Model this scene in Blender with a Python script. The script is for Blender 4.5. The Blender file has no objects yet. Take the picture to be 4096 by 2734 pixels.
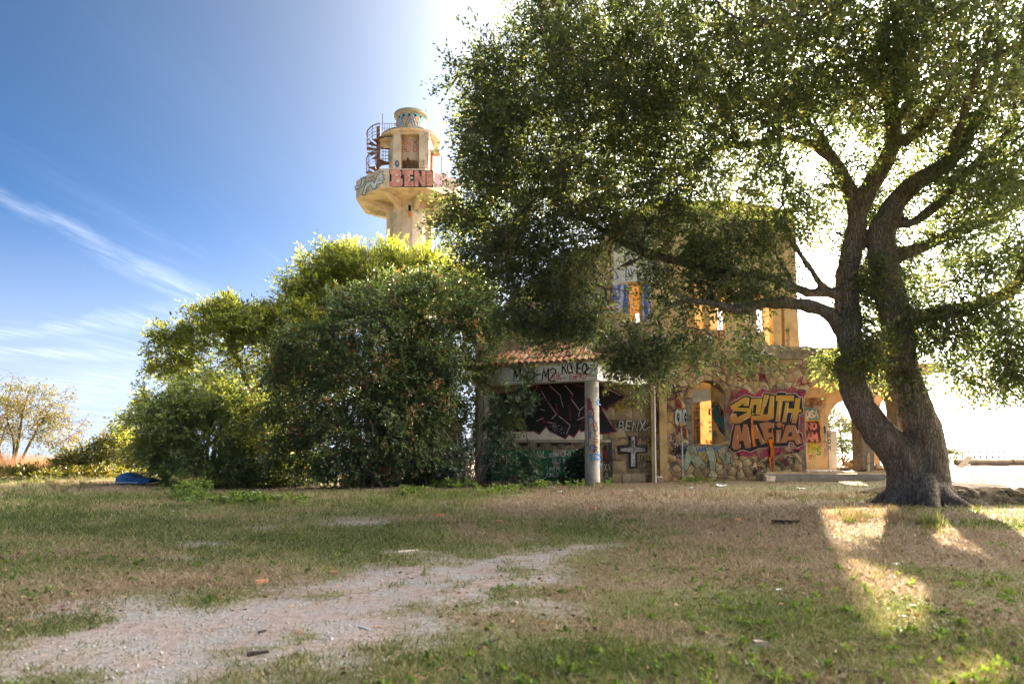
import bpy, bmesh, math, random
import numpy as np
from mathutils import Vector, Matrix
from mathutils.geometry import tessellate_polygon

R = math.radians
scene = bpy.context.scene
COL = scene.collection

# ------------------------------------------------------------------ camera
FPX = 2731.0                      # focal length in photograph pixels (24 mm on 36 mm, 4096 px wide)
PITCH, SHIFT_PX, CAM_Z = R(4.0), 242.0, 1.1
cam = bpy.data.cameras.new('camera')
cam.lens, cam.sensor_width = 24.0, 36.0
cam.shift_y = SHIFT_PX / 4096.0
cam.clip_end = 90000.0
cam.clip_start = 0.05
cam.dof.use_dof = True
cam.dof.focus_distance = 21.0
cam.dof.aperture_fstop = 2.2
camo = bpy.data.objects.new('camera', cam)
COL.objects.link(camo)
camo.location = (0, 0, CAM_Z)
camo.rotation_euler = (R(90) + PITCH, 0, 0)
scene.camera = camo

# ------------------------------------------------------------------ light
SUN_AZ, SUN_EL = R(22.0), R(20.0)          # azimuth measured from the view axis (+Y) towards +X
SUN_DIR = Vector((math.sin(SUN_AZ) * math.cos(SUN_EL), math.cos(SUN_AZ) * math.cos(SUN_EL), math.sin(SUN_EL)))
sun = bpy.data.lights.new('sun', 'SUN')
sun.energy, sun.angle, sun.color = 2.0, R(0.55), (1.0, 0.83, 0.6)
suno = bpy.data.objects.new('sun', sun)
COL.objects.link(suno)
suno.rotation_euler = SUN_DIR.to_track_quat('Z', 'Y').to_euler()
suno.location = SUN_DIR * 60

vs = scene.view_settings
vs.view_transform, vs.look, vs.gamma, vs.use_curve_mapping = 'Standard', 'None', 1.0, False
vs.exposure = 4.4

world = bpy.data.worlds.new('World')
scene.world = world
world.use_nodes = True


class NT:
    """small node-tree helper"""
    def __init__(self, tree):
        self.t = tree
    def n(self, kind, **kw):
        nd = self.t.nodes.new(kind)
        for k, v in kw.items():
            if k.startswith('i_'):
                nd.inputs[k[2:].replace('_', ' ')].default_value = v
            else:
                setattr(nd, k, v)
        return nd
    def l(self, a, b):
        self.t.links.new(a, b)
    def math(self, op, a, b=None, c=None, clamp=False):
        nd = self.t.nodes.new('ShaderNodeMath')
        nd.operation = op
        nd.use_clamp = clamp
        for i, v in enumerate((a, b, c)):
            if v is None:
                continue
            if isinstance(v, (int, float)):
                nd.inputs[i].default_value = v
            else:
                self.l(v, nd.inputs[i])
        return nd.outputs[0]
    def vmath(self, op, a, b=None, out=0):
        nd = self.t.nodes.new('ShaderNodeVectorMath')
        nd.operation = op
        for i, v in enumerate((a, b)):
            if v is None:
                continue
            if isinstance(v, (tuple, list, Vector)):
                nd.inputs[i].default_value = tuple(v)
            else:
                self.l(v, nd.inputs[i])
        return nd.outputs[out]
    def range(self, v, a, b, c=0.0, d=1.0, smooth=True):
        nd = self.t.nodes.new('ShaderNodeMapRange')
        nd.interpolation_type = 'SMOOTHSTEP' if smooth else 'LINEAR'
        self.l(v, nd.inputs[0])
        for i, x in enumerate((a, b, c, d)):
            nd.inputs[i + 1].default_value = x
        return nd.outputs[0]
    def noise(self, vec, scale, detail=4.0, rough=0.55, dist=0.0):
        nd = self.t.nodes.new('ShaderNodeTexNoise')
        nd.inputs['Scale'].default_value = scale
        nd.inputs['Detail'].default_value = detail
        nd.inputs['Roughness'].default_value = rough
        nd.inputs['Distortion'].default_value = dist
        if vec is not None:
            self.l(vec, nd.inputs['Vector'])
        return nd.outputs[0]
    def mix(self, f, a, b, mode='MIX'):
        nd = self.t.nodes.new('ShaderNodeMix')
        nd.data_type = 'RGBA'
        nd.blend_type = mode
        for i, v in ((0, f), (6, a), (7, b)):
            if isinstance(v, (int, float)):
                nd.inputs[i].default_value = v
            elif isinstance(v, (tuple, list)):
                nd.inputs[i].default_value = tuple(v) + ((1.0,) if len(v) == 3 else ())
            else:
                self.l(v, nd.inputs[i])
        return nd.outputs[2]
    def ramp(self, v, stops):
        nd = self.t.nodes.new('ShaderNodeValToRGB')
        cr = nd.color_ramp
        while len(cr.elements) < len(stops):
            cr.elements.new(0.5)
        for e, (p, c) in zip(cr.elements, stops):
            e.position = p
            e.color = tuple(c) + (1.0,)
        self.l(v, nd.inputs[0])
        return nd.outputs[0]
    def sep(self, v):
        nd = self.t.nodes.new('ShaderNodeSeparateXYZ')
        self.l(v, nd.inputs[0])
        return nd.outputs


cy = scene.cycles
cy.use_denoising = True
cy.max_bounces, cy.diffuse_bounces, cy.glossy_bounces, cy.transmission_bounces, cy.transparent_max_bounces = 8, 6, 2, 6, 8
cy.sample_clamp_indirect = 6.0


def build_world():
    t = NT(world.node_tree)
    world.node_tree.nodes.clear()
    out = t.n('ShaderNodeOutputWorld')
    bg = t.n('ShaderNodeBackground')
    bg.inputs[1].default_value = 0.05
    sky = t.n('ShaderNodeTexSky')
    sky.sky_type = 'NISHITA'
    sky.sun_disc = False
    sky.sun_elevation = SUN_EL
    sky.sun_rotation = SUN_AZ
    sky.altitude = 100
    sky.air_density, sky.dust_density, sky.ozone_density = 0.075, 0.02, 7.0
    d = t.n('ShaderNodeTexCoord').outputs['Generated']
    s = t.sep(d)
    # angular distance to the sun: a veil of thin cirrus lit from behind
    cs = t.vmath('DOT_PRODUCT', d, SUN_DIR, out=1)
    # cirrus coordinates: direction projected on a high flat layer
    zc = t.math('MAXIMUM', s[2], 0.03)
    px = t.math('DIVIDE', s[0], zc)
    py = t.math('DIVIDE', s[1], zc)
    cmb = t.n('ShaderNodeCombineXYZ')
    t.l(px, cmb.inputs[0]); t.l(py, cmb.inputs[1])
    mp = t.n('ShaderNodeMapping')
    mp.inputs['Rotation'].default_value = (0, 0, R(-38))
    mp.inputs['Scale'].default_value = (0.9, 0.16, 1.0)
    t.l(cmb.outputs[0], mp.inputs[0])
    n1 = t.noise(mp.outputs[0], 1.6, 7.0, 0.62, 0.35)
    n2 = t.noise(cmb.outputs[0], 0.35, 3.0, 0.5)
    ci = t.math('MULTIPLY', t.range(n1, 0.44, 0.78), t.range(n2, 0.36, 0.66))
    low = t.range(s[2], 0.0, 0.5, 1.0, 0.25)          # more of it towards the horizon
    ci = t.math('MULTIPLY', t.math('MULTIPLY', ci, low), 0.7)
    # two spread-out vapour trails: bands along great circles
    def trail(p1, p2, width, k):
        a, b = dir_of(*p1), dir_of(*p2)
        nrm = a.cross(b).normalized()
        along = (b - a).normalized()
        dist = t.math('ABSOLUTE', t.math('ADD', t.vmath('DOT_PRODUCT', d, nrm, out=1),
                      t.math('MULTIPLY', t.math('SUBTRACT', t.noise(d, 9.0, 4.0), 0.5), width * 1.3)))
        u = t.vmath('DOT_PRODUCT', d, along, out=1)
        ua, ub = a.dot(along), b.dot(along)
        w = t.range(u, ua, ub, 0.35, 1.0, smooth=False)
        q = t.math('DIVIDE', dist, t.math('MULTIPLY', w, width))
        m = t.range(q, 0.0, 1.0, 1.0, 0.0)
        e = t.math('MULTIPLY', t.range(u, ua - 0.25, ua + 0.02), t.range(u, ub - 0.05, ub + 0.10, 1.0, 0.0))
        nz = t.range(t.noise(mp.outputs[0], 6.0, 8.0, 0.7), 0.3, 0.68)
        return t.math('MULTIPLY', t.math('MULTIPLY', t.math('MULTIPLY', m, e), nz), k)
    tr = [trail((60, 830), (860, 1230), 0.036, 0.36), trail((-60, 1395), (420, 1425), 0.014, 0.4),
          trail((100, 1330), (720, 1255), 0.03, 0.3), trail((-200, 1560), (560, 1545), 0.05, 0.25)]
    for x in tr:
        ci = t.math('MAXIMUM', ci, x)
    # bright veil of thin cloud round the sun, falling off with the angle from it
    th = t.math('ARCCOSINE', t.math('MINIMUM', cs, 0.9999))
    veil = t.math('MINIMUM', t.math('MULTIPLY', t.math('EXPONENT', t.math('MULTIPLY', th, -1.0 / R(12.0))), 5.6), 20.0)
    # thin bright cloud, thinning leftwards; its unseen right part is boosted as added fill
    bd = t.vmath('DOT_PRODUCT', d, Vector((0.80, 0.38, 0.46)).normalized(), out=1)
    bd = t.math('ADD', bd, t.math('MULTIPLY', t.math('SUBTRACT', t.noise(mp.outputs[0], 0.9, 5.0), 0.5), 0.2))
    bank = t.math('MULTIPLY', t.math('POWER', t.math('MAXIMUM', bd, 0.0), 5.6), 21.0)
    hz = t.math('MULTIPLY', t.range(s[2], 0.0, 0.32, 1.0, 0.0), 0.9)   # pale haze along the sea horizon
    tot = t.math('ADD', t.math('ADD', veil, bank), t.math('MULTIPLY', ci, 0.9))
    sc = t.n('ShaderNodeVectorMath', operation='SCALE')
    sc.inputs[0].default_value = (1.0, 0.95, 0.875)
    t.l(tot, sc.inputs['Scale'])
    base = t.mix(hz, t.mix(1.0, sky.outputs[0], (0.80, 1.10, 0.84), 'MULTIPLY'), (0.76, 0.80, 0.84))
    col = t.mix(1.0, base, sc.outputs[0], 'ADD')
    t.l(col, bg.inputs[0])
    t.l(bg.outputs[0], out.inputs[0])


# ------------------------------------------------------------------ photograph pixel -> place
CP, SP = math.cos(PITCH), math.sin(PITCH)
CAM = Vector((0, 0, CAM_Z))

def dir_of(sx, sy):
    cx = (sx - 2048.0) / FPX
    cy = (1367.0 - sy + SHIFT_PX) / FPX
    return Vector((cx, CP - SP * cy, SP + CP * cy)).normalized()

def P(sx, sy, Y):
    d = dir_of(sx, sy)
    return CAM + d * (Y / d.y)

def G(sx, sy, z=0.0):
    d = dir_of(sx, sy)
    return CAM + d * ((z - CAM_Z) / d.z)

def PD(dx, dy, Y):
    return P(dx * 1.74372, dy * 1.74372, Y)

def GD(dx, dy, z=0.0):
    return G(dx * 1.74372, dy * 1.74372, z)

build_world()

# ------------------------------------------------------------------ objects
WL = {}          # world translation of every object made here

def link(o, parent=None, loc=(0, 0, 0)):
    COL.objects.link(o)
    o.location = loc
    WL[o.name] = Vector(loc)
    if parent is not None:
        o.parent = parent
        o.matrix_parent_inverse = Matrix.Translation(-WL[parent.name])
    return o

def mesh_obj(name, verts, faces, mat, parent=None, smooth=None, recenter=True, attrs=None):
    me = bpy.data.meshes.new(name)
    v = np.asarray(verts, dtype=np.float32).reshape(-1, 3)
    c = (v.min(0) + v.max(0)) / 2 if recenter else np.zeros(3)
    c = c.astype(np.float32)
    if recenter:
        c[2] = v[:, 2].min()
    v = v - c
    if isinstance(faces, np.ndarray):
        k = faces.shape[1]
        me.vertices.add(len(v)); me.vertices.foreach_set('co', v.ravel())
        me.loops.add(faces.size); me.loops.foreach_set('vertex_index', faces.astype(np.int32).ravel())
        me.polygons.add(len(faces)); me.polygons.foreach_set('loop_start', np.arange(0, faces.size, k, dtype=np.int32))
        me.update(calc_edges=True)
    else:
        me.from_pydata(v.tolist(), [], faces)
        me.update()
    for an, (dom, typ, data) in (attrs or {}).items():
        a = me.attributes.new(an, typ, dom)
        if typ == 'FLOAT':
            a.data.foreach_set('value', np.asarray(data, np.float32))
        else:
            a.data.foreach_set('color', np.asarray(data, np.float32).ravel())
    if smooth is not None:
        me.polygons.foreach_set('use_smooth', np.ones(len(me.polygons), dtype=bool))
        if smooth < 3.1:
            me.set_sharp_from_angle(angle=smooth)
    for m in (mat if isinstance(mat, (list, tuple)) else [mat]):
        me.materials.append(m)
    o = bpy.data.objects.new(name, me)
    return link(o, parent, tuple(float(x) for x in c))

def tag(o, label, cat=None, group=None, kind=None):
    if label: o['label'] = label
    if cat: o['category'] = cat
    if group: o['group'] = group
    if kind: o['kind'] = kind
    return o

def thing(name, label, cat, loc, group=None):
    o = bpy.data.objects.new(name, None)
    o.empty_display_size = 0.3
    link(o, None, loc)
    return tag(o, label, cat, group)

def place_copy(src, loc, rot=(0, 0, 0), scl=(1, 1, 1), parent=None):
    o = src.copy()
    link(o, parent, loc)
    o.rotation_euler = rot
    o.scale = scl
    return o


class MB:
    """collects shapes into one mesh"""
    def __init__(self):
        self.v, self.f = [], []
    def add(self, vs, fs):
        b = len(self.v)
        self.v += [tuple(x) for x in vs]
        self.f += [tuple(i + b for i in f) for f in fs]
        return self
    def box(self, a, b, jit=0.0, rng=None):
        x0, y0, z0 = a; x1, y1, z1 = b
        vs = [(x0, y0, z0), (x1, y0, z0), (x1, y1, z0), (x0, y1, z0), (x0, y0, z1), (x1, y0, z1), (x1, y1, z1), (x0, y1, z1)]
        if jit:
            vs = [tuple(c + rng.uniform(-jit, jit) for c in p) for p in vs]
        return self.add(vs, [(0, 3, 2, 1), (4, 5, 6, 7), (0, 1, 5, 4), (1, 2, 6, 5), (2, 3, 7, 6), (3, 0, 4, 7)])
    def obox(self, p, ax, ay, az):
        """oriented box: centre p, half vectors ax, ay, az"""
        p, ax, ay, az = map(Vector, (p, ax, ay, az))
        vs = [p + ax * i + ay * j + az * k for k in (-1, 1) for i, j in ((-1, -1), (1, -1), (1, 1), (-1, 1))]
        return self.add(vs, [(0, 3, 2, 1), (4, 5, 6, 7), (0, 1, 5, 4), (1, 2, 6, 5), (2, 3, 7, 6), (3, 0, 4, 7)])
    def tube(self, pts, rad, n=8, cap=True, wob=None):
        pts = [Vector(p) for p in pts]
        if isinstance(rad, (int, float)):
            rad = [rad] * len(pts)
        vs, fs = [], []
        up = None
        for i, p in enumerate(pts):
            tdir = (pts[min(i + 1, len(pts) - 1)] - pts[max(i - 1, 0)])
            if tdir.length < 1e-9: tdir = Vector((0, 0, 1))
            tdir.normalize()
            if up is None:
                up = tdir.orthogonal().normalized()
            else:
                up = (up - tdir * up.dot(tdir))
                up = up.normalized() if up.length > 1e-6 else tdir.orthogonal().normalized()
            sd = tdir.cross(up)
            for k in range(n):
                a = 2 * math.pi * k / n
                r = rad[i] * (wob(i, a) if wob else 1.0)
                vs.append(p + (up * math.cos(a) + sd * math.sin(a)) * r)
        for i in range(len(pts) - 1):
            for k in range(n):
                k2 = (k + 1) % n
                fs.append((i * n + k, i * n + k2, (i + 1) * n + k2, (i + 1) * n + k))
        if cap:
            fs.append(tuple(range(n - 1, -1, -1)))
            fs.append(tuple(range((len(pts) - 1) * n, len(pts) * n)))
        return self.add(vs, fs)
    def lathe(self, prof, c=(0, 0, 0), n=32, a0=0.0, a1=2 * math.pi):
        """profile [(r, z)] turned round the vertical axis through c"""
        full = abs(a1 - a0 - 2 * math.pi) < 1e-6
        m = n if full else n + 1
        vs, fs = [], []
        for r, z in prof:
            for k in range(m):
                a = a0 + (a1 - a0) * k / n
                vs.append((c[0] + r * math.sin(a), c[1] - r * math.cos(a), c[2] + z))
        for i in range(len(prof) - 1):
            for k in range(n):
                k2 = (k + 1) % m
                fs.append((i * m + k, i * m + k2, (i + 1) * m + k2, (i + 1) * m + k))
        return self.add(vs, fs)
    def prism(self, poly, z0, z1):
        n = len(poly)
        vs = [(x, y, z0) for x, y in poly] + [(x, y, z1) for x, y in poly]
        fs = [tuple(range(n - 1, -1, -1)), tuple(range(n, 2 * n))] + [(i, (i + 1) % n, n + (i + 1) % n, n + i) for i in range(n)]
        return self.add(vs, fs)
    def build(self, name, mat, parent=None, smooth=None):
        return mesh_obj(name, self.v, self.f, mat, parent, smooth)


def catmull(pts, step):
    """smooth curve through tuples (any dimension), sampled about every step"""
    a = np.array([tuple(p) for p in pts], float)
    a = np.vstack([2 * a[0] - a[1], a, 2 * a[-1] - a[-2]])
    out = []
    for i in range(1, len(a) - 2):
        p0, p1, p2, p3 = a[i - 1:i + 3]
        n = max(1, int(np.linalg.norm((p2 - p1)[:3]) / step))
        for k in range(n):
            u = k / n
            out.append(0.5 * (2 * p1 + (p2 - p0) * u + (2 * p0 - 5 * p1 + 4 * p2 - p3) * u * u + (3 * p1 - p0 - 3 * p2 + p3) * u ** 3))
    out.append(a[-2])
    return np.array(out)


# ------------------------------------------------------------------ materials
def new_mat(name):
    m = bpy.data.materials.new(name)
    m.use_nodes = True
    t = NT(m.node_tree)
    m.node_tree.nodes.clear()
    out = t.n('ShaderNodeOutputMaterial')
    bs = t.n('ShaderNodeBsdfPrincipled')
    t.l(bs.outputs[0], out.inputs[0])
    return m, t, bs, out

def noise_mat(name, stops, scale=4.0, rough=0.85, bump=0.3, bump_scale=None, detail=6.0, stretch=(1, 1, 1), rand=0.0,
              stain=None, stain_scale=0.7, spec=0.3, bump_dist=0.02, metal=0.0):
    """colour from a noise ramp, fine relief, optional stains of a second colour and a shift per object"""
    m, t, bs, out = new_mat(name)
    pos = t.n('ShaderNodeNewGeometry').outputs['Position']
    mp = t.n('ShaderNodeMapping')
    mp.inputs['Scale'].default_value = stretch
    t.l(pos, mp.inputs[0])
    nz = t.noise(mp.outputs[0], scale, detail, 0.62)
    if rand:
        oi = t.n('ShaderNodeObjectInfo').outputs['Random']
        nz = t.math('ADD', nz, t.math('MULTIPLY', t.math('SUBTRACT', oi, 0.5), rand))
    col = t.ramp(nz, stops)
    if stain:
        sn = t.range(t.noise(mp.outputs[0], stain_scale, 6.0, 0.65, 0.4), 0.5, 0.68)
        col = t.mix(t.math('MULTIPLY', sn, stain[1]), col, stain[0])
    t.l(col, bs.inputs['Base Color'])
    bs.inputs['Roughness'].default_value = rough
    bs.inputs['Specular IOR Level'].default_value = spec
    bs.inputs['Metallic'].default_value = metal
    if bump:
        bp = t.n('ShaderNodeBump')
        bp.inputs['Strength'].default_value = bump
        bp.inputs['Distance'].default_value = bump_dist
        t.l(t.noise(mp.outputs[0], bump_scale or scale * 6, 5.0, 0.6), bp.inputs['Height'])
        t.l(bp.outputs[0], bs.inputs['Normal'])
    return m

_PAINT = {}
def paint(rgb, wear=0.22, rough=0.55):
    """spray paint, worn through in places"""
    key = (tuple(rgb), wear, rough)
    if key in _PAINT:
        return _PAINT[key]
    m, t, bs, out = new_mat('spray_paint')
    pos = t.n('ShaderNodeNewGeometry').outputs['Position']
    n1 = t.noise(pos, 3.0, 5.0, 0.6)
    dark = tuple(c * 0.62 for c in rgb)
    t.l(t.mix(t.range(n1, 0.3, 0.7), dark, rgb), bs.inputs['Base Color'])
    bs.inputs['Roughness'].default_value = rough
    bs.inputs['Specular IOR Level'].default_value = 0.3
    if wear > 0:
        tr = t.n('ShaderNodeBsdfTransparent')
        mx = t.n('ShaderNodeMixShader')
        n2 = t.noise(pos, 26.0, 5.0, 0.7)
        n3 = t.noise(pos, 2.2, 3.0, 0.5)
        w = t.math('ADD', t.math('MULTIPLY', n2, 0.6), t.math('MULTIPLY', n3, 0.4))
        t.l(t.range(w, 0.40 + (wear - 0.22) * 0.5, 0.56 + (wear - 0.22) * 0.5), mx.inputs[0])
        t.l(tr.outputs[0], mx.inputs[1])
        t.l(bs.outputs[0], mx.inputs[2])
        t.l(mx.outputs[0], out.inputs[0])
    _PAINT[key] = m
    return m

def leaf_mat(name, stops, translucent, tfac=0.4, rough=0.5, spec=0.35):
    """leaf: tint attribute -> colour; light passes through it"""
    m, t, bs, out = new_mat(name)
    at = t.n('ShaderNodeAttribute', attribute_name='tint').outputs['Fac']
    t.l(t.ramp(at, stops), bs.inputs['Base Color'])
    bs.inputs['Roughness'].default_value = rough
    bs.inputs['Specular IOR Level'].default_value = spec
    tl = t.n('ShaderNodeBsdfTranslucent')
    t.l(t.ramp(at, translucent), tl.inputs[0])
    mx = t.n('ShaderNodeMixShader')
    mx.inputs[0].default_value = tfac
    t.l(bs.outputs[0], mx.inputs[1])
    t.l(tl.outputs[0], mx.inputs[2])
    t.l(mx.outputs[0], out.inputs[0])
    return m

# ================================================================== the lie of the land
NR = np.random.default_rng(7)
_H = np.random.default_rng(3).random((64, 64))

def vnoise(x, y):
    xi, yi = np.floor(x).astype(int), np.floor(y).astype(int)
    fx, fy = x - xi, y - yi
    fx, fy = fx * fx * (3 - 2 * fx), fy * fy * (3 - 2 * fy)
    g = lambda a, b: _H[a % 64, b % 64]
    return (g(xi, yi) * (1 - fx) + g(xi + 1, yi) * fx) * (1 - fy) + (g(xi, yi + 1) * (1 - fx) + g(xi + 1, yi + 1) * fx) * fy

def fbm(x, y, o=4):
    s, a, tot = 0.0, 1.0, 0.0
    for k in range(o):
        s = s + a * vnoise(x * 2 ** k + 17.3 * k, y * 2 ** k + 9.1 * k)
        tot += a
        a *= 0.55
    return s / tot

def sstep(v, a, b):
    u = np.clip((v - a) / (b - a), 0, 1)
    return u * u * (3 - 2 * u)

def ground_z(x, y):
    x, y = np.asarray(x, float), np.asarray(y, float)
    z = (fbm(x * 0.35, y * 0.35, 3) - 0.5) * 0.09 + (fbm(x * 2.2, y * 2.2, 3) - 0.5) * 0.035
    # a rise to the right behind the tree, level ground round the house
    z = z + 0.30 * sstep(x - 0.42 * y, 2.0, 6.0) * sstep(y, 15.0, 34.0)
    z = z + 0.12 * sstep(-x, 7.5, 11.5) * sstep(y, 14.0, 21.0) * (1 - sstep(y, 24, 34))
    # the plateau ends: falls away on the left behind the crest and everywhere beyond
    z = z - 3.0 * sstep(-x - 6.0, 0.0, 10.0) * sstep(y, 25.0, 60.0)
    far = np.hypot(x, y)
    z = z - 75.0 * sstep(far, 90.0, 330.0)
    return z

def gz(x, y):
    return float(ground_z(x, y))

def poly_mask(x, y, poly, soft):
    """1 inside the polygon, falling to 0 over `soft` metres outside"""
    x, y = np.asarray(x, float), np.asarray(y, float)
    inside = np.zeros(x.shape, bool)
    dist = np.full(x.shape, 1e9)
    n = len(poly)
    for i in range(n):
        x0, y0 = poly[i]; x1, y1 = poly[(i + 1) % n]
        cond = ((y0 > y) != (y1 > y))
        with np.errstate(divide='ignore', invalid='ignore'):
            xi = (x1 - x0) * (y - y0) / (y1 - y0 + 1e-12) + x0
        inside ^= cond & (x < xi)
        dx, dy = x1 - x0, y1 - y0
        u = np.clip(((x - x0) * dx + (y - y0) * dy) / (dx * dx + dy * dy), 0, 1)
        dist = np.minimum(dist, np.hypot(x - x0 - u * dx, y - y0 - u * dy))
    sd = np.where(inside, dist, -dist)
    return sstep(sd, -soft, soft)

PATH = [tuple(GD(*p)[:2]) for p in ((-260, 1420), (0, 1412), (330, 1385), (640, 1352), (820, 1312), (1000, 1283), (1150, 1264), (1285, 1260), (1300, 1300),
                                  (1235, 1390), (1190, 1440), (1080, 1475), (880, 1500), (640, 1545), (560, 1620), (-500, 1700))]
BARE = [  # (d px x, y, rx, ry, kind) : small bare spots in the turf
    (820, 1196, 80, 12, 1.0), (600, 1212, 40, 9, .8), (470, 1250, 70, 9, 0.8), (410, 1280, 60, 8, .7), (930, 1268, 70, 7, .6), (1000, 1330, 160, 25, .5),
    (1590, 1470, 80, 22, 0.5)]
DRY = [(1750, 1250, 320, 80, 1.0), (1980, 1330, 220, 60, .8), (1500, 1160, 420, 38, 1.0), (1850, 1180, 300, 50, 1.0), (2150, 1250, 300, 70, .9), (1240, 1145, 120, 14, .9), (1500, 1260, 200, 45, .6), (250, 1122, 130, 10, .9),
       (300, 1165, 150, 9, .5), (1700, 1330, 260, 35, .7), (500, 1330, 250, 25, .5), (2250, 1420, 200, 60, .5), (1500, 1440, 150, 30, .6), (1080, 1215, 60, 12, .6), (60, 1400, 200, 40, .35), (1400, 1310, 200, 30, .5)]
GREEN = [(1350, 1520, 260, 50, 1.0), (1040, 1138, 140, 10, 1.2), (150, 1180, 250, 40, .7), (600, 1230, 500, 40, .4), (1350, 1215, 170, 22, .6), (1900, 1400, 250, 50, .5), (850, 1250, 300, 20, .5)]

def blobs(x, y, lst):
    s = np.zeros(np.shape(x))
    for dx, dy, rx, ry, k in lst:
        c = GD(dx, dy)
        ex = abs(GD(dx + rx, dy).x - c.x)
        e0, e1 = GD(dx, dy + ry).y, GD(dx, max(dy - ry, 1045)).y
        ey = np.where(np.asarray(y) < c.y, c.y - e0, e1 - c.y)
        # the blob leans with the line of sight, as the patch lies on the ground
        xs = x - c.x * np.asarray(y) / c.y * 0.5 - c.x * 0.5
        s = np.maximum(s, k * np.exp(-((xs / ex) ** 2 + ((y - c.y) / ey) ** 2)))
    return s

def cover(x, y):
    """(gravel, bare, dry, lush) share of the ground cover at a place"""
    w = (fbm(x * 1.1 + 5, y * 1.1, 4) - 0.5)
    gr = poly_mask(x + w * 3.0, y + w * 3.6, PATH, 1.1)
    gr = gr * sstep(fbm(x * 2.3 + 31, y * 2.3, 4) + 0.25 * gr, 0.34, 0.78)
    bare = np.clip(blobs(x, y, BARE) * (0.4 + 1.3 * fbm(x * 2 + 3, y * 2, 3)), 0, 1)
    litter = sstep(y, 15.5, 20.5) * sstep(-np.abs(x + 1.5), -9.0, -6.5)
    litter = np.maximum(litter, .8 * sstep(y + 1.2 * (fbm(x * .8, y * .8, 3) - .5), 19.0, 22.5) * sstep(x, 1.0, 3.5))             # leaf litter under the shrubs
    litter = np.maximum(litter, .5 * sstep(y + 2.5 * (fbm(x * .9 + 7, y * .9, 3) - .5), 12.0, 17.0) * sstep(x, 3.5, 6.0))
    litter = np.maximum(litter, .8 * sstep(x - .42 * y, 1.0, 3.0) * sstep(y, 14.5, 18.0))
    dry = np.clip(0.10 + blobs(x, y, DRY) + 1.6 * (fbm(x * 0.8 + 50, y * 0.8, 4) - 0.5), 0, 1)
    lush = np.clip(0.36 + blobs(x, y, GREEN) + 1.5 * (fbm(x * 0.9 + 90, y * 0.9, 4) - 0.5), 0, 1)
    return gr, bare, dry, lush, litter

def make_ground():
    def axis(fine0, fine1, step, lo, hi, grow):
        a = list(np.arange(fine0, fine1 + step, step))
        s, p = step, a[-1]
        while p < hi:
            s *= grow; p += s; a.append(p)
        s, p = step, a[0]
        while p > lo:
            s *= grow; p -= s; a.insert(0, p)
        return np.array(a)
    xs = axis(-11.0, 14.0, 0.11, -420, 420, 1.12)
    ys = axis(2.0, 24.0, 0.10, -60, 420, 1.10)
    X, Y = np.meshgrid(xs, ys)
    Z = ground_z(X, Y)
    gr, bare, dry, lush, lit = cover(X, Y)
    nx, ny = len(xs), len(ys)
    v = np.stack([X, Y, Z], -1).reshape(-1, 3)
    i = np.arange((ny - 1) * (nx - 1))
    r, c = i // (nx - 1), i % (nx - 1)
    a = r * nx + c
    f = np.stack([a, a + 1, a + nx + 1, a + nx], 1)
    col = np.stack([np.clip(gr + bare, 0, 1), dry, lush, lit], -1).reshape(-1, 4)
    m, t, bs, out = new_mat('turf_and_earth')
    at = t.n('ShaderNodeAttribute', attribute_name='cover')
    s = t.sep(at.outputs['Color'])
    pos = t.n('ShaderNodeNewGeometry').outputs['Position']
    nf = t.noise(pos, 14.0, 6.0, 0.7)
    nm = t.noise(pos, 3.1, 5.0, 0.6)
    ns = t.noise(pos, 55.0, 3.0, 0.6)
    green = t.ramp(nf, [(0.25, (0.075, 0.068, 0.032)), (0.5, (0.15, 0.14, 0.06)), (0.75, (0.24, 0.215, 0.10))])
    dryc = t.ramp(nf, [(0.25, (0.08, 0.052, 0.031)), (0.5, (0.175, 0.124, 0.078)), (0.78, (0.30, 0.225, 0.15))])
    grav = t.ramp(ns, [(0.28, (0.14, 0.125, 0.11)), (0.5, (0.27, 0.25, 0.235)), (0.75, (0.46, 0.44, 0.425))])
    dirt = t.ramp(nf, [(0.3, (0.20, 0.15, 0.13)), (0.7, (0.37, 0.295, 0.26))])
    litc = t.ramp(nf, [(0.3, (0.045, 0.028, 0.018)), (0.7, (0.14, 0.085, 0.05))])
    # blend
    thr = t.math('ADD', s[1], t.math('MULTIPLY', t.math('SUBTRACT', nf, 0.5), 0.9))
    thr = t.math('SUBTRACT', thr, t.math('MULTIPLY', s[2], 0.45))
    base = t.mix(t.range(thr, 0.02, 0.5), green, dryc)
    gm = t.range(t.math('ADD', s[0], t.math('MULTIPLY', t.math('SUBTRACT', nf, 0.5), 1.3)), 0.12, 0.95)
    stony = t.mix(t.math('MULTIPLY', t.range(nm, 0.40, 0.62), 0.85), dirt, grav)
    base = t.mix(gm, base, stony)
    base = t.mix(t.math('MULTIPLY', at.outputs['Alpha'], 0.85), base, litc)
    t.l(base, bs.inputs['Base Color'])
    bs.inputs['Roughness'].default_value = 0.95
    bs.inputs['Specular IOR Level'].default_value = 0.15
    bp = t.n('ShaderNodeBump')
    bp.inputs['Strength'].default_value = 0.9
    bp.inputs['Distance'].default_value = 0.03
    t.l(t.math('ADD', nf, t.math('MULTIPLY', ns, 0.5)), bp.inputs['Height'])
    t.l(bp.outputs[0], bs.inputs['Normal'])
    o = mesh_obj('ground', v, f, m, None, smooth=3.14159, recenter=False, attrs={'cover': ('POINT', 'FLOAT_COLOR', col)})
    tag(o, 'patchy turf with a pale gravel track across it', None, None, 'structure')

make_ground()

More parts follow.
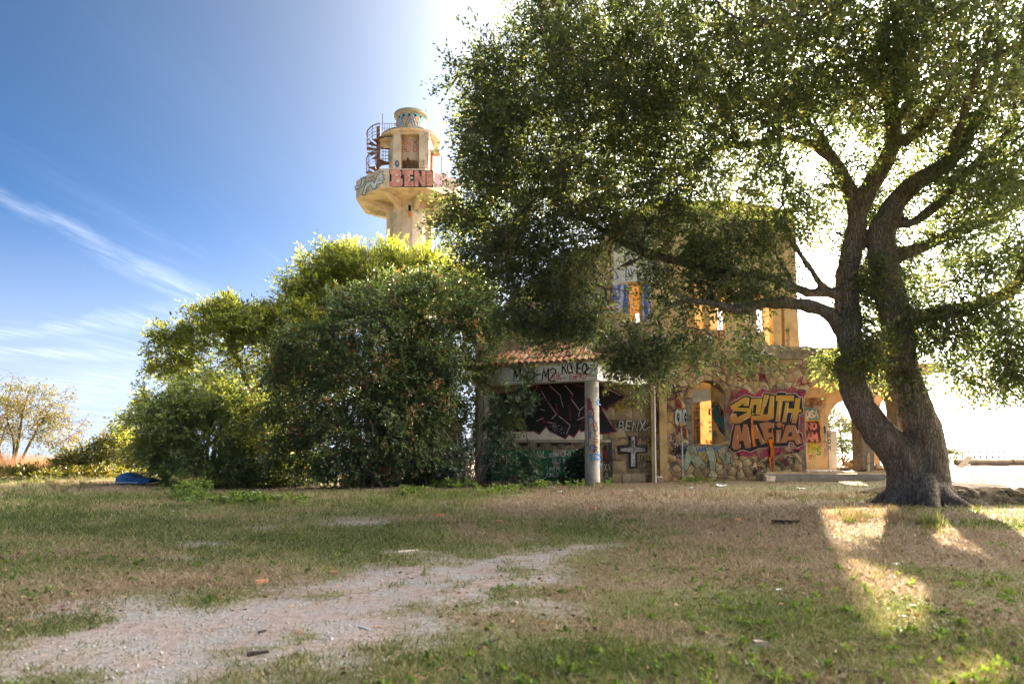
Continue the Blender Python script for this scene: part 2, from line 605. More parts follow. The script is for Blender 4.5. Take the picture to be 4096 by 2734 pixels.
# the sea far below
def make_sea():
    m, t, bs, out = new_mat('sea_water')
    bs.inputs['Base Color'].default_value = (0.10, 0.16, 0.19, 1)
    bs.inputs['Roughness'].default_value = 0.28
    pos = t.n('ShaderNodeNewGeometry').outputs['Position']
    bp = t.n('ShaderNodeBump')
    bp.inputs['Strength'].default_value = 0.5
    bp.inputs['Distance'].default_value = 0.5
    t.l(t.noise(pos, 0.12, 5.0), bp.inputs['Height'])
    t.l(bp.outputs[0], bs.inputs['Normal'])
    mb = MB()
    n = 48
    vs = [(0, 0, -62.0)]
    for rr in (300, 2000, 15000, 80000):
        vs += [(rr * math.cos(2 * math.pi * k / n), rr * math.sin(2 * math.pi * k / n), -62.0) for k in range(n)]
    fs = [(0, 1 + k, 1 + (k + 1) % n) for k in range(n)]
    for q in range(3):
        b = 1 + q * n
        fs += [(b + k, b + n + k, b + n + (k + 1) % n, b + (k + 1) % n) for k in range(n)]
    o = mesh_obj('sea', vs, fs, m, None, recenter=False)
    tag(o, 'pale sea stretching to the horizon behind the railing', None, None, 'structure')

make_sea()

# ================================================================== plants
def unit(a):
    return a / np.maximum(np.linalg.norm(a, axis=-1, keepdims=True), 1e-9)

def rnd_dir(rng, shape):
    return unit(rng.normal(size=tuple(shape) + (3,)))

def leaf_quads(pos, ldir, length, width, rng, fold=0.25):
    """one kite-shaped leaf per position, base at pos, pointing along ldir"""
    n = len(pos)
    side = unit(np.cross(ldir, rnd_dir(rng, (n,))))
    nrm = np.cross(side, ldir)
    L = (length * rng.uniform(0.7, 1.3, n))[:, None]
    W = (width * rng.uniform(0.75, 1.25, n))[:, None]
    mid = pos + ldir * L * 0.45
    v = np.stack([pos, mid + side * W * 0.5 + nrm * W * fold, pos + ldir * L - nrm * L * 0.08, mid - side * W * 0.5 + nrm * W * fold], 1)
    f = np.arange(4 * n).reshape(n, 4)
    return v.reshape(-1, 3), f

def sprays(c, outward, rng, nsprig, nleaf, slen, droop, spread=1.0):
    """leafy sprigs round each cluster centre: positions, directions, cluster index"""
    N = len(c)
    sd = unit(outward[:, None] * 0.55 + rnd_dir(rng, (N, nsprig)) * spread + np.array([0, 0, -droop]))
    ln = slen * rng.uniform(0.6, 1.25, (N, nsprig, 1, 1))
    u = rng.uniform(0.12, 1.0, (N, nsprig, nleaf, 1))
    p = c[:, None, None] + sd[:, :, None] * u * ln
    p[..., 2] -= (u[..., 0] ** 2) * ln[..., 0] * 0.18 * (1 + droop)
    p += rng.normal(size=p.shape) * slen * 0.07
    ld = unit(sd[:, :, None] * 1.0 + rnd_dir(rng, (N, nsprig, nleaf)) * 0.75)
    idx = np.broadcast_to(np.arange(N)[:, None, None], (N, nsprig, nleaf))
    tip = c[:, None] + sd * ln[:, :, 0]
    tip[..., 2] -= ln[:, :, 0, 0] * 0.18 * (1 + droop)
    sprays.stems = (np.repeat(c[:, None], nsprig, 1).reshape(-1, 3), tip.reshape(-1, 3))
    return p.reshape(-1, 3), ld.reshape(-1, 3), idx.ravel()

def lobe_points(lobes, rng, centre=None):
    """cluster centres inside ellipsoids given as (d px x, y, Y, rx px, ry px, rY metres, count)"""
    out = []
    for dx, dy, Y, rx, ry, rY, n in lobes:
        c = np.array(PD(dx, dy, Y))
        s = Y / FPX * 1.74372
        q = rnd_dir(rng, (n,)) * (rng.random((n, 1)) ** (1 / 3.3))
        e = rnd_dir(rng, (max(1, n // 7),)) + np.array([0, 0, .25])      # stray shoots beyond the outline
        q = np.vstack([q, unit(e) * rng.uniform(1.05, 1.38, (len(e), 1))])
        out.append(c + q * np.array([rx * s, rY, ry * s]))
    return np.vstack(out)

def grow(limbs, targets, rng, tip=0.004, k=0.0065, gam=0.5, arch=0.12, step=0.28):
    """twigs from the limbs to every target; returns tubes [(points, radii)]"""
    nodes, par, rad = [], [], []
    for pts in limbs:                                  # each (x, y, z, r)
        prev = -1
        for p in pts:
            nodes.append(p[:3]); par.append(prev); rad.append(p[3]); prev = len(nodes) - 1
    nb = len(nodes)
    arr = np.zeros((nb + len(targets) * 14, 3)); arr[:nb] = np.array(nodes); cnt = nb
    par = par + [0] * (len(arr) - nb)
    T = np.array(targets)
    d0 = np.min(np.linalg.norm(T[:, None] - arr[None, :nb:3], axis=2), axis=1)
    paths = []
    for ti in np.argsort(d0):
        t = T[ti]
        d = np.linalg.norm(arr[:cnt] - t, axis=1)
        j = int(np.argmin(d + 0.15 * (arr[:cnt, 2] > t[2])))
        a = arr[j]
        L = d[j]
        if L < 0.05:
            continue
        n = int(min(12, max(2, L / step)))
        bow = rng.normal(size=3) * arch * L
        bow[2] = abs(bow[2]) * 0.6
        prev = j
        ids = [j]
        for q in range(1, n + 1):
            u = q / n
            p = a + (t - a) * u + bow * math.sin(math.pi * u) + (rng.normal(size=3) * 0.03 * L if q < n else 0)
            if cnt >= len(arr):
                break
            arr[cnt] = p; par[cnt] = prev; prev = cnt; ids.append(cnt); cnt += 1
        paths.append(ids)
    load = np.zeros(cnt)
    for ids in paths:
        load[ids[-1]] += 1
    for i in range(cnt - 1, nb - 1, -1):
        load[par[i]] += load[i]
    R_ = tip + k * load ** gam
    R_[:nb] = rad
    tubes = []
    for ids in paths:
        rr = [float(R_[i]) for i in ids]
        rr[0] = min(rr[0], rr[1] * 1.25)
        tubes.append((arr[ids], rr))
    return tubes

def plant(name, label, cat, base, mats, limbs, lobes, seed, leaf, spray, group=None, trunk_name='trunk', keep=None, extra=None,
          remesh=None, twig_n=4, tint=(0.5, 0.22, 0.16), base_targets=None, twig_k=0.0035, crown_name='crown', dens=1.0):
    """a woody plant: limbs (lists of (x,y,z,r)), twigs grown to leaf clusters, a crown of single leaves"""
    rng = np.random.default_rng(seed)
    root = thing(name, label, cat, base, group)
    T = lobe_points([l[:6] + (int(l[6] * dens),) for l in lobes], rng)
    T = T[T[:, 2] > ground_z(T[:, 0], T[:, 1]) + 0.05]
    if keep is not None:
        T = T[keep(T)]
    sm = [catmull(l, 0.22) for l in limbs]
    tubes = grow(sm, T, rng, k=twig_k)
    mb = MB()
    for l in sm:
        mb.tube(l[:, :3], list(l[:, 3]), 12 if remesh else 7)
    tr = mb.build(trunk_name, mats[0], root, smooth=3.14159)
    if remesh:
        md = tr.modifiers.new('fuse', 'REMESH'); md.mode = 'VOXEL'; md.voxel_size = remesh; md.use_smooth_shade = True
        ms = tr.modifiers.new('soften', 'SMOOTH'); ms.iterations = 5; ms.factor = 0.6
        tx = bpy.data.textures.new('bark_lumps', 'CLOUDS'); tx.noise_scale = 0.32; tx.noise_depth = 3
        mp = tr.modifiers.new('lumps', 'DISPLACE'); mp.texture = tx; mp.strength = 0.10; mp.texture_coords = 'GLOBAL'; mp.mid_level = 0.5
    mb = MB()
    for p, r in tubes:
        mb.tube(p, r, twig_n, cap=False)
    if mb.v:
        tw = mb.build('twigs', mats[0], root, smooth=3.14159)
        tw['kind'] = 'stuff'
    cen = T.mean(0)
    outw = unit(T - cen + np.array([0, 0, 0.3]))
    p, ld, idx = sprays(T, outw, rng, *spray)
    v, f = leaf_quads(p, ld, leaf[0], leaf[1], rng)
    ct = rng.normal(size=len(T)) * tint[1]
    tn = np.clip(tint[0] + ct[idx] + rng.normal(size=len(p)) * tint[2], 0, 1)
    cr = mesh_obj(crown_name, v, f, mats[1], root, attrs={'tint': ('FACE', 'FLOAT', tn)})
    cr['kind'] = 'stuff'
    s0, s1 = sprays.stems
    w = (unit(np.cross(s1 - s0, rnd_dir(rng, (len(s0),)))) * np.float64(leaf[1] * .09))
    v = np.stack([s0 - w, s0 + w, s1], 1).reshape(-1, 3)
    sh = mesh_obj('shoots', v, np.arange(len(v)).reshape(-1, 3), mats[0], root)
    sh['kind'] = 'stuff'
    return root

def bark_mat():
    m, t, bs, out = new_mat('oak_bark')
    pos = t.n('ShaderNodeNewGeometry').outputs['Position']
    wn = t.n('ShaderNodeTexNoise'); wn.inputs['Scale'].default_value = 3.0
    t.l(pos, wn.inputs['Vector'])
    warp = pos
    mp = t.n('ShaderNodeMapping'); mp.inputs['Scale'].default_value = (1.0, 1.0, 0.2)
    t.l(warp, mp.inputs[0])
    vo = t.n('ShaderNodeTexVoronoi', feature='DISTANCE_TO_EDGE'); vo.inputs['Scale'].default_value = 24.0
    dn = t.n('ShaderNodeVectorMath', operation='SCALE'); dn.inputs['Scale'].default_value = 0.12
    t.l(wn.outputs['Color'], dn.inputs[0])
    t.l(t.vmath('ADD', mp.outputs[0], dn.outputs[0]), vo.inputs['Vector'])
    crack = t.range(vo.outputs['Distance'], 0.0, 0.16)
    n1 = t.noise(mp.outputs[0], 9.0, 7.0, 0.65)
    n2 = t.noise(pos, 1.4, 4.0, 0.6)
    plate = t.ramp(n1, [(0.3, (0.15, 0.115, 0.085)), (0.55, (0.27, 0.215, 0.165)), (0.75, (0.40, 0.34, 0.28))])
    plate = t.mix(t.math('MULTIPLY', t.range(n2, 0.5, 0.7), 0.5), plate, (0.17, 0.17, 0.13))
    t.l(t.mix(t.range(crack, 0.0, 1.0, 0.55, 1.0, smooth=False), (0.05, 0.038, 0.03), plate), bs.inputs['Base Color'])
    bs.inputs['Roughness'].default_value = 0.95
    bs.inputs['Specular IOR Level'].default_value = 0.1
    bp = t.n('ShaderNodeBump'); bp.inputs['Strength'].default_value = 1.0; bp.inputs['Distance'].default_value = 0.05
    t.l(t.math('ADD', t.math('MULTIPLY', crack, 0.5), t.math('MULTIPLY', n1, 0.7)), bp.inputs['Height'])
    t.l(bp.outputs[0], bs.inputs['Normal'])
    return m

BARK = bark_mat()
BARK2 = noise_mat('grey_bark', [(0.25, (0.05, 0.04, 0.03)), (0.75, (0.19, 0.155, 0.12))], scale=9.0, bump=0.6, stretch=(1, 1, 0.4), rough=0.95, spec=0.1)
OAKLEAF = leaf_mat('oak_leaf', [(0.0, (0.035, 0.05, 0.02)), (0.5, (0.10, 0.128, 0.06)), (0.9, (0.155, 0.18, 0.09)), (1.0, (0.22, 0.17, 0.07))],
                   [(0.0, (0.10, 0.16, 0.035)), (0.6, (0.25, 0.32, 0.06)), (1.0, (0.42, 0.37, 0.08))], 0.42, rough=0.42, spec=0.45)
SHRUBLEAF = leaf_mat('dark_shrub_leaf', [(0.0, (0.06, 0.09, 0.036)), (0.5, (0.12, 0.165, 0.065)), (0.86, (0.19, 0.23, 0.11)), (0.95, (0.22, 0.24, 0.12)), (1.0, (0.36, 0.13, 0.06))],
                     [(0.0, (0.06, 0.12, 0.02)), (0.9, (0.22, 0.28, 0.05)), (1.0, (0.42, 0.16, 0.05))], 0.36, rough=0.45, spec=0.3)
ACACIA = leaf_mat('mimosa_leaf', [(0.0, (0.05, 0.075, 0.022)), (0.5, (0.12, 0.155, 0.04)), (1.0, (0.22, 0.23, 0.06))],
                  [(0.0, (0.16, 0.22, 0.02)), (0.6, (0.42, 0.46, 0.035)), (1.0, (0.6, 0.54, 0.04))], 0.46)
ACACIA2 = leaf_mat('pale_mimosa_leaf', [(0.0, (0.075, 0.12, 0.05)), (0.5, (0.15, 0.21, 0.08)), (1.0, (0.22, 0.27, 0.1))],
                   [(0.0, (0.17, 0.23, 0.03)), (0.6, (0.38, 0.42, 0.05)), (1.0, (0.52, 0.50, 0.05))], 0.42)
YELLOWLEAF = leaf_mat('yellowing_leaf', [(0.0, (0.04, 0.055, 0.014)), (0.5, (0.085, 0.085, 0.02)), (1.0, (0.14, 0.09, 0.025))],
                      [(0.0, (0.07, 0.10, 0.01)), (0.5, (0.15, 0.15, 0.012)), (1.0, (0.2, 0.13, 0.015))], 0.5)
OLEANDER = leaf_mat('oleander_leaf', [(0.0, (0.025, 0.05, 0.03)), (0.6, (0.06, 0.10, 0.06)), (1.0, (0.12, 0.16, 0.09))],
                    [(0.0, (0.06, 0.14, 0.03)), (1.0, (0.2, 0.3, 0.06))], 0.2, rough=0.35, spec=0.5)
IVYLEAF = leaf_mat('ivy_leaf', [(0.0, (0.012, 0.028, 0.014)), (0.6, (0.035, 0.065, 0.03)), (1.0, (0.08, 0.12, 0.05))],
                   [(0.0, (0.04, 0.09, 0.02)), (1.0, (0.15, 0.22, 0.04))], 0.2, rough=0.35, spec=0.5)

# ------------------------------------------------------------------ the great oak
def zo(x, y, Y, w):
    """limb point: pixel in the crop (1700,0)-(4096,1500) shown at 0.9804, depth Y, width in crop px"""
    p = P(1700 + x / 0.9804, y / 0.9804, Y)
    return (p.x, p.y, p.z, max(0.02, w / 0.9804 / FPX * Y / 2))

def zt(x, y, Y, w):
    p = P(3000 + x / 1.568, 1200 + y / 1.568, Y)
    return (p.x, p.y, p.z, w / 1.568 / FPX * Y / 2)

def make_oak():
    Y0 = 14.2
    b = zt(1085, 1262, Y0, 100)
    L = []
    L.append([zt(1180, 1330, Y0 - .05, 240), zt(1150, 1250, Y0, 235), zt(1120, 1100, Y0, 235), zt(1112, 960, Y0, 228), zt(1078, 800, Y0, 222), zt(1005, 620, Y0, 208), zt(960, 480, Y0, 200),
              zt(938, 330, Y0, 196), zt(930, 180, Y0, 190), zo(1830, 1180, 14.2, 118), zo(1800, 1060, 14.2, 112), zo(1790, 930, 14.1, 105), zo(1830, 820, 14.0, 92), zo(1925, 715, 13.8, 78), zo(2050, 640, 13.5, 62),
              zo(2150, 500, 13.2, 45), zo(2230, 330, 12.8, 30), zo(2260, 150, 12.5, 18)])
    L.append([zt(960, 1300, Y0 + .05, 250), zt(980, 1210, Y0 + .05, 235), zt(980, 1080, Y0 + .05, 225), zt(920, 950, Y0 + .05, 215), zt(800, 825, Y0 + .1, 195), zt(705, 680, Y0 + .1, 172), zt(645, 540, Y0 + .1, 164), zt(626, 400, Y0 + .1, 156),
              zt(628, 280, Y0 + .1, 150), zo(1655, 1180, 14.4, 92), zo(1655, 1080, 14.4, 84), zo(1680, 950, 14.4, 78), zo(1705, 820, 14.3, 72), zo(1765, 700, 14.2, 70), zo(1825, 590, 14.1, 64),
              zo(1835, 460, 14.0, 52), zo(1790, 330, 13.8, 42), zo(1762, 220, 13.6, 32), zo(1800, 100, 13.4, 22), zo(1820, -60, 13.2, 14)])
    L.append([zt(600, 210, 14.3, 110), zo(1635, 1290, 14.3, 62), zo(1590, 1232, 14.2, 56), zo(1520, 1202, 14.1, 50), zo(1430, 1188, 14.0, 48), zo(1330, 1186, 13.9, 46), zo(1230, 1216, 13.8, 40), zo(1130, 1190, 13.8, 30),
              zo(1010, 1180, 13.9, 20), zo(930, 1230, 14.0, 12)])
    L.append([zo(1655, 1160, 14.35, 60), zo(1590, 1146, 14.3, 40), zo(1500, 1148, 14.3, 36), zo(1400, 1104, 14.4, 34), zo(1300, 1076, 14.5, 34), zo(1180, 1070, 14.7, 34), zo(1050, 1035, 14.9, 34), zo(905, 1005, 15.0, 40),
              zo(820, 968, 15.1, 38), zo(740, 928, 15.2, 30), zo(640, 865, 15.3, 22), zo(520, 842, 15.4, 14), zo(400, 872, 15.4, 9), zo(240, 915, 15.4, 6)])
    L.append([zo(850, 1010, 15.0, 16), zo(780, 1040, 14.9, 13), zo(700, 1080, 14.8, 10), zo(640, 1150, 14.8, 7)])
    L.append([zo(1590, 1144, 14.3, 34), zo(1540, 1100, 14.2, 28), zo(1490, 1020, 14.1, 24), zo(1440, 950, 14.0, 20), zo(1400, 890, 13.9, 14), zo(1330, 840, 13.8, 9)])
    L.append([zo(1700, 880, 14.3, 60), zo(1650, 700, 14.4, 48), zo(1580, 610, 14.5, 40), zo(1470, 545, 14.6, 32), zo(1330, 555, 14.8, 26), zo(1150, 580, 15.0, 20), zo(930, 620, 15.2, 12), zo(700, 560, 15.3, 8)])
    L.append([zo(1640, 690, 14.4, 36), zo(1540, 520, 14.5, 28), zo(1400, 420, 14.7, 24), zo(1200, 380, 15.0, 24), zo(980, 400, 15.2, 16), zo(700, 330, 15.3, 9), zo(450, 330, 15.3, 6)])
    L.append([zo(1780, 330, 13.8, 30), zo(1600, 200, 14.0, 22), zo(1350, 130, 14.4, 16), zo(1050, 100, 14.8, 10), zo(800, 130, 15, 7)])
    L.append([zo(1800, 1010, 14.2, 66), zo(1900, 985, 14.1, 52), zo(2000, 945, 14.0, 46), zo(2120, 895, 13.8, 42), zo(2250, 845, 13.6, 34), zo(2349, 760, 13.4, 26), zo(2450, 600, 13.0, 16)])
    L.append([zo(1850, 1250, 14.2, 90), zo(1930, 1240, 14.1, 62), zo(2020, 1226, 13.9, 56), zo(2150, 1200, 13.7, 50), zo(2290, 1145, 13.5, 46), zo(2345, 1060, 13.3, 40), zo(2400, 900, 13.0, 28), zo(2500, 700, 12.5, 18)])
    L.append([zo(1820, 830, 14.1, 60), zo(1900, 880, 13.9, 40), zo(2020, 790, 13.6, 42), zo(2080, 720, 13.4, 38), zo(2200, 600, 13.0, 28), zo(2330, 480, 12.6, 18)])
    L.append([zo(1870, 560, 14.0, 46), zo(1960, 480, 13.7, 36), zo(2060, 340, 13.2, 26), zo(2110, 180, 12.6, 18), zo(2130, -40, 12.0, 12)])
    L.append([zo(1840, 470, 14.0, 46), zo(1905, 410, 13.9, 44), zo(1872, 260, 13.6, 36), zo(1882, 130, 13.3, 28), zo(1920, -40, 12.9, 18)])
    L.append([zo(1920, 1240, 14.1, 26), zo(2040, 1290, 13.9, 16), zo(2140, 1345, 13.7, 9), zo(2230, 1380, 13.6, 6)])
    L.append([zo(1835, 460, 14.0, 40), zo(1850, 100, 12.6, 26), zo(1750, -160, 11.0, 16), zo(1600, -350, 9.6, 10)])     # towards the camera, overhead
    L.append([zo(2050, 640, 13.5, 40), zo(2150, 330, 11.5, 26), zo(2250, 0, 9.8, 14)])
    L.append([zo(1440, 1100, 14.4, 20), zo(1300, 900, 15.5, 15), zo(1050, 760, 16.5, 10), zo(800, 720, 17.0, 7)])
    for ang, ln, rr in ((200, .75, .2), (255, .6, .24), (300, .7, .2), (340, .9, .2), (30, .8, .2), (120, .8, .2), (165, .6, .18)):
        ca, sa = math.cos(R(ang)), math.sin(R(ang))
        bx, by = b[0] - .05, b[1] + .05
        L.append([(bx + ca * .2, by + sa * .2, .5, rr * 1.2), (bx + ca * .5, by + sa * .5, .16, rr), (bx + ca * (.5 + ln * .5), by + sa * (.5 + ln * .5), .0, rr * .6), (bx + ca * (.5 + ln), by + sa * (.5 + ln), -.12, rr * .35)])
    lobes = [
        (1130, 220, 15.2, 70, 115, 1.3, 95), (1145, 330, 15.2, 90, 110, 1.4, 105), (1270, 110, 15, 110, 130, 1.7, 135), (1230, 330, 15, 150, 120, 1.8, 165), (1105, 440, 15.2, 55, 70, 1.0, 46), (1038, 490, 15.4, 45, 42, 0.7, 30),
        (1400, 250, 14.6, 150, 130, 2.2, 170), (1420, 90, 14.5, 160, 110, 2.4, 165), (1300, 470, 15, 170, 90, 1.5, 130), (1580, 120, 14, 170, 130, 2.6, 180), (1560, 330, 14.3, 150, 110, 2.0, 140),
        (1760, 110, 13.6, 190, 140, 2.8, 200), (1720, 330, 14, 140, 100, 2, 110), (1960, 70, 13, 200, 130, 3, 240), (2180, 90, 12.4, 180, 180, 3, 290), (2290, 330, 12.6, 110, 160, 2.2, 170), (2110, 260, 13.2, 140, 110, 2, 60),
        (1870, 240, 13.7, 110, 90, 2, 50), (1180, 560, 15.2, 110, 60, 1.2, 75), (1210, 650, 15.4, 90, 55, 0.9, 55), (1120, 560, 15.3, 80, 60, .8, 40), (1450, 460, 14.8, 140, 55, 1.4, 56), (1620, 460, 14.4, 120, 60, 1.4, 50),
        (1300, 620, 15.1, 70, 70, 1.0, 50), (1330, 705, 15, 65, 60, .8, 40), (1250, 725, 15.2, 70, 34, .7, 20), (1530, 550, 14.8, 110, 50, 1.1, 42), (1660, 560, 14.3, 90, 55, 1.1, 40), (1560, 640, 14.4, 90, 60, 0.8, 44),
        (1450, 690, 14.5, 40, 60, 0.6, 20), (1480, 800, 14.4, 75, 65, .6, 62), (1425, 800, 14.4, 32, 45, .5, 18), (1600, 765, 14.2, 60, 50, .6, 30), (1680, 655, 14.1, 75, 50, .6, 40), (1745, 770, 14.0, 45, 45, .5, 16), (1780, 620, 14.1, 60, 40, .7, 20),
        (1840, 460, 15.2, 80, 80, 1.0, 40), (1960, 480, 15.4, 80, 70, 0.8, 36), (1990, 580, 14.9, 70, 90, .6, 44), (2060, 660, 14.7, 60, 80, 0.5, 36), (1960, 690, 14.6, 45, 80, .5, 34), (1985, 640, 13.8, 30, 60, .3, 14), (2075, 700, 13.7, 26, 60, .3, 12), (1985, 790, 14.2, 40, 50, .5, 26), (2100, 760, 14.1, 40, 60, .5, 22), (2085, 850, 13.9, 22, 45, .3, 12),
        (2180, 560, 13.4, 110, 80, 1.4, 60), (2290, 620, 13.1, 90, 80, 1.4, 45), (2280, 760, 13.3, 100, 60, 1.0, 60), (2230, 840, 13.5, 80, 45, .8, 36), (2320, 860, 13.3, 60, 50, .8, 30), (2180, 730, 13.5, 60, 45, .7, 24),
        (2200, 420, 13.2, 110, 80, 1.6, 45),
        (1260, 730, 14.9, 80, 24, .6, 30), (1350, 735, 14.8, 50, 26, .5, 20), (1180, 730, 15, 50, 24, .5, 18), (1255, 785, 14.8, 26, 12, .3, 4), (1760, 515, 14, 90, 60, .9, 36), (1945, 800, 14.2, 40, 42, 1.4, 70),
        (1330, 260, 14.9, 270, 250, 2.2, 260), (1720, 260, 14, 330, 260, 2.8, 230), (1480, 560, 14.7, 260, 110, 1.4, 50), (2130, 430, 15.6, 220, 280, 1.6, 150), (1230, 560, 15.2, 170, 150, 1.3, 110),
        (1650, -160, 13, 480, 150, 3.5, 190), (2200, -200, 11.5, 400, 180, 3, 130), (2500, 150, 11.5, 180, 300, 2.5, 120), (2480, 620, 12.6, 110, 240, 2.0, 110), (1850, -60, 9.8, 260, 130, 1.5, 45), (2300, 40, 9.6, 190, 150, 1.4, 55),
        (2600, 880, 12.4, 190, 110, 2.2, 80)]
    # windows in the foliage through which the house and the sky show
    gaps = [(1395, 580, 1500, 740, .75), (1590, 690, 1670, 765, .6), (1745, 690, 1960, 800, .95), (1800, 560, 1905, 700, .9), (1530, 830, 1900, 900, 1), (2165, 880, 2349, 1100, .9), (1080, 590, 1160, 720, .6), (1190, 850, 1390, 900, .6)]
    def keep(T):
        rng = np.random.default_rng(5)
        k = np.ones(len(T), bool)
        for i, p in enumerate(T):
            cz = Vector(p) - CAM
            f = cz.y * CP + cz.z * SP
            u = cz.z * CP - cz.y * SP
            dx = (2048 + FPX * cz.x / f) / 1.74372
            dy = (1367 + SHIFT_PX - FPX * u / f) / 1.74372
            for x0, y0, x1, y1, pr in gaps:
                if x0 < dx < x1 and y0 < dy < y1 and rng.random() < pr:
                    k[i] = False
        return k
    root = plant('oak_tree', 'huge evergreen oak with a forked grey trunk leaning over the graffiti house', 'tree', (b[0], b[1], 0.0), (BARK, OAKLEAF), L, lobes, 11,
                 (0.094, 0.045), (6, 9, 0.56, 0.25), keep=keep, remesh=0.035, tint=(0.48, 0.27, 0.18), twig_k=0.003, dens=0.88)
    return root

make_oak()

# ------------------------------------------------------------------ shrubs and mimosas left of the house
def stems(base, tops, r0, jit, rng):
    """simple limbs from a base point to the given tops"""
    out = []
    for tp, r in tops:
        a = np.array([base[0] + rng.uniform(-jit, jit), base[1] + rng.uniform(-jit, jit), base[2] - 0.1])
        b = np.array(tp)
        m1 = a + (b - a) * 0.35 + np.array([0, 0, 0.08 * np.linalg.norm(b - a)]) + rng.normal(size=3) * 0.15
        m2 = a + (b - a) * 0.7 + np.array([0, 0, 0.06 * np.linalg.norm(b - a)]) + rng.normal(size=3) * 0.2
        out.append([tuple(a) + (r,), tuple(m1) + (r * 0.75,), tuple(m2) + (r * 0.5,), tuple(b) + (0.015,)])
    return out

def bush(name, label, cat, bd, Y, tops, lobes, seed, mats, leaf, spray, r=0.07, group=None, tint=(0.5, 0.2, 0.18), jit=0.4, trunk_name='trunk', dens=1.0):
    rng = np.random.default_rng(seed)
    p = PD(bd, 1000, Y)
    z = gz(p.x, Y)
    tp = [(tuple(PD(x, y, yy)), r) for x, y, yy in tops]
    return plant(name, label, cat, (p.x, Y, z), mats, stems((p.x, Y, z), tp, r, jit, rng), lobes, seed, leaf, spray, group=group, tint=tint, trunk_name=trunk_name, dens=dens)

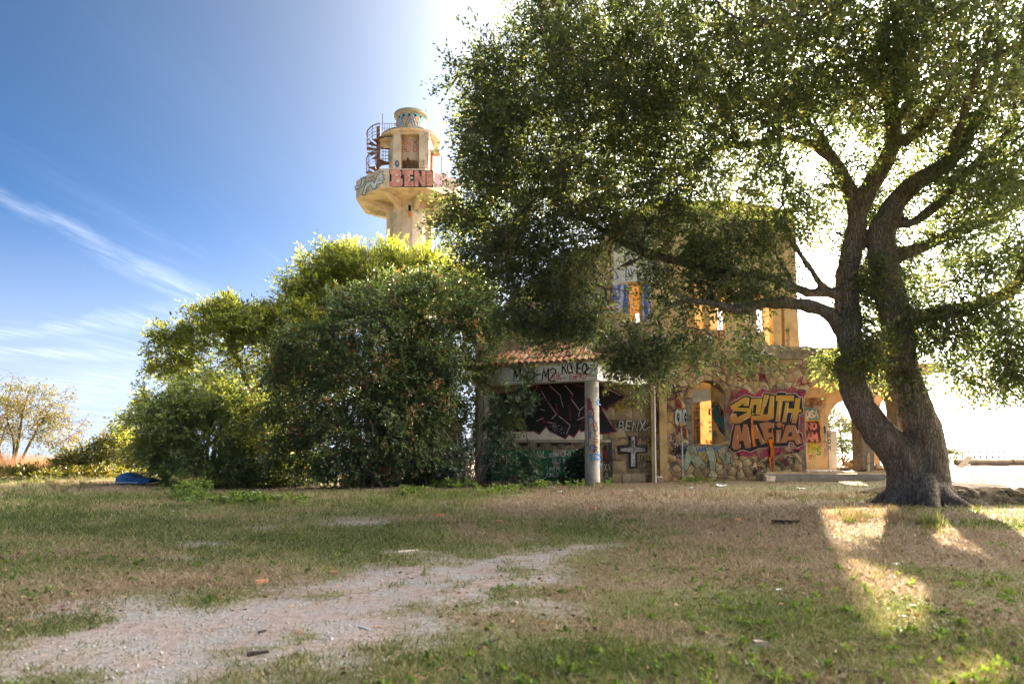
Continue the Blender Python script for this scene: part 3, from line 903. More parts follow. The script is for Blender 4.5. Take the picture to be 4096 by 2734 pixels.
def make_shrubs():
    # tall mimosa behind, its top catching the sun
    bush('mimosa_tree', 'tall feathery mimosa with sunlit yellow-green top below the tower', 'tree', 900, 29.0,
         [(700, 640, 28), (780, 580, 29), (900, 540, 29.5), (1000, 560, 29), (1060, 640, 29), (850, 660, 28), (980, 660, 28.5)],
         [(860, 628, 29, 80, 40, 1.6, 90), (940, 625, 29.5, 75, 40, 1.6, 95), (770, 615, 28.5, 80, 40, 1.2, 70), (720, 655, 28, 65, 34, 1.0, 50), (1020, 655, 29, 70, 55, 1.4, 95), (900, 670, 28.5, 160, 60, 1.5, 120),
          (760, 700, 28, 100, 40, 1.2, 60), (1060, 695, 29, 45, 45, 1, 45), (800, 588, 29, 50, 22, .8, 24), (885, 582, 29.6, 30, 22, .8, 16), (990, 600, 29.6, 40, 22, .8, 24)],
         21, (BARK2, ACACIA), (0.16, 0.046), (8, 9, 0.66, 0.0), r=0.11, tint=(0.55, 0.2, 0.18), dens=1.1)
    # mimosa to the left
    bush('mimosa_tree', 'spreading mimosa tree with loose dark sprigs reaching left over the pale bush', 'tree', 640, 26.0,
         [(380, 790, 25.5), (480, 720, 26), (520, 700, 26), (600, 720, 26.5), (400, 850, 25.5), (700, 730, 26.5), (330, 930, 25)],
         [(620, 770, 26.5, 110, 60, 1.3, 120), (500, 760, 26, 90, 50, 1.2, 80), (420, 800, 25.6, 65, 45, .9, 46), (690, 740, 26.8, 80, 40, 1.1, 60), (510, 700, 26, 40, 22, .6, 22), (385, 775, 25.6, 38, 22, .5, 18), (380, 850, 25.4, 38, 18, .5, 16),
          (600, 870, 26, 110, 70, 1.3, 100), (480, 880, 25.6, 80, 50, 1, 50), (340, 930, 25, 36, 40, .5, 18), (300, 965, 24.8, 28, 25, .5, 12), (700, 830, 26.5, 80, 60, 1.2, 60), (620, 960, 24.5, 80, 90, 1.0, 90), (640, 740, 27, 80, 42, 1.2, 60), (560, 735, 26.4, 70, 40, 1.1, 50), (700, 690, 27.5, 60, 40, 1.0, 46), (660, 1060, 23.5, 60, 40, .8, 40)],
         22, (BARK2, ACACIA), (0.15, 0.045), (7, 8, 0.52, 0.0), r=0.1, tint=(0.45, 0.22, 0.18), dens=1.15)
    # pale feathery mimosa in front
    bush('mimosa_bush', 'pale green feathery mimosa bush drooping to the grass beside the blue mattress', 'bush', 470, 21.5,
         [(420, 900, 21), (470, 870, 21.3), (540, 900, 21.5), (360, 960, 21), (600, 980, 21.5), (400, 1040, 20.5)],
         [(480, 920, 21.4, 85, 60, 1.0, 90), (405, 960, 21, 70, 56, 1.0, 85), (560, 980, 21.4, 85, 70, 1.0, 95), (372, 1020, 20.9, 45, 46, .9, 56), (450, 1040, 20.8, 110, 45, .9, 105), (590, 1050, 21, 65, 40, .8, 55),
          (425, 1080, 20.6, 45, 22, .8, 34), (500, 1090, 20.5, 70, 22, .6, 36)],
         23, (BARK2, ACACIA2), (0.135, 0.034), (7, 9, 0.46, 0.32), r=0.06, tint=(0.5, 0.24, 0.18), dens=1.3)
    # big dark shrub
    bush('evergreen_shrub', 'massive dark evergreen shrub with small glossy leaves covering the left of the porch', 'shrub', 880, 21.5,
         [(760, 800, 21), (860, 720, 21.5), (960, 690, 21.8), (1060, 700, 22), (1000, 800, 21), (720, 920, 20.8), (850, 880, 20.6), (1130, 720, 22.2), (640, 960, 21), (1050, 900, 21)],
         [(740, 820, 21.3, 105, 65, 1.1, 120), (850, 745, 21.6, 120, 70, 1.2, 140), (970, 720, 22, 110, 70, 1.2, 130), (1080, 720, 22.2, 80, 60, 1.1, 90), (965, 820, 21.6, 110, 70, 1.2, 130), (850, 870, 21, 140, 75, 1.1, 165),
          (700, 940, 20.9, 100, 70, 1.0, 115), (830, 990, 20.5, 130, 70, 0.9, 145), (930, 930, 21, 95, 80, 1.0, 110), (680, 1030, 20.5, 70, 50, .8, 50), (995, 880, 21.4, 40, 70, .9, 55), (920, 1030, 20.7, 85, 50, .8, 60), (1110, 745, 22.1, 50, 40, .7, 40), (800, 1070, 20.3, 100, 28, .6, 50),
          (1100, 660, 22.4, 50, 35, .8, 26), (990, 980, 21.6, 40, 60, .7, 50), (900, 1060, 21.6, 180, 50, .6, 90), (650, 1085, 21.4, 80, 26, .6, 46), (790, 690, 21.6, 30, 30, .5, 12), (930, 650, 22, 40, 26, .5, 14), (690, 770, 21.2, 30, 26, .5, 10), (1060, 640, 22.2, 30, 28, .5, 10), (640, 860, 20.9, 34, 30, .5, 14), (850, 670, 21.8, 36, 22, .5, 12), (850, 850, 21.4, 240, 170, 1.3, 160), (980, 1060, 21.8, 40, 40, .5, 40), (990, 660, 22.4, 70, 30, .9, 40)],
         24, (BARK2, SHRUBLEAF), (0.105, 0.052), (6, 9, 0.46, 0.35), r=0.055, jit=1.3, tint=(0.5, 0.24, 0.2), dens=1.08)
    bush('evergreen_shrub', 'dark leafy shrub behind the left end of the porch', 'shrub', 1050, 25.2, [(1040, 860, 25.2), (1080, 900, 25.2), (1030, 950, 25.2)],
         [(1050, 880, 25.2, 55, 90, .8, 80), (1055, 1000, 25.2, 55, 80, .8, 80), (1000, 950, 24.6, 50, 100, .8, 70), (1090, 800, 25.4, 40, 50, .6, 26)],
         29, (BARK2, SHRUBLEAF), (0.115, 0.056), (6, 9, 0.46, 0.3), r=0.05, tint=(0.4, 0.2, 0.2))
    # far left
    bush('yellowing_bush', 'low yellow-green bush at the far edge of the field', 'bush', 220, 40.0, [(180, 1050, 40), (260, 1020, 40), (300, 1030, 40)],
         [(215, 1050, 40, 55, 30, 1.6, 80), (275, 1030, 40, 45, 40, 1.6, 80), (175, 1070, 39, 35, 22, 1.4, 50), (320, 1050, 38, 45, 40, 1.5, 60)],
         25, (BARK2, YELLOWLEAF), (0.2, 0.07), (6, 7, 0.7, 0.0), r=0.05, tint=(0.4, 0.2, 0.2))
    bush('autumn_tree', 'thin crooked tree with sparse yellow leaves at the far left edge', 'tree', 30, 42.0,
         [(20, 900, 42), (70, 890, 42), (120, 930, 42), (-30, 900, 42), (155, 1035, 41.5), (0, 960, 42)],
         [(70, 930, 42, 75, 50, 1.8, 80), (20, 960, 42, 70, 60, 1.8, 80), (120, 985, 42, 55, 45, 1.5, 56), (-60, 930, 42, 60, 60, 1.8, 30)],
         26, (BARK2, YELLOWLEAF), (0.16, 0.06), (7, 4, 0.75, 0.0), r=0.11, tint=(0.75, 0.25, 0.2))
    bush('bare_tree', 'bare leafless tree with fine twigs behind the yellow one', 'tree', -20, 46.0,
         [(0, 870, 46), (30, 860, 46), (-40, 850, 46), (50, 890, 46)],
         [(10, 900, 46, 55, 55, 1.6, 120), (-60, 890, 46, 60, 60, 1.6, 60)],
         27, (BARK2, YELLOWLEAF), (0.05, 0.02), (2, 1, 0.5, 0.0), r=0.10)
    # seen through the arch
    p0 = P(3400, 1800, 40)
    bush('young_olive_tree', 'leafy grey-green tree seen through the open archway of the house', 'tree', 1930, 40.0, [(1915, 960, 40), (1940, 990, 40), (1960, 1000, 40)],
         [(1918, 990, 40, 26, 50, .9, 46), (1945, 1010, 40, 30, 34, .9, 44), (1900, 1020, 40, 26, 30, .9, 30)],
         28, (BARK2, SHRUBLEAF), (0.14, 0.06), (6, 7, 0.55, 0.0), r=0.05, tint=(0.7, 0.15, 0.15))
    # oleanders in the porch
    for k, (bd, Y, lob, sd, lab) in enumerate([
        (1170, 21.8, [(1160, 945, 21.6, 50, 42, .5, 26), (1200, 920, 21.5, 32, 32, .4, 14), (1140, 1000, 21.4, 30, 34, .4, 12)], 31, 'oleander with long narrow leaves growing in front of the porch mural'),
        (1160, 21.2, [(1170, 1060, 21.1, 60, 32, .5, 26), (1205, 1090, 21.0, 35, 22, .4, 12)], 32, 'low oleander clump in front of the green tiled counter'),
        (1045, 20.6, [(1020, 1085, 20.5, 50, 24, .5, 20), (1055, 1050, 20.7, 20, 26, .4, 8)], 33, 'oleander sprouting at the foot of the pale porch pillar'),
        (1060, 21.0, [(1000, 880, 20.9, 50, 36, .5, 16), (1035, 850, 21.0, 30, 28, .4, 9)], 34, 'oleander branch sticking out of the dark shrub beside the porch beam')]):
        bush('oleander', lab, 'shrub', bd, Y, [(l[0], l[1] - l[4] * .4, l[2]) for l in lob], lob, sd, (BARK2, OLEANDER), (0.19, 0.034), (6, 7, 0.16, -0.2), r=0.025, jit=0.25, group='oleanders by the porch', tint=(0.5, 0.15, 0.2))
    bush('creeper', 'light green creeper hanging over the end of the porch beam and pillar', 'creeper', 1095, 22.6, [(1120, 850, 22.7), (1150, 840, 22.6), (1110, 930, 22.6)],
         [(1110, 850, 22.6, 50, 28, .35, 26), (1160, 835, 22.4, 45, 18, .3, 16), (1150, 970, 21.7, 45, 35, .4, 34), (1215, 850, 22.0, 25, 22, .3, 8)],
         35, (BARK2, SHRUBLEAF), (0.075, 0.045), (6, 8, 0.3, 0.4), r=0.02, tint=(0.62, 0.15, 0.18))
    bush('ivy', 'dark ivy climbing the green tiles beside the painted pillar', 'ivy', 1335, 21.9, [(1335, 1060, 21.9), (1345, 1040, 22.0)],
         [(1335, 1080, 21.85, 34, 40, .16, 60), (1318, 1100, 21.7, 30, 16, .18, 26), (1350, 1050, 21.95, 16, 26, .12, 18)],
         36, (BARK2, IVYLEAF), (0.075, 0.062), (6, 7, 0.16, 0.3), r=0.012, jit=0.2)

make_shrubs()

def dead_branches():
    rng = np.random.default_rng(77)
    p0 = PD(1075, 1090, 21.0)
    root = thing('dead_branches', 'tangle of bare dead branches beside the left porch pillar', 'branches', (p0.x, 21.0, 0))
    m = noise_mat('dead_twig', [(0.3, (0.13, 0.10, 0.075)), (0.7, (0.36, 0.29, 0.22))], scale=12, bump=.3)
    for k in range(26):
        x0, x1 = rng.uniform(1000, 1120), rng.uniform(960, 1180)
        Y = rng.uniform(20.4, 21.4)
        a, b = np.array(PD(x0, 1108, Y)), np.array(PD(x1, rng.uniform(930, 1060), Y + rng.uniform(-.3, .3)))
        a[2] = gz(a[0], a[1]) - .05
        mid = (a + b) / 2 + np.array([rng.normal() * .25, rng.normal() * .15, rng.uniform(0, .35)])
        pts = catmull([tuple(a), tuple(mid), tuple(b)], .12)
        r = rng.uniform(.010, .02)
        MB().tube([tuple(q) for q in pts], list(np.linspace(r, r * .4, len(pts))), 5).build('branch', m, root, smooth=3.14)
    for k in range(16):
        x0 = rng.uniform(560, 960)
        Y = rng.uniform(20.0, 20.8)
        a, b = np.array(PD(x0, 1110, Y)), np.array(PD(x0 + rng.normal() * 45, rng.uniform(1000, 1080), Y - .2))
        a[2] = gz(a[0], a[1]) - .05
        mid = (a + b) / 2 + np.array([rng.normal() * .2, -.1, rng.uniform(0, .2)])
        pts = catmull([tuple(a), tuple(mid), tuple(b)], .12)
        r = rng.uniform(.008, .016)
        MB().tube([tuple(q) for q in pts], list(np.linspace(r, r * .4, len(pts))), 5).build('branch', m, root, smooth=3.14)
dead_branches()

# ================================================================== painted writing and murals
def zone(x0, y0, k):
    return lambda x, y: (x0 + x / k, y0 + y / k)
Z1, Z2, Z3 = zone(1380, 400, 2.8), zone(1850, 1350, 2.412), zone(2600, 1350, 2.1355)
Z5, Z6, Z7, Z8 = zone(2600, 1550, 3.7325), zone(2880, 1500, 3.336), zone(2350, 950, 2.61), zone(3100, 1450, 3.015)
Z9, Z10, Z11 = zone(2230, 1450, 3.015), zone(1900, 1700, 4.517), zone(1850, 1050, 3.074)

def on_plane(Y, base=0.004):
    def f(sx, sy, lay):
        p = P(sx, sy, Y)
        return Vector((p.x, p.y - base - 0.003 * lay, p.z))
    return f

def on_any_plane(pt, nrm, base=0.004):
    pt, nrm = Vector(pt), Vector(nrm).normalized()
    def f(sx, sy, lay):
        d = dir_of(sx, sy)
        s = (pt - CAM).dot(nrm) / d.dot(nrm)
        return CAM + d * s + nrm * (base + 0.003 * lay)
    return f

def on_cylinder(cx, cy, r, base=0.004):
    def f(sx, sy, lay):
        d = dir_of(sx, sy)
        a = d.x ** 2 + d.y ** 2
        b = 2 * (d.x * -cx + d.y * -cy)
        c = cx * cx + cy * cy - r * r
        disc = max(b * b - 4 * a * c, 0.0)
        t = (-b - math.sqrt(disc)) / (2 * a)
        p = CAM + d * t
        n = Vector((p.x - cx, p.y - cy, 0)).normalized()
        return p + n * (base + 0.003 * lay)
    return f

class Spray:
    """collects flat painted shapes of one colour on one surface"""
    def __init__(self, z, surf, lay=0):
        self.z, self.s, self.lay, self.mb, self.pieces = z, surf, lay, MB(), []
    def pt(self, x, y):
        return self.s(*self.z(x, y), self.lay)
    def poly(self, pts, sub=None):
        if sub:
            q = []
            for i, a in enumerate(pts):
                b = pts[(i + 1) % len(pts)]
                n = max(1, int(math.hypot(b[0] - a[0], b[1] - a[1]) / sub))
                q += [(a[0] + (b[0] - a[0]) * k / n, a[1] + (b[1] - a[1]) * k / n) for k in range(n)]
            pts = q
        tri = tessellate_polygon([[Vector((x, y, 0)) for x, y in pts]])
        self.pieces.append(('graffiti', MB().add([self.pt(x, y) for x, y in pts], [tuple(t) for t in tri])))
        return self
    def disc(self, x, y, rx, ry=None, n=18):
        ry = ry or rx
        return self.poly([(x + rx * math.cos(2 * math.pi * k / n), y + ry * math.sin(2 * math.pi * k / n)) for k in range(n)])
    def line(self, pts, w, smooth=False, closed=False, into=None):
        if closed:
            pts = list(pts) + [pts[0]]
        if smooth and len(pts) > 2:
            a = catmull([(x, y, 0.0) for x, y in pts], max(w, 6.0))
            pts = [(p[0], p[1]) for p in a]
        L = []
        for i, (x, y) in enumerate(pts):
            x0, y0 = pts[max(i - 1, 0)]; x1, y1 = pts[min(i + 1, len(pts) - 1)]
            if i and i < len(pts) - 1:
                d0 = Vector((x - x0, y - y0)).normalized() if (x, y) != (x0, y0) else Vector((1, 0))
                d1 = Vector((x1 - x, y1 - y)).normalized() if (x, y) != (x1, y1) else Vector((1, 0))
                nn = Vector((-(d0.y + d1.y), d0.x + d1.x))
                if nn.length < 0.3:
                    nn = Vector((-d0.y, d0.x))
                nn.normalize()
                k = min(1.6, 1.0 / max(0.3, nn.dot(Vector((-d0.y, d0.x)))))
            else:
                dd = Vector((x1 - x0, y1 - y0))
                dd = dd.normalized() if dd.length > 1e-6 else Vector((1, 0))
                nn, k = Vector((-dd.y, dd.x)), 1.0
                ext = -0.35 * w if i == 0 else 0.35 * w
                x, y = x + dd.x * ext, y + dd.y * ext
            L.append((x + nn.x * w * k / 2, y + nn.y * w * k / 2, x - nn.x * w * k / 2, y - nn.y * w * k / 2))
        vs, fs = [], []
        for a in L:
            vs += [self.pt(a[0], a[1]), self.pt(a[2], a[3])]
        for i in range(len(L) - 1):
            fs.append((2 * i, 2 * i + 1, 2 * i + 3, 2 * i + 2))
        if into is None:
            into = MB()
            self.pieces.append(('painted_line', into))
        into.add(vs, fs)
        return self
    def text(self, s, x, y, h, w=None, sw=None, slant=0.0, gap=0.35, vertical=False, jit=0.0, seed=1):
        """hand-drawn capitals; x, y = lower left; h = height, w = letter width"""
        rng = random.Random(seed)
        w = w or h * 0.62
        sw = sw or h * 0.12
        for ch in s:
            glyph = MB()
            for st in FONT.get(ch, '').split('|'):
                if not st:
                    continue
                pts = []
                for q in st.split():
                    a, b = q.split(',')
                    px, py = float(a) / 4 * w, float(b) / 6 * h
                    pts.append((x + px + slant * py + rng.uniform(-jit, jit), y - py + rng.uniform(-jit, jit)))
                self.line(pts, sw, smooth=len(pts) > 4, into=glyph)
            if glyph.v:
                self.pieces.append(('painted_letter', glyph))
            if vertical:
                y += h * (1 + gap)
            else:
                x += w * (1 + gap)
        return self
    def done(self, mat, parent, name='graffiti'):
        for nm, mb in self.pieces:
            mb.build(name if nm == 'graffiti' else nm, mat, parent)

FONT = {
    'A': '0,0 2,6 4,0|0.8,2.2 3.3,2.2', 'B': '0,0 0,6 2.6,5.8 3.4,4.6 2.4,3.2 0,3|2.4,3.1 3.9,2.2 3.4,0.5 0,0', 'C': '4,5 2.6,6 0.8,5 0,3 0.8,0.8 2.6,0 4,1', 'D': '0,0 0,6 2.5,5.4 4,3 2.5,0.5 0,0',
    'E': '4,6 0,6 0,0 4,0|0,3 3,3', 'F': '4,6 0,6 0,0|0,3 3,3', 'G': '4,5 2.6,6 0.8,5 0,3 0.8,0.8 2.6,0 4,1 4,3 2.4,3', 'H': '0,0 0,6|4,0 4,6|0,3 4,3', 'I': '2,0 2,6', 'J': '3,6 3,1.5 2,0 0.5,0.6 0,1.6',
    'K': '0,0 0,6|4,6 0.2,2.8|1.2,3.6 4,0', 'L': '0,6 0,0 4,0', 'M': '0,0 0.4,6 2,2.2 3.6,6 4,0', 'N': '0,0 0,6 4,0 4,6', 'O': '2,6 0.5,5 0,3 0.5,1 2,0 3.5,1 4,3 3.5,5 2,6', 'P': '0,0 0,6 2.8,5.9 3.8,4.6 2.8,3.1 0,3',
    'Q': '2,6 0.5,5 0,3 0.5,1 2,0 3.5,1 4,3 3.5,5 2,6|2.5,1.5 4,-0.5', 'R': '0,0 0,6 2.8,5.9 3.8,4.6 2.8,3.1 0,3|1.6,3 4,0', 'S': '4,5.2 2.4,6 0.6,5.2 0.6,3.8 2,3 3.5,2.2 3.6,0.9 2,0 0,0.8', 'T': '0,6 4,6|2,6 2,0',
    'U': '0,6 0,1.6 1,0.2 2.2,0 3.4,0.6 4,1.8 4,6', 'V': '0,6 2,0 4,6', 'W': '0,6 1,0 2,4 3,0 4,6', 'X': '0,0 4,6|0,6 4,0', 'Y': '0,6 2,3 4,6|2,3 2,0', 'Z': '0,6 4,6 0,0 4,0',
    '0': '2,6 0.5,5 0,3 0.5,1 2,0 3.5,1 4,3 3.5,5 2,6', '1': '1,4.6 2.2,6 2.2,0', '2': '0,5 1.6,6 3.6,5.2 3.4,3.6 1.4,1.6 0,0 4,0', '3': '0.4,5.6 2.6,6 3.4,4.6 1.8,3.2 3.8,2 3,0.3 0,0.4', '-': '0.6,3 3.4,3', '!': '2,2 2,6|2,0 2,0.6',
    '+': '2,1 2,5|0,3 4,3', '"': '1,4.6 1,5.4|3,4.6 3,5.4', 'e': '0,1.6 3.6,2 3,3.8 1,3.8 0,2 1,0.3 3.6,0.5', 't': '2,6 1.8,1 3,0 4,0.6|0.4,4 3.6,4', 'i': '2,0 2,3.6|2,5 2,5.4', 'c': '3.6,3.4 1.4,4 0,2 1.4,0 4,0.8', 'k': '0,0 0.6,6|3.6,3.8 0.4,1.8 4,0', 's': '3.4,3.8 0.8,3.6 2.6,1.8 0.4,0.2'}

INK, BLUE, RED, MAGENTA, WHITE, ORANGE = (0.012, 0.012, 0.014), (0.02, 0.16, 0.42), (0.42, 0.03, 0.025), (0.40, 0.035, 0.09), (0.62, 0.62, 0.6), (0.75, 0.19, 0.015)
PURPLE, DKRED, TEAL, CREAM, GREENP, YELLOW, PINK = (0.09, 0.025, 0.09), (0.20, 0.02, 0.03), (0.03, 0.22, 0.30), (0.66, 0.52, 0.38), (0.16, 0.38, 0.05), (0.62, 0.42, 0.03), (0.72, 0.30, 0.25)

# ================================================================== the house
PLASTER = noise_mat('ochre_plaster', [(0.25, (0.36, 0.22, 0.085)), (0.5, (0.56, 0.385, 0.17)), (0.8, (0.66, 0.49, 0.26))], scale=1.7, bump=0.5, bump_scale=22, stain=((0.16, 0.12, 0.075), 0.55), stain_scale=0.9)
PALE_PLASTER = noise_mat('pale_plaster', [(0.25, (0.46, 0.42, 0.35)), (0.55, (0.62, 0.57, 0.48)), (0.85, (0.70, 0.66, 0.58))], scale=2.0, bump=0.35, bump_scale=26, stain=((0.30, 0.26, 0.2), 0.5), stain_scale=1.2)
MORTAR = noise_mat('wall_mortar', [(0.3, (0.16, 0.12, 0.08)), (0.7, (0.34, 0.27, 0.18))], scale=6, bump=0.6, bump_scale=40)
STONE = noise_mat('ochre_stone', [(0.18, (0.22, 0.135, 0.06)), (0.42, (0.42, 0.27, 0.12)), (0.62, (0.54, 0.39, 0.20)), (0.85, (0.52, 0.42, 0.28))], scale=2.6, bump=0.7, bump_scale=22, rand=0.36, stain=((0.15, 0.105, 0.07), 0.7), stain_scale=1.1)
BROWNSTONE = noise_mat('brown_stone', [(0.2, (0.09, 0.065, 0.04)), (0.45, (0.20, 0.15, 0.095)), (0.65, (0.30, 0.225, 0.13)), (0.9, (0.36, 0.30, 0.22))], scale=3.0, bump=0.6, bump_scale=28, rand=0.45, stain=((0.10, 0.085, 0.07), 0.5), stain_scale=1.3)
COLUMN = noise_mat('column_plaster', [(0.3, (0.30, 0.265, 0.21)), (0.55, (0.44, 0.40, 0.335)), (0.8, (0.54, 0.50, 0.44))], scale=3.5, bump=0.6, bump_scale=20, stain=((0.20, 0.17, 0.13), 0.7), stain_scale=1.6)
WEATHERED = noise_mat('weathered_ledge', [(0.25, (0.17, 0.125, 0.07)), (0.5, (0.34, 0.25, 0.14)), (0.8, (0.46, 0.36, 0.22))], scale=2.8, bump=0.8, bump_scale=14, stain=((0.10, 0.085, 0.06), 0.8), stain_scale=1.3, bump_dist=.04)
CONCRETE = noise_mat('worn_concrete', [(0.25, (0.20, 0.165, 0.12)), (0.55, (0.36, 0.30, 0.225)), (0.85, (0.46, 0.40, 0.32))], scale=2.2, bump=0.4, bump_scale=30, stain=((0.16, 0.14, 0.11), 0.65), stain_scale=1.0)
WHITEWASH = noise_mat('whitewashed_beam', [(0.25, (0.52, 0.50, 0.45)), (0.6, (0.70, 0.68, 0.63)), (0.85, (0.76, 0.74, 0.70))], scale=2.0, bump=0.2, bump_scale=30, stain=((0.34, 0.30, 0.24), 0.5), stain_scale=1.5)
TILE = noise_mat('terracotta_tile', [(0.2, (0.16, 0.07, 0.04)), (0.45, (0.36, 0.15, 0.075)), (0.7, (0.46, 0.23, 0.13)), (0.9, (0.48, 0.36, 0.26))], scale=5.0, bump=0.3, bump_scale=30, rand=0.5, stain=((0.10, 0.09, 0.06), 0.6), stain_scale=2.2)
GREENTILE = noise_mat('green_glazed_tile', [(0.3, (0.008, 0.06, 0.022)), (0.7, (0.02, 0.12, 0.045))], scale=3, bump=0.05, bump_scale=12, rand=0.5, rough=0.45, spec=0.2)
SHUTTER = noise_mat('painted_shutter', [(0.32, (0.05, 0.20, 0.45)), (0.47, (0.10, 0.10, 0.34)), (0.56, (0.50, 0.52, 0.56)), (0.8, (0.62, 0.64, 0.66))], scale=3.2, bump=0.3, bump_scale=12, stretch=(1.3, 1, 0.35), detail=4, rough=0.6)
INTERIOR = noise_mat('orange_interior_plaster', [(0.25, (0.50, 0.31, 0.13)), (0.55, (0.66, 0.47, 0.25)), (0.85, (0.72, 0.58, 0.38))], scale=1.5, bump=0.3, bump_scale=20, stain=((0.24, 0.10, 0.05), 0.6), stain_scale=1.2)
RUST = noise_mat('rusty_iron', [(0.3, (0.05, 0.03, 0.022)), (0.7, (0.17, 0.085, 0.05))], scale=12, bump=0.3, rough=0.8)

def slab_wall(name, outer, holes, y0, y1, mat, parent, X=None):
    """wall between the planes y0 (front) and y1, outline and holes as (x, z) lists"""
    loops = [outer] + holes
    flat = [p for l in loops for p in l]
    tri = tessellate_polygon([[Vector((x, z, 0)) for x, z in l] for l in loops])
    n = len(flat)
    vs = [(x, y0, z) for x, z in flat] + [(x, y1, z) for x, z in flat]
    fs = [tuple(t) for t in tri] + [tuple(i + n for i in reversed(t)) for t in tri]
    b = 0
    for l in loops:
        m = len(l)
        fs += [(b + i, b + (i + 1) % m, n + b + (i + 1) % m, n + b + i) for i in range(m)]
        b += m
    return mesh_obj(name, vs, fs, mat, parent)

def arch_loop(x0, x1, z0, zs, zt, n=14):
    """opening outline: sill z0, spring zs, crown zt"""
    c, r = (x0 + x1) / 2, (x1 - x0) / 2
    pts = [(x0, z0), (x1, z0)]
    for k in range(n + 1):
        a = math.pi * k / n
        pts.append((c + r * math.cos(a), zs + (zt - zs) * math.sin(a)))
    return pts

def cell_polys(rect, seeds, gap=None):
    """voronoi cells of 2D seeds inside rect"""
    x0, z0, x1, z1 = rect
    S = np.array(seeds)
    out = []
    for i, s in enumerate(S):
        poly = [(x0, z0), (x1, z0), (x1, z1), (x0, z1)]
        d = np.hypot(*(S - s).T)
        for j in np.argsort(d)[1:18]:
            m = (S[j] + s) / 2
            nx, nz = S[j] - s
            q = []
            for k in range(len(poly)):
                a, b = poly[k], poly[(k + 1) % len(poly)]
                da = (a[0] - m[0]) * nx + (a[1] - m[1]) * nz
                db = (b[0] - m[0]) * nx + (b[1] - m[1]) * nz
                if da <= 0:
                    q.append(a)
                if (da < 0 < db) or (db < 0 < da):
                    u = da / (da - db)
                    q.append((a[0] + (b[0] - a[0]) * u, a[1] + (b[1] - a[1]) * u))
            poly = q
            if len(poly) < 3:
                break
        out.append(poly if len(poly) >= 3 else [(0, 0), (0, 0), (0, 0)])
    return out

def stone_block(poly, yf, rng, mat, parent, joint=0.014, proud=0.014, name='stone'):
    """one stone of a wall face: outline poly (x, z), rounded edge, standing proud of the plane yf"""
    c = np.mean(poly, axis=0)
    # drop very short edges
    pts = []
    for p in poly:
        if not pts or math.hypot(p[0] - pts[-1][0], p[1] - pts[-1][1]) > 0.03:
            pts.append(p)
    if len(pts) < 3:
        return None
    r = max(np.hypot(*(np.array(pts) - c).T))
    if r < 0.07:
        return None
    def inset(d):
        q = []
        for x, z in pts:
            L = math.hypot(x - c[0], z - c[1])
            k = max(0.3, 1 - d / max(L, 1e-6) * 1.25)
            q.append((c[0] + (x - c[0]) * k, c[1] + (z - c[1]) * k))
        return q
    h = proud * rng.uniform(0.6, 1.15)
    a, b, d = inset(joint), inset(joint + 0.006), inset(joint + 0.02)
    n = len(pts)
    vs = [(x, yf + 0.01, z) for x, z in a] + [(x, yf - h * 0.6, z) for x, z in b] + [(x, yf - h, z) for x, z in d]
    fs = [(i, (i + 1) % n, n + (i + 1) % n, n + i) for i in range(n)] + [(n + i, n + (i + 1) % n, 2 * n + (i + 1) % n, 2 * n + i) for i in range(n)] + [tuple(range(2 * n, 3 * n))]
    return mesh_obj(name, vs, fs, mat, parent, smooth=0.6)

def push_out(poly, loops):
    """keeps a stone outline out of the openings"""
    res = []
    for x, z in poly:
        for (x0, x1, z0, zs, zt) in loops:
            c, r = (x0 + x1) / 2, (x1 - x0) / 2
            if x0 < x < x1 and z0 < z:
                if z < zs:
                    x = x0 if x < c else x1
                else:
                    u = math.hypot((x - c) / r, (z - zs) / (zt - zs))
                    if u < 1:
                        k = 1 / max(u, 0.05)
                        x, z = c + (x - c) * k, zs + (z - zs) * k
        res.append((x, z))
    return res

def area2(poly):
    return abs(sum(poly[i][0] * poly[(i + 1) % len(poly)][1] - poly[(i + 1) % len(poly)][0] * poly[i][1] for i in range(len(poly)))) / 2

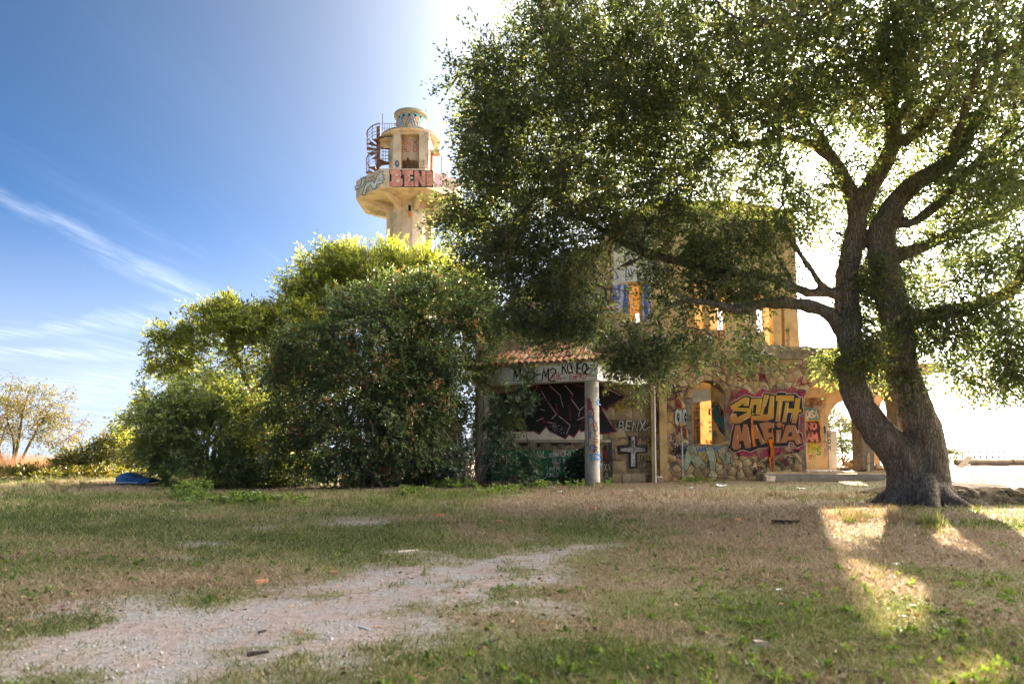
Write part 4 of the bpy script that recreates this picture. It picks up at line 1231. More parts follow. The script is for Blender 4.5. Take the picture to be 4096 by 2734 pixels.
def make_house():
    rng = random.Random(4)
    nrng = np.random.default_rng(4)
    YF, YW, YU = 26.0, 23.5, 27.6
    xz = lambda sx, sy, Y: (P(sx, sy, Y).x, P(sx, sy, Y).z)
    root = thing('ruined_house', 'derelict two-storey stone house covered in graffiti behind the oak', 'house', (8.5, YF, 0.0))

    # ---------------- ground floor front wall with window and arches
    xl, zl = xz(2560, 1437, YF)
    xr = xz(3625, 1437, YF)[0]
    x0, z0 = xz(2772, 1775, YF); x1, zt = xz(2899, 1520, YF)
    zs = xz(2800, 1590, YF)[1]
    WIN = (x0, x1, z0, zs, zt)
    FLOOR = 0.30
    a0, a1 = xz(3221, 1700, YF)[0], xz(3445, 1700, YF)[0]
    ARC = (a0, a1, FLOOR - .02, xz(3300, 1612, YF)[1], xz(3300, 1512, YF)[1])
    b0, b1 = xz(3492, 1700, YF)[0], xz(3590, 1700, YF)[0]
    ARC2 = (b0, b1, FLOOR - .02, xz(3540, 1640, YF)[1], xz(3540, 1565, YF)[1])
    HOLES = [WIN, ARC, ARC2]
    wall = slab_wall('front_wall', [(xl, -0.2), (xr, -0.2), (xr, zl), (xl, zl)], [arch_loop(*h) for h in HOLES], YF, YF + 0.75, MORTAR, root)
    seeds = []
    tries = 0
    while len(seeds) < 420 and tries < 30000:
        tries += 1
        p = (rng.uniform(xl, xr), rng.uniform(-0.1, zl))
        if all((p[0] - q[0]) ** 2 + (p[1] - q[1]) ** 2 > 0.27 ** 2 for q in seeds):
            seeds.append(p)
    big = [(h[0] - .16, h[1] + .16, h[2] - .02, h[3], h[4] + .22) for h in HOLES]
    inside = lambda x, z, h: h[0] < x < h[1] and h[2] < z and (z < h[3] or math.hypot((x - (h[0] + h[1]) / 2) / ((h[1] - h[0]) / 2), (z - h[3]) / (h[4] - h[3])) < 1)
    for sd, poly in zip(seeds, cell_polys((xl, -0.1, xr, zl), seeds)):
        if any(inside(sd[0], sd[1], h) for h in big):
            continue
        poly = push_out(poly, big)
        if area2(poly) > 0.02:
            stone_block(poly, YF, rng, STONE, wall, joint=0.012, proud=0.018)
    # voussoirs round the openings
    for h in HOLES:
        c, r = (h[0] + h[1]) / 2, (h[1] - h[0]) / 2
        n = 9 if r > 0.7 else 7
        for k in range(n):
            q0, q1 = math.pi * k / n, math.pi * (k + 1) / n
            rr, tt = (h[4] - h[3]), 0.19
            e = lambda a, o: (c + (r + o) * math.cos(a), h[3] + (rr + o) * math.sin(a))
            stone_block([e(q0, 0.01), e(q1, 0.01), e(q1, tt + .04), e(q0, tt + .04)], YF, rng, STONE, wall, joint=0.008, proud=0.02, name='voussoir')
    # cornice ledge and broken parapet
    zc0, zc1 = xz(3000, 1437, YF)[1], xz(3000, 1404, YF)[1]
    mb = MB(); mb.box((xl - 0.1, YF - 0.16, zc0), (xr + .05, YF + .75, zc1))
    mb.build('cornice', WEATHERED, root)
    mb = MB()
    pts = []
    for sx, sy in ((3020, 1402), (3020, 1366), (3062, 1372), (3078, 1380), (3130, 1377), (3160, 1386), (3230, 1383), (3262, 1391), (3330, 1388), (3372, 1396), (3410, 1391), (3450, 1396), (3462, 1366), (3560, 1372), (3600, 1385), (3620, 1402)):
        pts.append(xz(sx, sy, YF))
    pts[0] = (pts[0][0], zc1); pts[-1] = (pts[-1][0], zc1)
    slab_wall('broken_parapet', pts, [], YF + 0.02, YF + 0.3, WEATHERED, root)
    # balcony front with lettering above the cornice
    bx0, bz0 = xz(2745, 1404, YF); bx1, bz1 = xz(3060, 1318, YF)
    balc = slab_wall('balcony_front', [(bx0, zc1), (bx1, zc1), (bx1, bz1 - .12), (bx1 - .5, bz1), (bx0, bz1)], [], YF + .04, YF + .34, PLASTER, root)
    Spray(Z7, on_plane(YF + .04), 0).text('M', 1110, 1060, 90, 80, 16, slant=.1).text('A', 1215, 1062, 88, 60, 15).text('A', 1290, 1064, 86, 55, 15).text('B', 1375, 1066, 100, 65, 17).done(paint(RED), balc)
    Spray(Z7, on_plane(YF + .04), 0).text('VIA', 1490, 1070, 100, 45, 9, slant=.1).line([(1540, 1110), (1570, 1090), (1600, 1100)], 8).done(paint((0.05, 0.035, 0.02)), balc)

    # floor slab and step in front of the arches
    sx0, sx1 = xz(3045, 1890, 25.2)[0], xz(3640, 1890, 25.2)[0]
    mb = MB(); mb.box((sx0 + .5, 25.4, -0.1), (sx1 + .2, 31.0, FLOOR))
    mb.build('terrace_floor', CONCRETE, root)
    mb = MB(); mb.box((sx0, 24.9, -0.1), (sx1, 25.4, FLOOR - .05))
    st = mb.build('terrace_step', CONCRETE, root)
    slab = mesh_obj('edge_course', *(lambda b: (b.v, b.f))(MB().box((sx0 + .25, 25.36, FLOOR - .05), (sx1, 25.44, FLOOR + .012))), PLASTER, root)
    Spray(Z8, on_plane(25.36), 0).text('CINDALINO', 165, 1330, 24, 30, 6).text('XVIBOB', 640, 1320, 24, 36, 6).text('TOBE', 1150, 1316, 22, 30, 6).done(paint(RED, .3), slab)

    # ---------------- room behind the arches
    yb = 29.4
    rx0 = xz(3200, 1700, yb)[0]; rx1 = xz(3640, 1700, YF)[0]
    ztop = zl
    ba0, ba1 = xz(3312, 1700, yb)[0], xz(3470, 1700, yb)[0]
    BA = (ba0, ba1, FLOOR + .01, xz(3380, 1700, yb)[1], xz(3380, 1601, yb)[1])
    bc0, bc1 = xz(3515, 1700, yb)[0], xz(3640, 1700, yb)[0]
    BC = (bc0, bc1, FLOOR + .01, xz(3540, 1680, yb)[1], xz(3540, 1570, yb)[1])
    bx_r = xz(3655, 1700, yb)[0]
    back = slab_wall('back_wall', [(rx0 - 1.4, 0), (bx_r, 0), (bx_r, ztop), (rx0 - 1.4, ztop)], [arch_loop(*BA), arch_loop(*BC)], yb, yb + 0.5, INTERIOR, root)
    mb = MB(); mb.box((rx0 - 1.9, YF + .75, 0), (rx0 - 1.4, yb + .5, ztop)); mb.build('partition_wall', INTERIOR, root)
    mb = MB(); mb.box((rx0 - 1.9, YF + .3, zl), (xr - .04, yb - .01, zl + .22)); mb.build('upper_floor_slab', CONCRETE, root)
    for k in range(3):
        yy = 27.1 + k * .85
        mb = MB(); mb.box((rx0 - 1.4, yy, ztop - .38 + .0), (bx_r - .02, yy + .22, ztop - .003)); mb.build('ceiling_beam', INTERIOR, root)
    # room behind the window: a lit wall with a doorway beyond
    mb = MB(); mb.box((xl + .1, YF + .75, -.1), (xl + .5, 32.4, ztop)); mb.build('side_wall', INTERIOR, root)
    wx0, wx1 = xz(2700, 1700, 28.6)[0], rx0 - 1.9
    d0, d1 = xz(2802, 1700, 28.6)[0], xz(2828, 1700, 28.6)[0]
    inner = slab_wall('inner_wall', [(xl + .5, 0), (wx1, 0), (wx1, ztop), (xl + .5, ztop)], [[(d0, .05), (d1 + .5, .05), (d1 + .5, 3.2), (d0, 3.2)]], 28.6, 28.85, INTERIOR, root)
    rear = slab_wall('rear_wall', [(xl + .5, 0), (wx1, 0), (wx1, ztop), (xl + .5, ztop)], [[(xl + 4.85, .9), (xl + 5.5, .9), (xl + 5.5, 3.4), (xl + 4.85, 3.4)]], 32.0, 32.4, INTERIOR, root)
    iw = on_plane(28.6, .006)
    gs = Spray(Z5, iw, 0)
    for x_, y_, w_, h_ in ((872, 308, 30, 100), (874, 495, 32, 40), (878, 565, 34, 40), (878, 632, 36, 36), (894, 792, 32, 36)):
        gs.poly([(x_, y_), (x_ + w_, y_), (x_ + w_, y_ + h_), (x_, y_ + h_)])
    gs.done(paint((0.05, 0.16, 0.05), .1), inner)
    Spray(Z5, iw, 0).poly([(650, 205), (745, 205), (745, 860), (655, 860)]).done(paint((0.40, 0.30, 0.2), .3), inner)
    Spray(Z5, iw, 1).line([(670, 300), (740, 300)], 7).line([(700, 290), (690, 350), (720, 380), (700, 420)], 9, smooth=True).line([(690, 470), (740, 480), (700, 530), (740, 560), (690, 600)], 10, smooth=True).line([(710, 600), (695, 650), (720, 690), (740, 650), (715, 640)], 9, smooth=True).done(paint((0.05, 0.03, 0.03), .1), inner)
    Spray(Z5, iw, 1).line([(700, 690), (720, 760), (705, 850)], 22).line([(840, 780), (860, 850)], 30).done(paint((0.32, 0.08, 0.03), .3), inner)
    # window: broken lintel board hanging under the arch
    lx0, lz0 = xz(2772, 1605, YF + .3); lx1, lz1 = xz(2842, 1557, YF + .3)
    mb = MB(); mb.obox(((lx0 + lx1) / 2, YF + .5, (lz0 + lz1) / 2), ((lx1 - lx0) / 2, 0, .05), (0, .12, 0), (-.02, 0, (lz1 - lz0) / 2)); mb.build('broken_lintel', PALE_PLASTER, root)
    # slanting painted reveal panel at the right of the window (a thick splayed jamb)
    pj = [xz(2846, 1530, YF + .6), xz(2897, 1560, YF)]
    jx0 = xz(2846, 1700, YF + .74)[0]
    mb = MB(); mb.add([(x1 - .002, YF + .05, z0), (jx0, YF + .74, z0), (jx0, YF + .74, zt - .1), (x1 - .002, YF + .05, zs + .1), (x1, YF + .74, z0), (x1, YF + .74, zt - .1)],
                      [(0, 1, 2, 3), (1, 4, 5, 2), (0, 4, 1), (3, 2, 5)])
    jamb = mb.build('splayed_jamb', INTERIOR, root)
    js = on_any_plane((x1 - .002, YF + .05, z0), (-(YF + .74 - YF - .05), -(x1 - jx0), 0), 0.005)
    Spray(Z5, js, 0).poly([(915, 260), (960, 200), (1030, 230), (1100, 350), (1125, 740), (1040, 640), (930, 420)]).done(paint(PURPLE), jamb)
    Spray(Z5, js, 1).poly([(935, 400), (960, 270), (1000, 250), (1030, 300), (1010, 370), (970, 410), (1000, 470), (1040, 370), (1060, 390), (1050, 520), (1090, 400), (1105, 460), (1118, 700), (1090, 690), (1085, 600), (1060, 580), (1050, 560), (1000, 520)]).done(paint(TEAL, .1), jamb)
    Spray(Z5, js, 0).poly([(945, 630), (990, 640), (985, 740), (945, 720)]).done(paint(TEAL), jamb)

    # ---------------- graffiti of the front wall
    F = on_plane(YF, 0.0265)
    g = lambda z, lay: Spray(z, F, lay)
    g(Z6, 0).poly([(112, 360), (150, 205), (205, 190), (255, 215), (300, 168), (362, 190), (400, 240), (480, 250), (522, 200), (560, 190), (640, 205), (700, 192), (740, 145), (785, 190), (900, 185), (950, 148), (1000, 165), (1050, 192), (1118, 185), (1145, 230), (1112, 300),
                   (1106, 430), (1118, 520), (1122, 700), (1124, 850), (1120, 960), (1080, 1010), (980, 1045), (900, 1040), (820, 1030), (745, 1070), (720, 1085), (640, 1080), (560, 1110), (545, 1150), (500, 1150), (480, 1090), (400, 1095), (300, 1075), (250, 1080), (190, 1060), (120, 1010), (92, 950), (130, 900), (140, 800), (120, 640)]).done(paint(MAGENTA, .2), wall)
    g(Z6, 0).line([(240, 1060), (245, 1280)], 46).line([(430, 1080), (432, 1190)], 44).line([(770, 1060), (890, 1200)], 60).done(paint(DKRED, .28), wall)
    black = [(130, 385), (330, 268), (405, 285), (420, 300), (560, 300), (580, 235), (740, 262), (765, 230), (865, 230), (880, 255), (1010, 250), (1040, 290), (1090, 300), (1095, 435), (1108, 445), (1104, 500), (1052, 520), (1042, 758), (1085, 775), (1100, 870), (1120, 920), (1020, 965), (975, 890), (920, 885), (900, 945),
             (730, 948), (640, 958), (520, 968), (400, 1020), (300, 990), (180, 1025), (110, 965), (135, 900), (150, 760), (180, 660), (135, 625), (130, 570), (190, 470), (150, 430)]
    g(Z6, 1).line(black, 20, closed=True).done(paint(CREAM, .15), wall)
    g(Z6, 2).poly(black).done(paint(INK, .08), wall)
    gm, t, bs, out = new_mat('ochre_to_orange_spray')
    pos = t.n('ShaderNodeNewGeometry').outputs['Position']
    zz = t.sep(pos)[2]
    zA, zB = P(3000, 1640, YF).z, P(3000, 1700, YF).z
    mixv = t.range(t.math('ADD', zz, t.math('MULTIPLY', t.math('SUBTRACT', t.noise(pos, 3.0), .5), .3)), zB, zA)
    t.l(t.mix(mixv, (0.36, 0.125, 0.035), (0.52, 0.28, 0.012)), bs.inputs['Base Color'])
    bs.inputs['Roughness'].default_value = 0.5
    L = g(Z6, 3)
    L.poly([(140, 405), (330, 288), (392, 302), (378, 410), (305, 410), (325, 368), (225, 432), (408, 440), (412, 545), (270, 640), (180, 650), (138, 618), (138, 560), (165, 512), (215, 510), (222, 565), (372, 487), (165, 475)])
    L.poly([(388, 440), (412, 318), (562, 310), (530, 525), (470, 520), (485, 392), (445, 398), (428, 500), (460, 512), (430, 535), (418, 440)])
    L.poly([(584, 258), (655, 264), (590, 430), (570, 525), (632, 520), (650, 390), (662, 277), (722, 272), (712, 580), (600, 612), (440, 600), (428, 545), (532, 532)])
    L.poly([(742, 268), (985, 272), (983, 345), (832, 345), (797, 618), (735, 618), (765, 345), (740, 342)])
    L.poly([(872, 362), (915, 362), (906, 440), (983, 445), (1003, 305), (1070, 307), (1052, 450), (1080, 456), (1080, 490), (1045, 495), (1015, 640), (950, 640), (965, 502), (895, 497), (880, 620), (822, 625)])
    L.poly([(150, 958), (200, 665), (262, 665), (282, 790), (308, 652), (362, 652), (405, 880), (412, 968), (335, 975), (305, 870), (250, 880), (262, 985), (185, 992)])
    L.poly([(412, 660), (480, 657), (602, 905), (545, 930), (512, 842), (458, 850), (482, 940), (436, 950), (408, 800)])
    L.poly([(517, 642), (640, 622), (722, 642), (720, 692), (628, 716), (642, 762), (702, 772), (700, 822), (642, 832), (640, 922), (605, 900), (562, 760)])
    L.poly([(745, 732), (815, 727), (800, 903), (742, 905)]).disc(790, 662, 38)
    L.poly([(882, 667), (1000, 662), (1102, 905), (1022, 925), (985, 862), (902, 866), (882, 900), (802, 900)])
    L.done(gm, wall)
    g(Z6, 4).poly([(918, 762), (950, 757), (962, 812), (903, 816)]).line([(600, 440), (540, 900)], 1).done(paint(INK, .05), wall)
    hl = g(Z6, 4)
    for q in ([(375, 310), (365, 380)], [(545, 330), (530, 420)], [(640, 290), (600, 420)], [(710, 290), (705, 420)], [(800, 360), (785, 590)], [(905, 380), (890, 520)], [(955, 520), (935, 610)], [(235, 800), (225, 850)], [(270, 920), (262, 960)], [(370, 700), (400, 900)], [(480, 670), (500, 740)],
              [(560, 850), (590, 900)], [(700, 650), (712, 700)], [(780, 790), (765, 880)], [(1000, 690), (1030, 770)], [(1040, 860), (1060, 900)], [(320, 590), (390, 560)], [(150, 540), (180, 515)]):
        hl.line(q, 9)
    hl.done(paint((0.8, 0.62, 0.45), .1), wall)
    g(Z6, 5).line([(420, 545), (428, 760), (450, 945)], 26).line([(440, 740), (470, 790)], 12).line([(690, 715), (705, 860), (712, 1080), (730, 1345)], 16).line([(628, 860), (655, 950), (660, 1100), (682, 1340)], 22).poly([(610, 860), (690, 850), (720, 930), (710, 960), (690, 1100), (650, 1090), (640, 950)]).line([(845, 655), (838, 720)], 12).line([(620, 560), (628, 610)], 10).done(paint((0.85, 0.22, 0.008), .05), wall)
    g(Z6, 4).text('2013', 135, 318, 38, 18, 7).done(paint((0.06, 0.008, 0.015), .05), wall)
    sc = g(Z6, 3)
    r2 = random.Random(8)
    for cx, cy, rx, ry, n in ((1090, 225, 55, 40, 9), (960, 1010, 110, 40, 14)):
        sc.line([(cx + r2.uniform(-rx, rx), cy + r2.uniform(-ry, ry)) for _ in range(n)], 8, smooth=True)
    sc.line([(870, 1200), (900, 1090), (960, 1060), (990, 1140), (960, 1230), (900, 1250), (860, 1200)], 12, smooth=True).line([(990, 1060), (1060, 1160), (1150, 1240), (1110, 1030)], 12).done(paint((0.03, 0.022, 0.025), .2), wall)
    g(Z6, 1).line([(760, 1180), (800, 1150), (850, 1240), (900, 1290)], 10, smooth=True).disc(520, 1115, 36, 40).disc(1000, 1120, 34, 30).line([(330, 1110), (350, 1130)], 20).line([(200, 1150), (215, 1330)], 16).line([(390, 1200), (400, 1240)], 18).done(paint((0.10, 0.25, 0.03), .32), wall)
    g(Z6, 1).text('OIOK', 560, 195, 50, 55, 10, jit=4).text('ID', 800, 180, 48, 40, 9, jit=4).done(paint((0.12, 0.03, 0.16), .15), wall)
    g(Z3, 1).text('SAROM', 745, 372, 70, 42, 12, slant=-.1, gap=.2, jit=4, seed=3).line([(960, 320), (1005, 388)], 12).text('Z', 780, 290, 50, 40, 10).done(paint((0.26, 0.025, 0.025), .15), wall)
    g(Z3, 1).text('ALV', 1255, 395, 62, 32, 9, slant=.15, gap=.12, jit=3).line([(1240, 412), (1375, 385)], 8).done(paint(RED, .15), wall)
    g(Z3, 1).text('NWK', 1870, 430, 90, 36, 9, slant=.1, jit=6, seed=6).done(paint((0.10, 0.085, 0.03), .25), wall)
    ur = g(Z3, 1)
    ur.line([(140, 430), (150, 530), (200, 525), (205, 420)], 9).text('RZ', 222, 520, 105, 45, 9, jit=5).line([(150, 400), (320, 430)], 8)
    ur.text('SAI', 110, 370, 55, 42, 8, jit=6, seed=4).line([(300, 300), (340, 260), (400, 235)], 8).text('POP', 480, 250, 46, 44, 8, jit=8, seed=7).text('VO', 720, 235, 40, 50, 8, jit=5, seed=2).line([(600, 360), (690, 410)], 8).text('X', 660, 250, 60, 60, 9)
    ur.done(paint((0.11, 0.025, 0.05), .15), wall)
    # painted rooster: eyes, comb, beak, wattles on a long pole
    g(Z5, 1).poly([(300, 880), (330, 700), (460, 640), (560, 760), (540, 1000), (380, 900)]).done(paint((0.10, 0.05, 0.085), .35), wall)
    g(Z5, 1).poly([(540, 420), (600, 400), (640, 520), (620, 680), (560, 700), (570, 560)]).line([(250, 270), (330, 300), (340, 380), (290, 420)], 16).done(paint((0.02, 0.018, 0.02), .35), wall)
    g(Z5, 2).poly([(375, 190), (420, 160), (465, 215), (472, 310), (420, 300), (385, 260)]).line([(465, 590), (525, 640), (525, 710)], 36).line([(450, 590), (415, 650), (400, 690)], 30).done(paint((0.28, 0.018, 0.015), .06), wall)
    g(Z5, 2).disc(405, 445, 48, 142).disc(515, 440, 48, 142).done(paint(INK, .05), wall)
    g(Z5, 3).disc(405, 445, 38, 128).disc(515, 440, 38, 128).poly([(432, 345), (472, 345), (470, 510), (435, 515)]).line([(465, 600), (480, 900), (490, 1200), (488, 1330)], 22).done(paint((0.60, 0.62, 0.62), .12), wall)
    g(Z5, 4).disc(417, 440, 17, 70).disc(527, 440, 19, 70).line([(450, 585), (468, 900)], 5).done(paint(INK, .02), wall)
    g(Z5, 5).disc(420, 430, 6, 14).disc(532, 440, 6, 14).done(paint((.8, .8, .8), 0), wall)
    g(Z5, 4).poly([(440, 525), (490, 515), (492, 550), (470, 588)]).done(paint((0.6, 0.38, 0.02), .02), wall)
    # big pale letters under the window
    pale = g(Z5, 3)
    AJ = [[(540, 880), (655, 815), (720, 1000), (850, 1160), (725, 1252), (660, 1170), (620, 1085), (545, 1245), (498, 1200), (510, 1080)],
          [(822, 905), (860, 865), (930, 868), (968, 960), (990, 1080), (965, 1240), (960, 1270), (1115, 1180), (1185, 1345), (850, 1330), (890, 1250), (880, 1100), (845, 990)],
          [(1005, 920), (1080, 865), (1160, 858), (1165, 930), (1245, 1020), (1200, 1030), (1195, 1110), (1150, 1148), (1090, 1130), (1060, 1050), (1022, 1030)]]
    for a in AJ: pale.poly(a)
    pale.done(paint((0.46, 0.52, 0.37), .26), wall)
    po = g(Z5, 4)
    for a in AJ: po.line(a, 7, closed=True)
    po.line([(1110, 1000), (1130, 990), (1142, 1030), (1120, 1045), (1108, 1010)], 8)
    po.done(paint(INK, .05), wall)
    g(Z5, 2).line([(720, 985), (830, 970)], 24).line([(780, 1070), (870, 1080)], 22).line([(1000, 1080), (1060, 1090)], 22).line([(980, 1170), (1070, 1185)], 22).done(paint(YELLOW, .25), wall)
    g(Z5, 1).poly([(690, 870), (1180, 855), (1180, 960), (700, 980)]).done(paint((0.40, 0.36, 0.34), .25), wall)
    g(Z5, 2).text('AM', 715, 950, 55, 45, 13).text('KI', 960, 935, 50, 32, 12).disc(395, 1135, 14, 18).disc(440, 1040, 16).line([(510, 910), (570, 840)], 16).line([(1150, 480), (1140, 610), (1190, 615), (1150, 480)], 10).done(paint(BLUE, .15), wall)
    g(Z5, 1).line([(1115, 250), (1110, 340), (1135, 355), (1148, 300)], 13, smooth=True).done(paint(RED, .2), wall)
    bl = g(Z5, 3)
    bl.text('ZUF', 340, 1000, 110, 40, 9, jit=8, seed=9).line([(330, 760), (350, 700), (380, 760), (350, 840)], 14, smooth=True).line([(370, 720), (420, 760), (400, 850)], 12)
    bl.done(paint((0.022, 0.02, 0.035), .15), wall)

    rs = random.Random(31)
    for (xa, ya, xb, yb_, n, col, wr) in ((60, 560, 380, 900, 5, PURPLE, .36), (150, 850, 380, 1120, 5, (0.10, 0.06, 0.03), .36), (680, 980, 1330, 1180, 7, (0.13, 0.08, 0.05), .38), (60, 980, 700, 1180, 7, (0.12, 0.085, 0.05), .36), (60, 200, 700, 480, 6, (0.30, 0.16, 0.08), .42), (700, 200, 1600, 440, 8, (0.34, 0.2, 0.10), .42),
                                  (640, 430, 760, 640, 2, (0.30, 0.05, 0.08), .36), (850, 990, 1100, 1150, 3, (0.35, 0.03, 0.07), .34)):
        for _ in range(n):
            cx, cy, rx, ry = rs.uniform(xa, xb), rs.uniform(ya, yb_), rs.uniform(35, 90), rs.uniform(30, 70)
            pts = [(cx + rx * rs.uniform(.6, 1.15) * math.cos(2 * math.pi * k / 13), cy + ry * rs.uniform(.6, 1.15) * math.sin(2 * math.pi * k / 13)) for k in range(13)]
            Spray(Z3, on_plane(YF, .0225), 0).poly(pts).done(paint(col, wr), wall, 'paint_stain')
    for (xa, ya, xb, yb_, n, col) in ((100, 300, 360, 560, 7, (0.10, 0.03, 0.06)), (420, 210, 1000, 330, 9, (0.14, 0.03, 0.06)), (160, 640, 380, 1020, 9, (0.03, 0.025, 0.03)), (700, 1000, 1330, 1170, 9, (0.05, 0.03, 0.03)), (1050, 210, 1560, 400, 5, (0.22, 0.10, 0.05)), (60, 850, 300, 1150, 6, (0.08, 0.16, 0.25))):
        for _ in range(n):
            x_, y_ = rs.uniform(xa, xb), rs.uniform(ya, yb_)
            pts = [(x_, y_)]
            for k in range(rs.randint(4, 8)):
                x_ += rs.uniform(-10, 34); y_ += rs.uniform(-34, 34)
                pts.append((x_, y_))
            Spray(Z3, on_plane(YF, .0235), 0).line(pts, rs.uniform(4, 8), smooth=True).done(paint(col, .2), wall)

    # ---------------- painted back wall of the arch room
    B = on_plane(yb)
    g2 = lambda lay: Spray(Z8, B, lay)
    g2(0).poly([(352, 420), (620, 420), (600, 660), (352, 620)]).done(paint((0.22, 0.075, 0.03), .3), back)
    g2(1).text('BEND', 470, 555, 36, 26, 7).text('MAR', 360, 555, 30, 18, 4).done(paint((0.6, 0.5, 0.38), .1), back)
    g2(1).poly([(340, 560), (440, 540), (540, 580), (545, 680), (420, 690), (350, 640)]).done(paint((0.10, 0.30, 0.34), .15), back)
    g2(2).text('OSA', 372, 660, 80, 42, 20, gap=.25).done(paint((0.72, 0.60, 0.46), .05), back)
    g2(1).poly([(375, 700), (540, 690), (580, 800), (585, 1000), (540, 1040), (400, 1050)]).done(paint((0.62, 0.36, 0.03), .15), back)
    g2(2).poly([(372, 712), (520, 700), (545, 780), (540, 830), (560, 970), (375, 960)]).done(paint((0.07, 0.012, 0.025), .1), back)
    g2(3).text('NO', 382, 800, 72, 52, 26, gap=.2).text('AM', 385, 945, 95, 58, 26, gap=.15, slant=-.05).done(paint((0.72, 0.26, 0.2), .05), back)
    g2(2).poly([(400, 990), (560, 1010), (560, 1120), (410, 1140)]).done(paint((0.06, 0.05, 0.05), .4), back)
    g2(3).text('AP', 408, 1082, 85, 40, 19, gap=.3).done(paint((0.62, 0.62, 0.04), .03), back)
    g2(3).text('S', 508, 1110, 82, 42, 20).done(paint((0.14, 0.42, 0.03), .03), back)
    g2(1).poly([(400, 1100), (600, 1110), (600, 1165), (405, 1165)]).done(paint((0.55, 0.14, 0.03), .3), back)
    g2(1).poly([(582, 640), (618, 620), (628, 1130), (588, 1130)]).done(paint((0.66, 0.62, 0.60), .15), back)
    g2(2).text('BOSA', 588, 805, 42, 22, 7, vertical=True, gap=.22).line([(600, 770), (604, 840)], 20).done(paint((0.03, 0.05, 0.25), .1), back)
    g2(2).text('2', 592, 1085, 45, 28, 8).done(paint((0.55, 0.10, 0.04), .1), back)
    jw = on_any_plane((ba0 + .005, yb + .25, 1), (1, -0.25, 0), 0.004)
    sb = on_plane(yb, .006)
    mb = MB(); mb.box((ba0 - .02, yb - .03, FLOOR), (ba0 + .34, yb + .48, BA[3] - .25)); pj2 = mb.build('white_pier', PALE_PLASTER, root)
    Spray(Z8, on_plane(yb - .03), 0).text('STROM', 640, 745, 56, 30, 10, vertical=True, gap=.38).done(paint((0.06, 0.12, 0.08), .1), pj2)
    Spray(Z8, on_plane(yb), 0).poly([(985, 900), (1040, 890), (1170, 1080), (1170, 1110), (1000, 1060)]).done(paint((0.45, 0.02, 0.20), .1), back)

    # ---------------- left part: mural wall and ashlar wall
    wx0, wx1 = xz(1900, 1700, YW)[0], xz(2612, 1700, YW)[0]
    wz1 = xz(2500, 1335, YW)[1]
    WALL2 = slab_wall('side_front_wall', [(wx0, -.2), (wx1, -.2), (wx1, wz1 - .1), (xz(2540, 0, YW)[0], wz1 + .05), (xz(2470, 0, YW)[0], wz1 + .5), (xz(2430, 0, YW)[0], wz1 + .62), (wx0, wz1 + .3)], [], YW, YW + .6, MORTAR, root)
    z = -0.1
    row = 0
    while z < wz1 + .1:
        h = rng.uniform(0.26, 0.46)
        x = xz(2225 if z < 3.6 else 2200, 1700, YW)[0] + rng.uniform(0, .2)
        while x < wx1 - .05:
            w = rng.uniform(0.34, 0.68)
            xe = min(x + w, wx1)
            if wx1 - xe < .15: xe = wx1
            j = lambda: rng.uniform(-.035, .035)
            stone_block([(x + j(), z + j()), (xe + j() * (xe < wx1), z + j()), (xe + j() * (xe < wx1), z + h + j()), (x + j(), z + h + j())], YW, rng, BROWNSTONE, WALL2, joint=0.016, proud=0.018)
            x = xe
        z += h
        row += 1
    W = on_plane(YW, 0.024)
    w9 = lambda lay: Spray(Z9, W, lay)
    w2 = lambda lay: Spray(Z2, W, lay)
    # pale plaster band under the mural, ledge, rubble course, tiled counter
    w2(0).poly([(270, 840), (1350, 840), (1350, 985), (270, 985)]).done(PALE_PLASTER, WALL2, 'plaster_band')
    MUR = [(300, 560), (560, 520), (700, 470), (730, 445), (1190, 425), (1330, 470), (1400, 520), (1395, 475), (1560, 570), (1410, 650), (1390, 690), (1335, 650), (1340, 700), (1475, 900), (1350, 920), (1190, 880), (1150, 900), (1130, 868), (1070, 950), (1025, 920), (990, 965), (840, 890), (810, 840), (740, 920), (690, 890), (560, 900), (300, 860)]
    w2(1).line(MUR, 26, closed=True).done(paint((0.16, 0.012, 0.035), .1), WALL2)
    w2(2).poly(MUR).done(paint((0.006, 0.005, 0.008), .04), WALL2)
    mr = w2(3)
    for q in ([(730, 450), (800, 600), (905, 740), (860, 785)], [(830, 450), (945, 560), (970, 670)], [(985, 450), (1065, 550), (1045, 590), (1130, 705), (1185, 650)], [(700, 480), (690, 640)], [(715, 800), (780, 770), (780, 810), (900, 825)], [(1100, 795), (1190, 750)], [(930, 755), (1040, 845), (1000, 930)], [(1150, 840), (1190, 760)], [(1055, 440), (1190, 480)],
              [(1340, 520), (1405, 515), (1400, 480), (1540, 560)], [(1340, 690), (1460, 880)], [(900, 630), (920, 740)], [(1030, 660), (1040, 790)]):
        mr.line(q, 13)
    mr.done(paint((0.20, 0.02, 0.05), .1), WALL2)
    mw = w2(4)
    for q in ([(760, 510), (810, 600), (905, 735), (862, 782)], [(840, 462), (942, 556), (970, 668)], [(985, 458), (1060, 545)], [(1048, 592), (1130, 700), (1180, 655)], [(930, 755), (1038, 843), (1003, 925)], [(715, 805), (770, 778)], [(1110, 795), (1188, 758)], [(790, 700), (750, 690)], [(1400, 492), (1520, 558)], [(1350, 690), (1440, 840)], [(820, 815), (890, 828)], [(1118, 760), (1130, 710)]):
        mw.line(q, 5)
    mw.done(paint((0.5, 0.5, 0.62), .08), WALL2)
    mg = w2(3)
    r5 = random.Random(12)
    for k in range(9):
        a = -0.5 + k * .2
        mg.line([(985 + 18 * math.cos(a + 1.6), 800 + 14 * k), (940 + 10 * k, 905 - 3 * k)], 4)
    mg.done(paint((0.14, 0.13, 0.15), .3), WALL2)
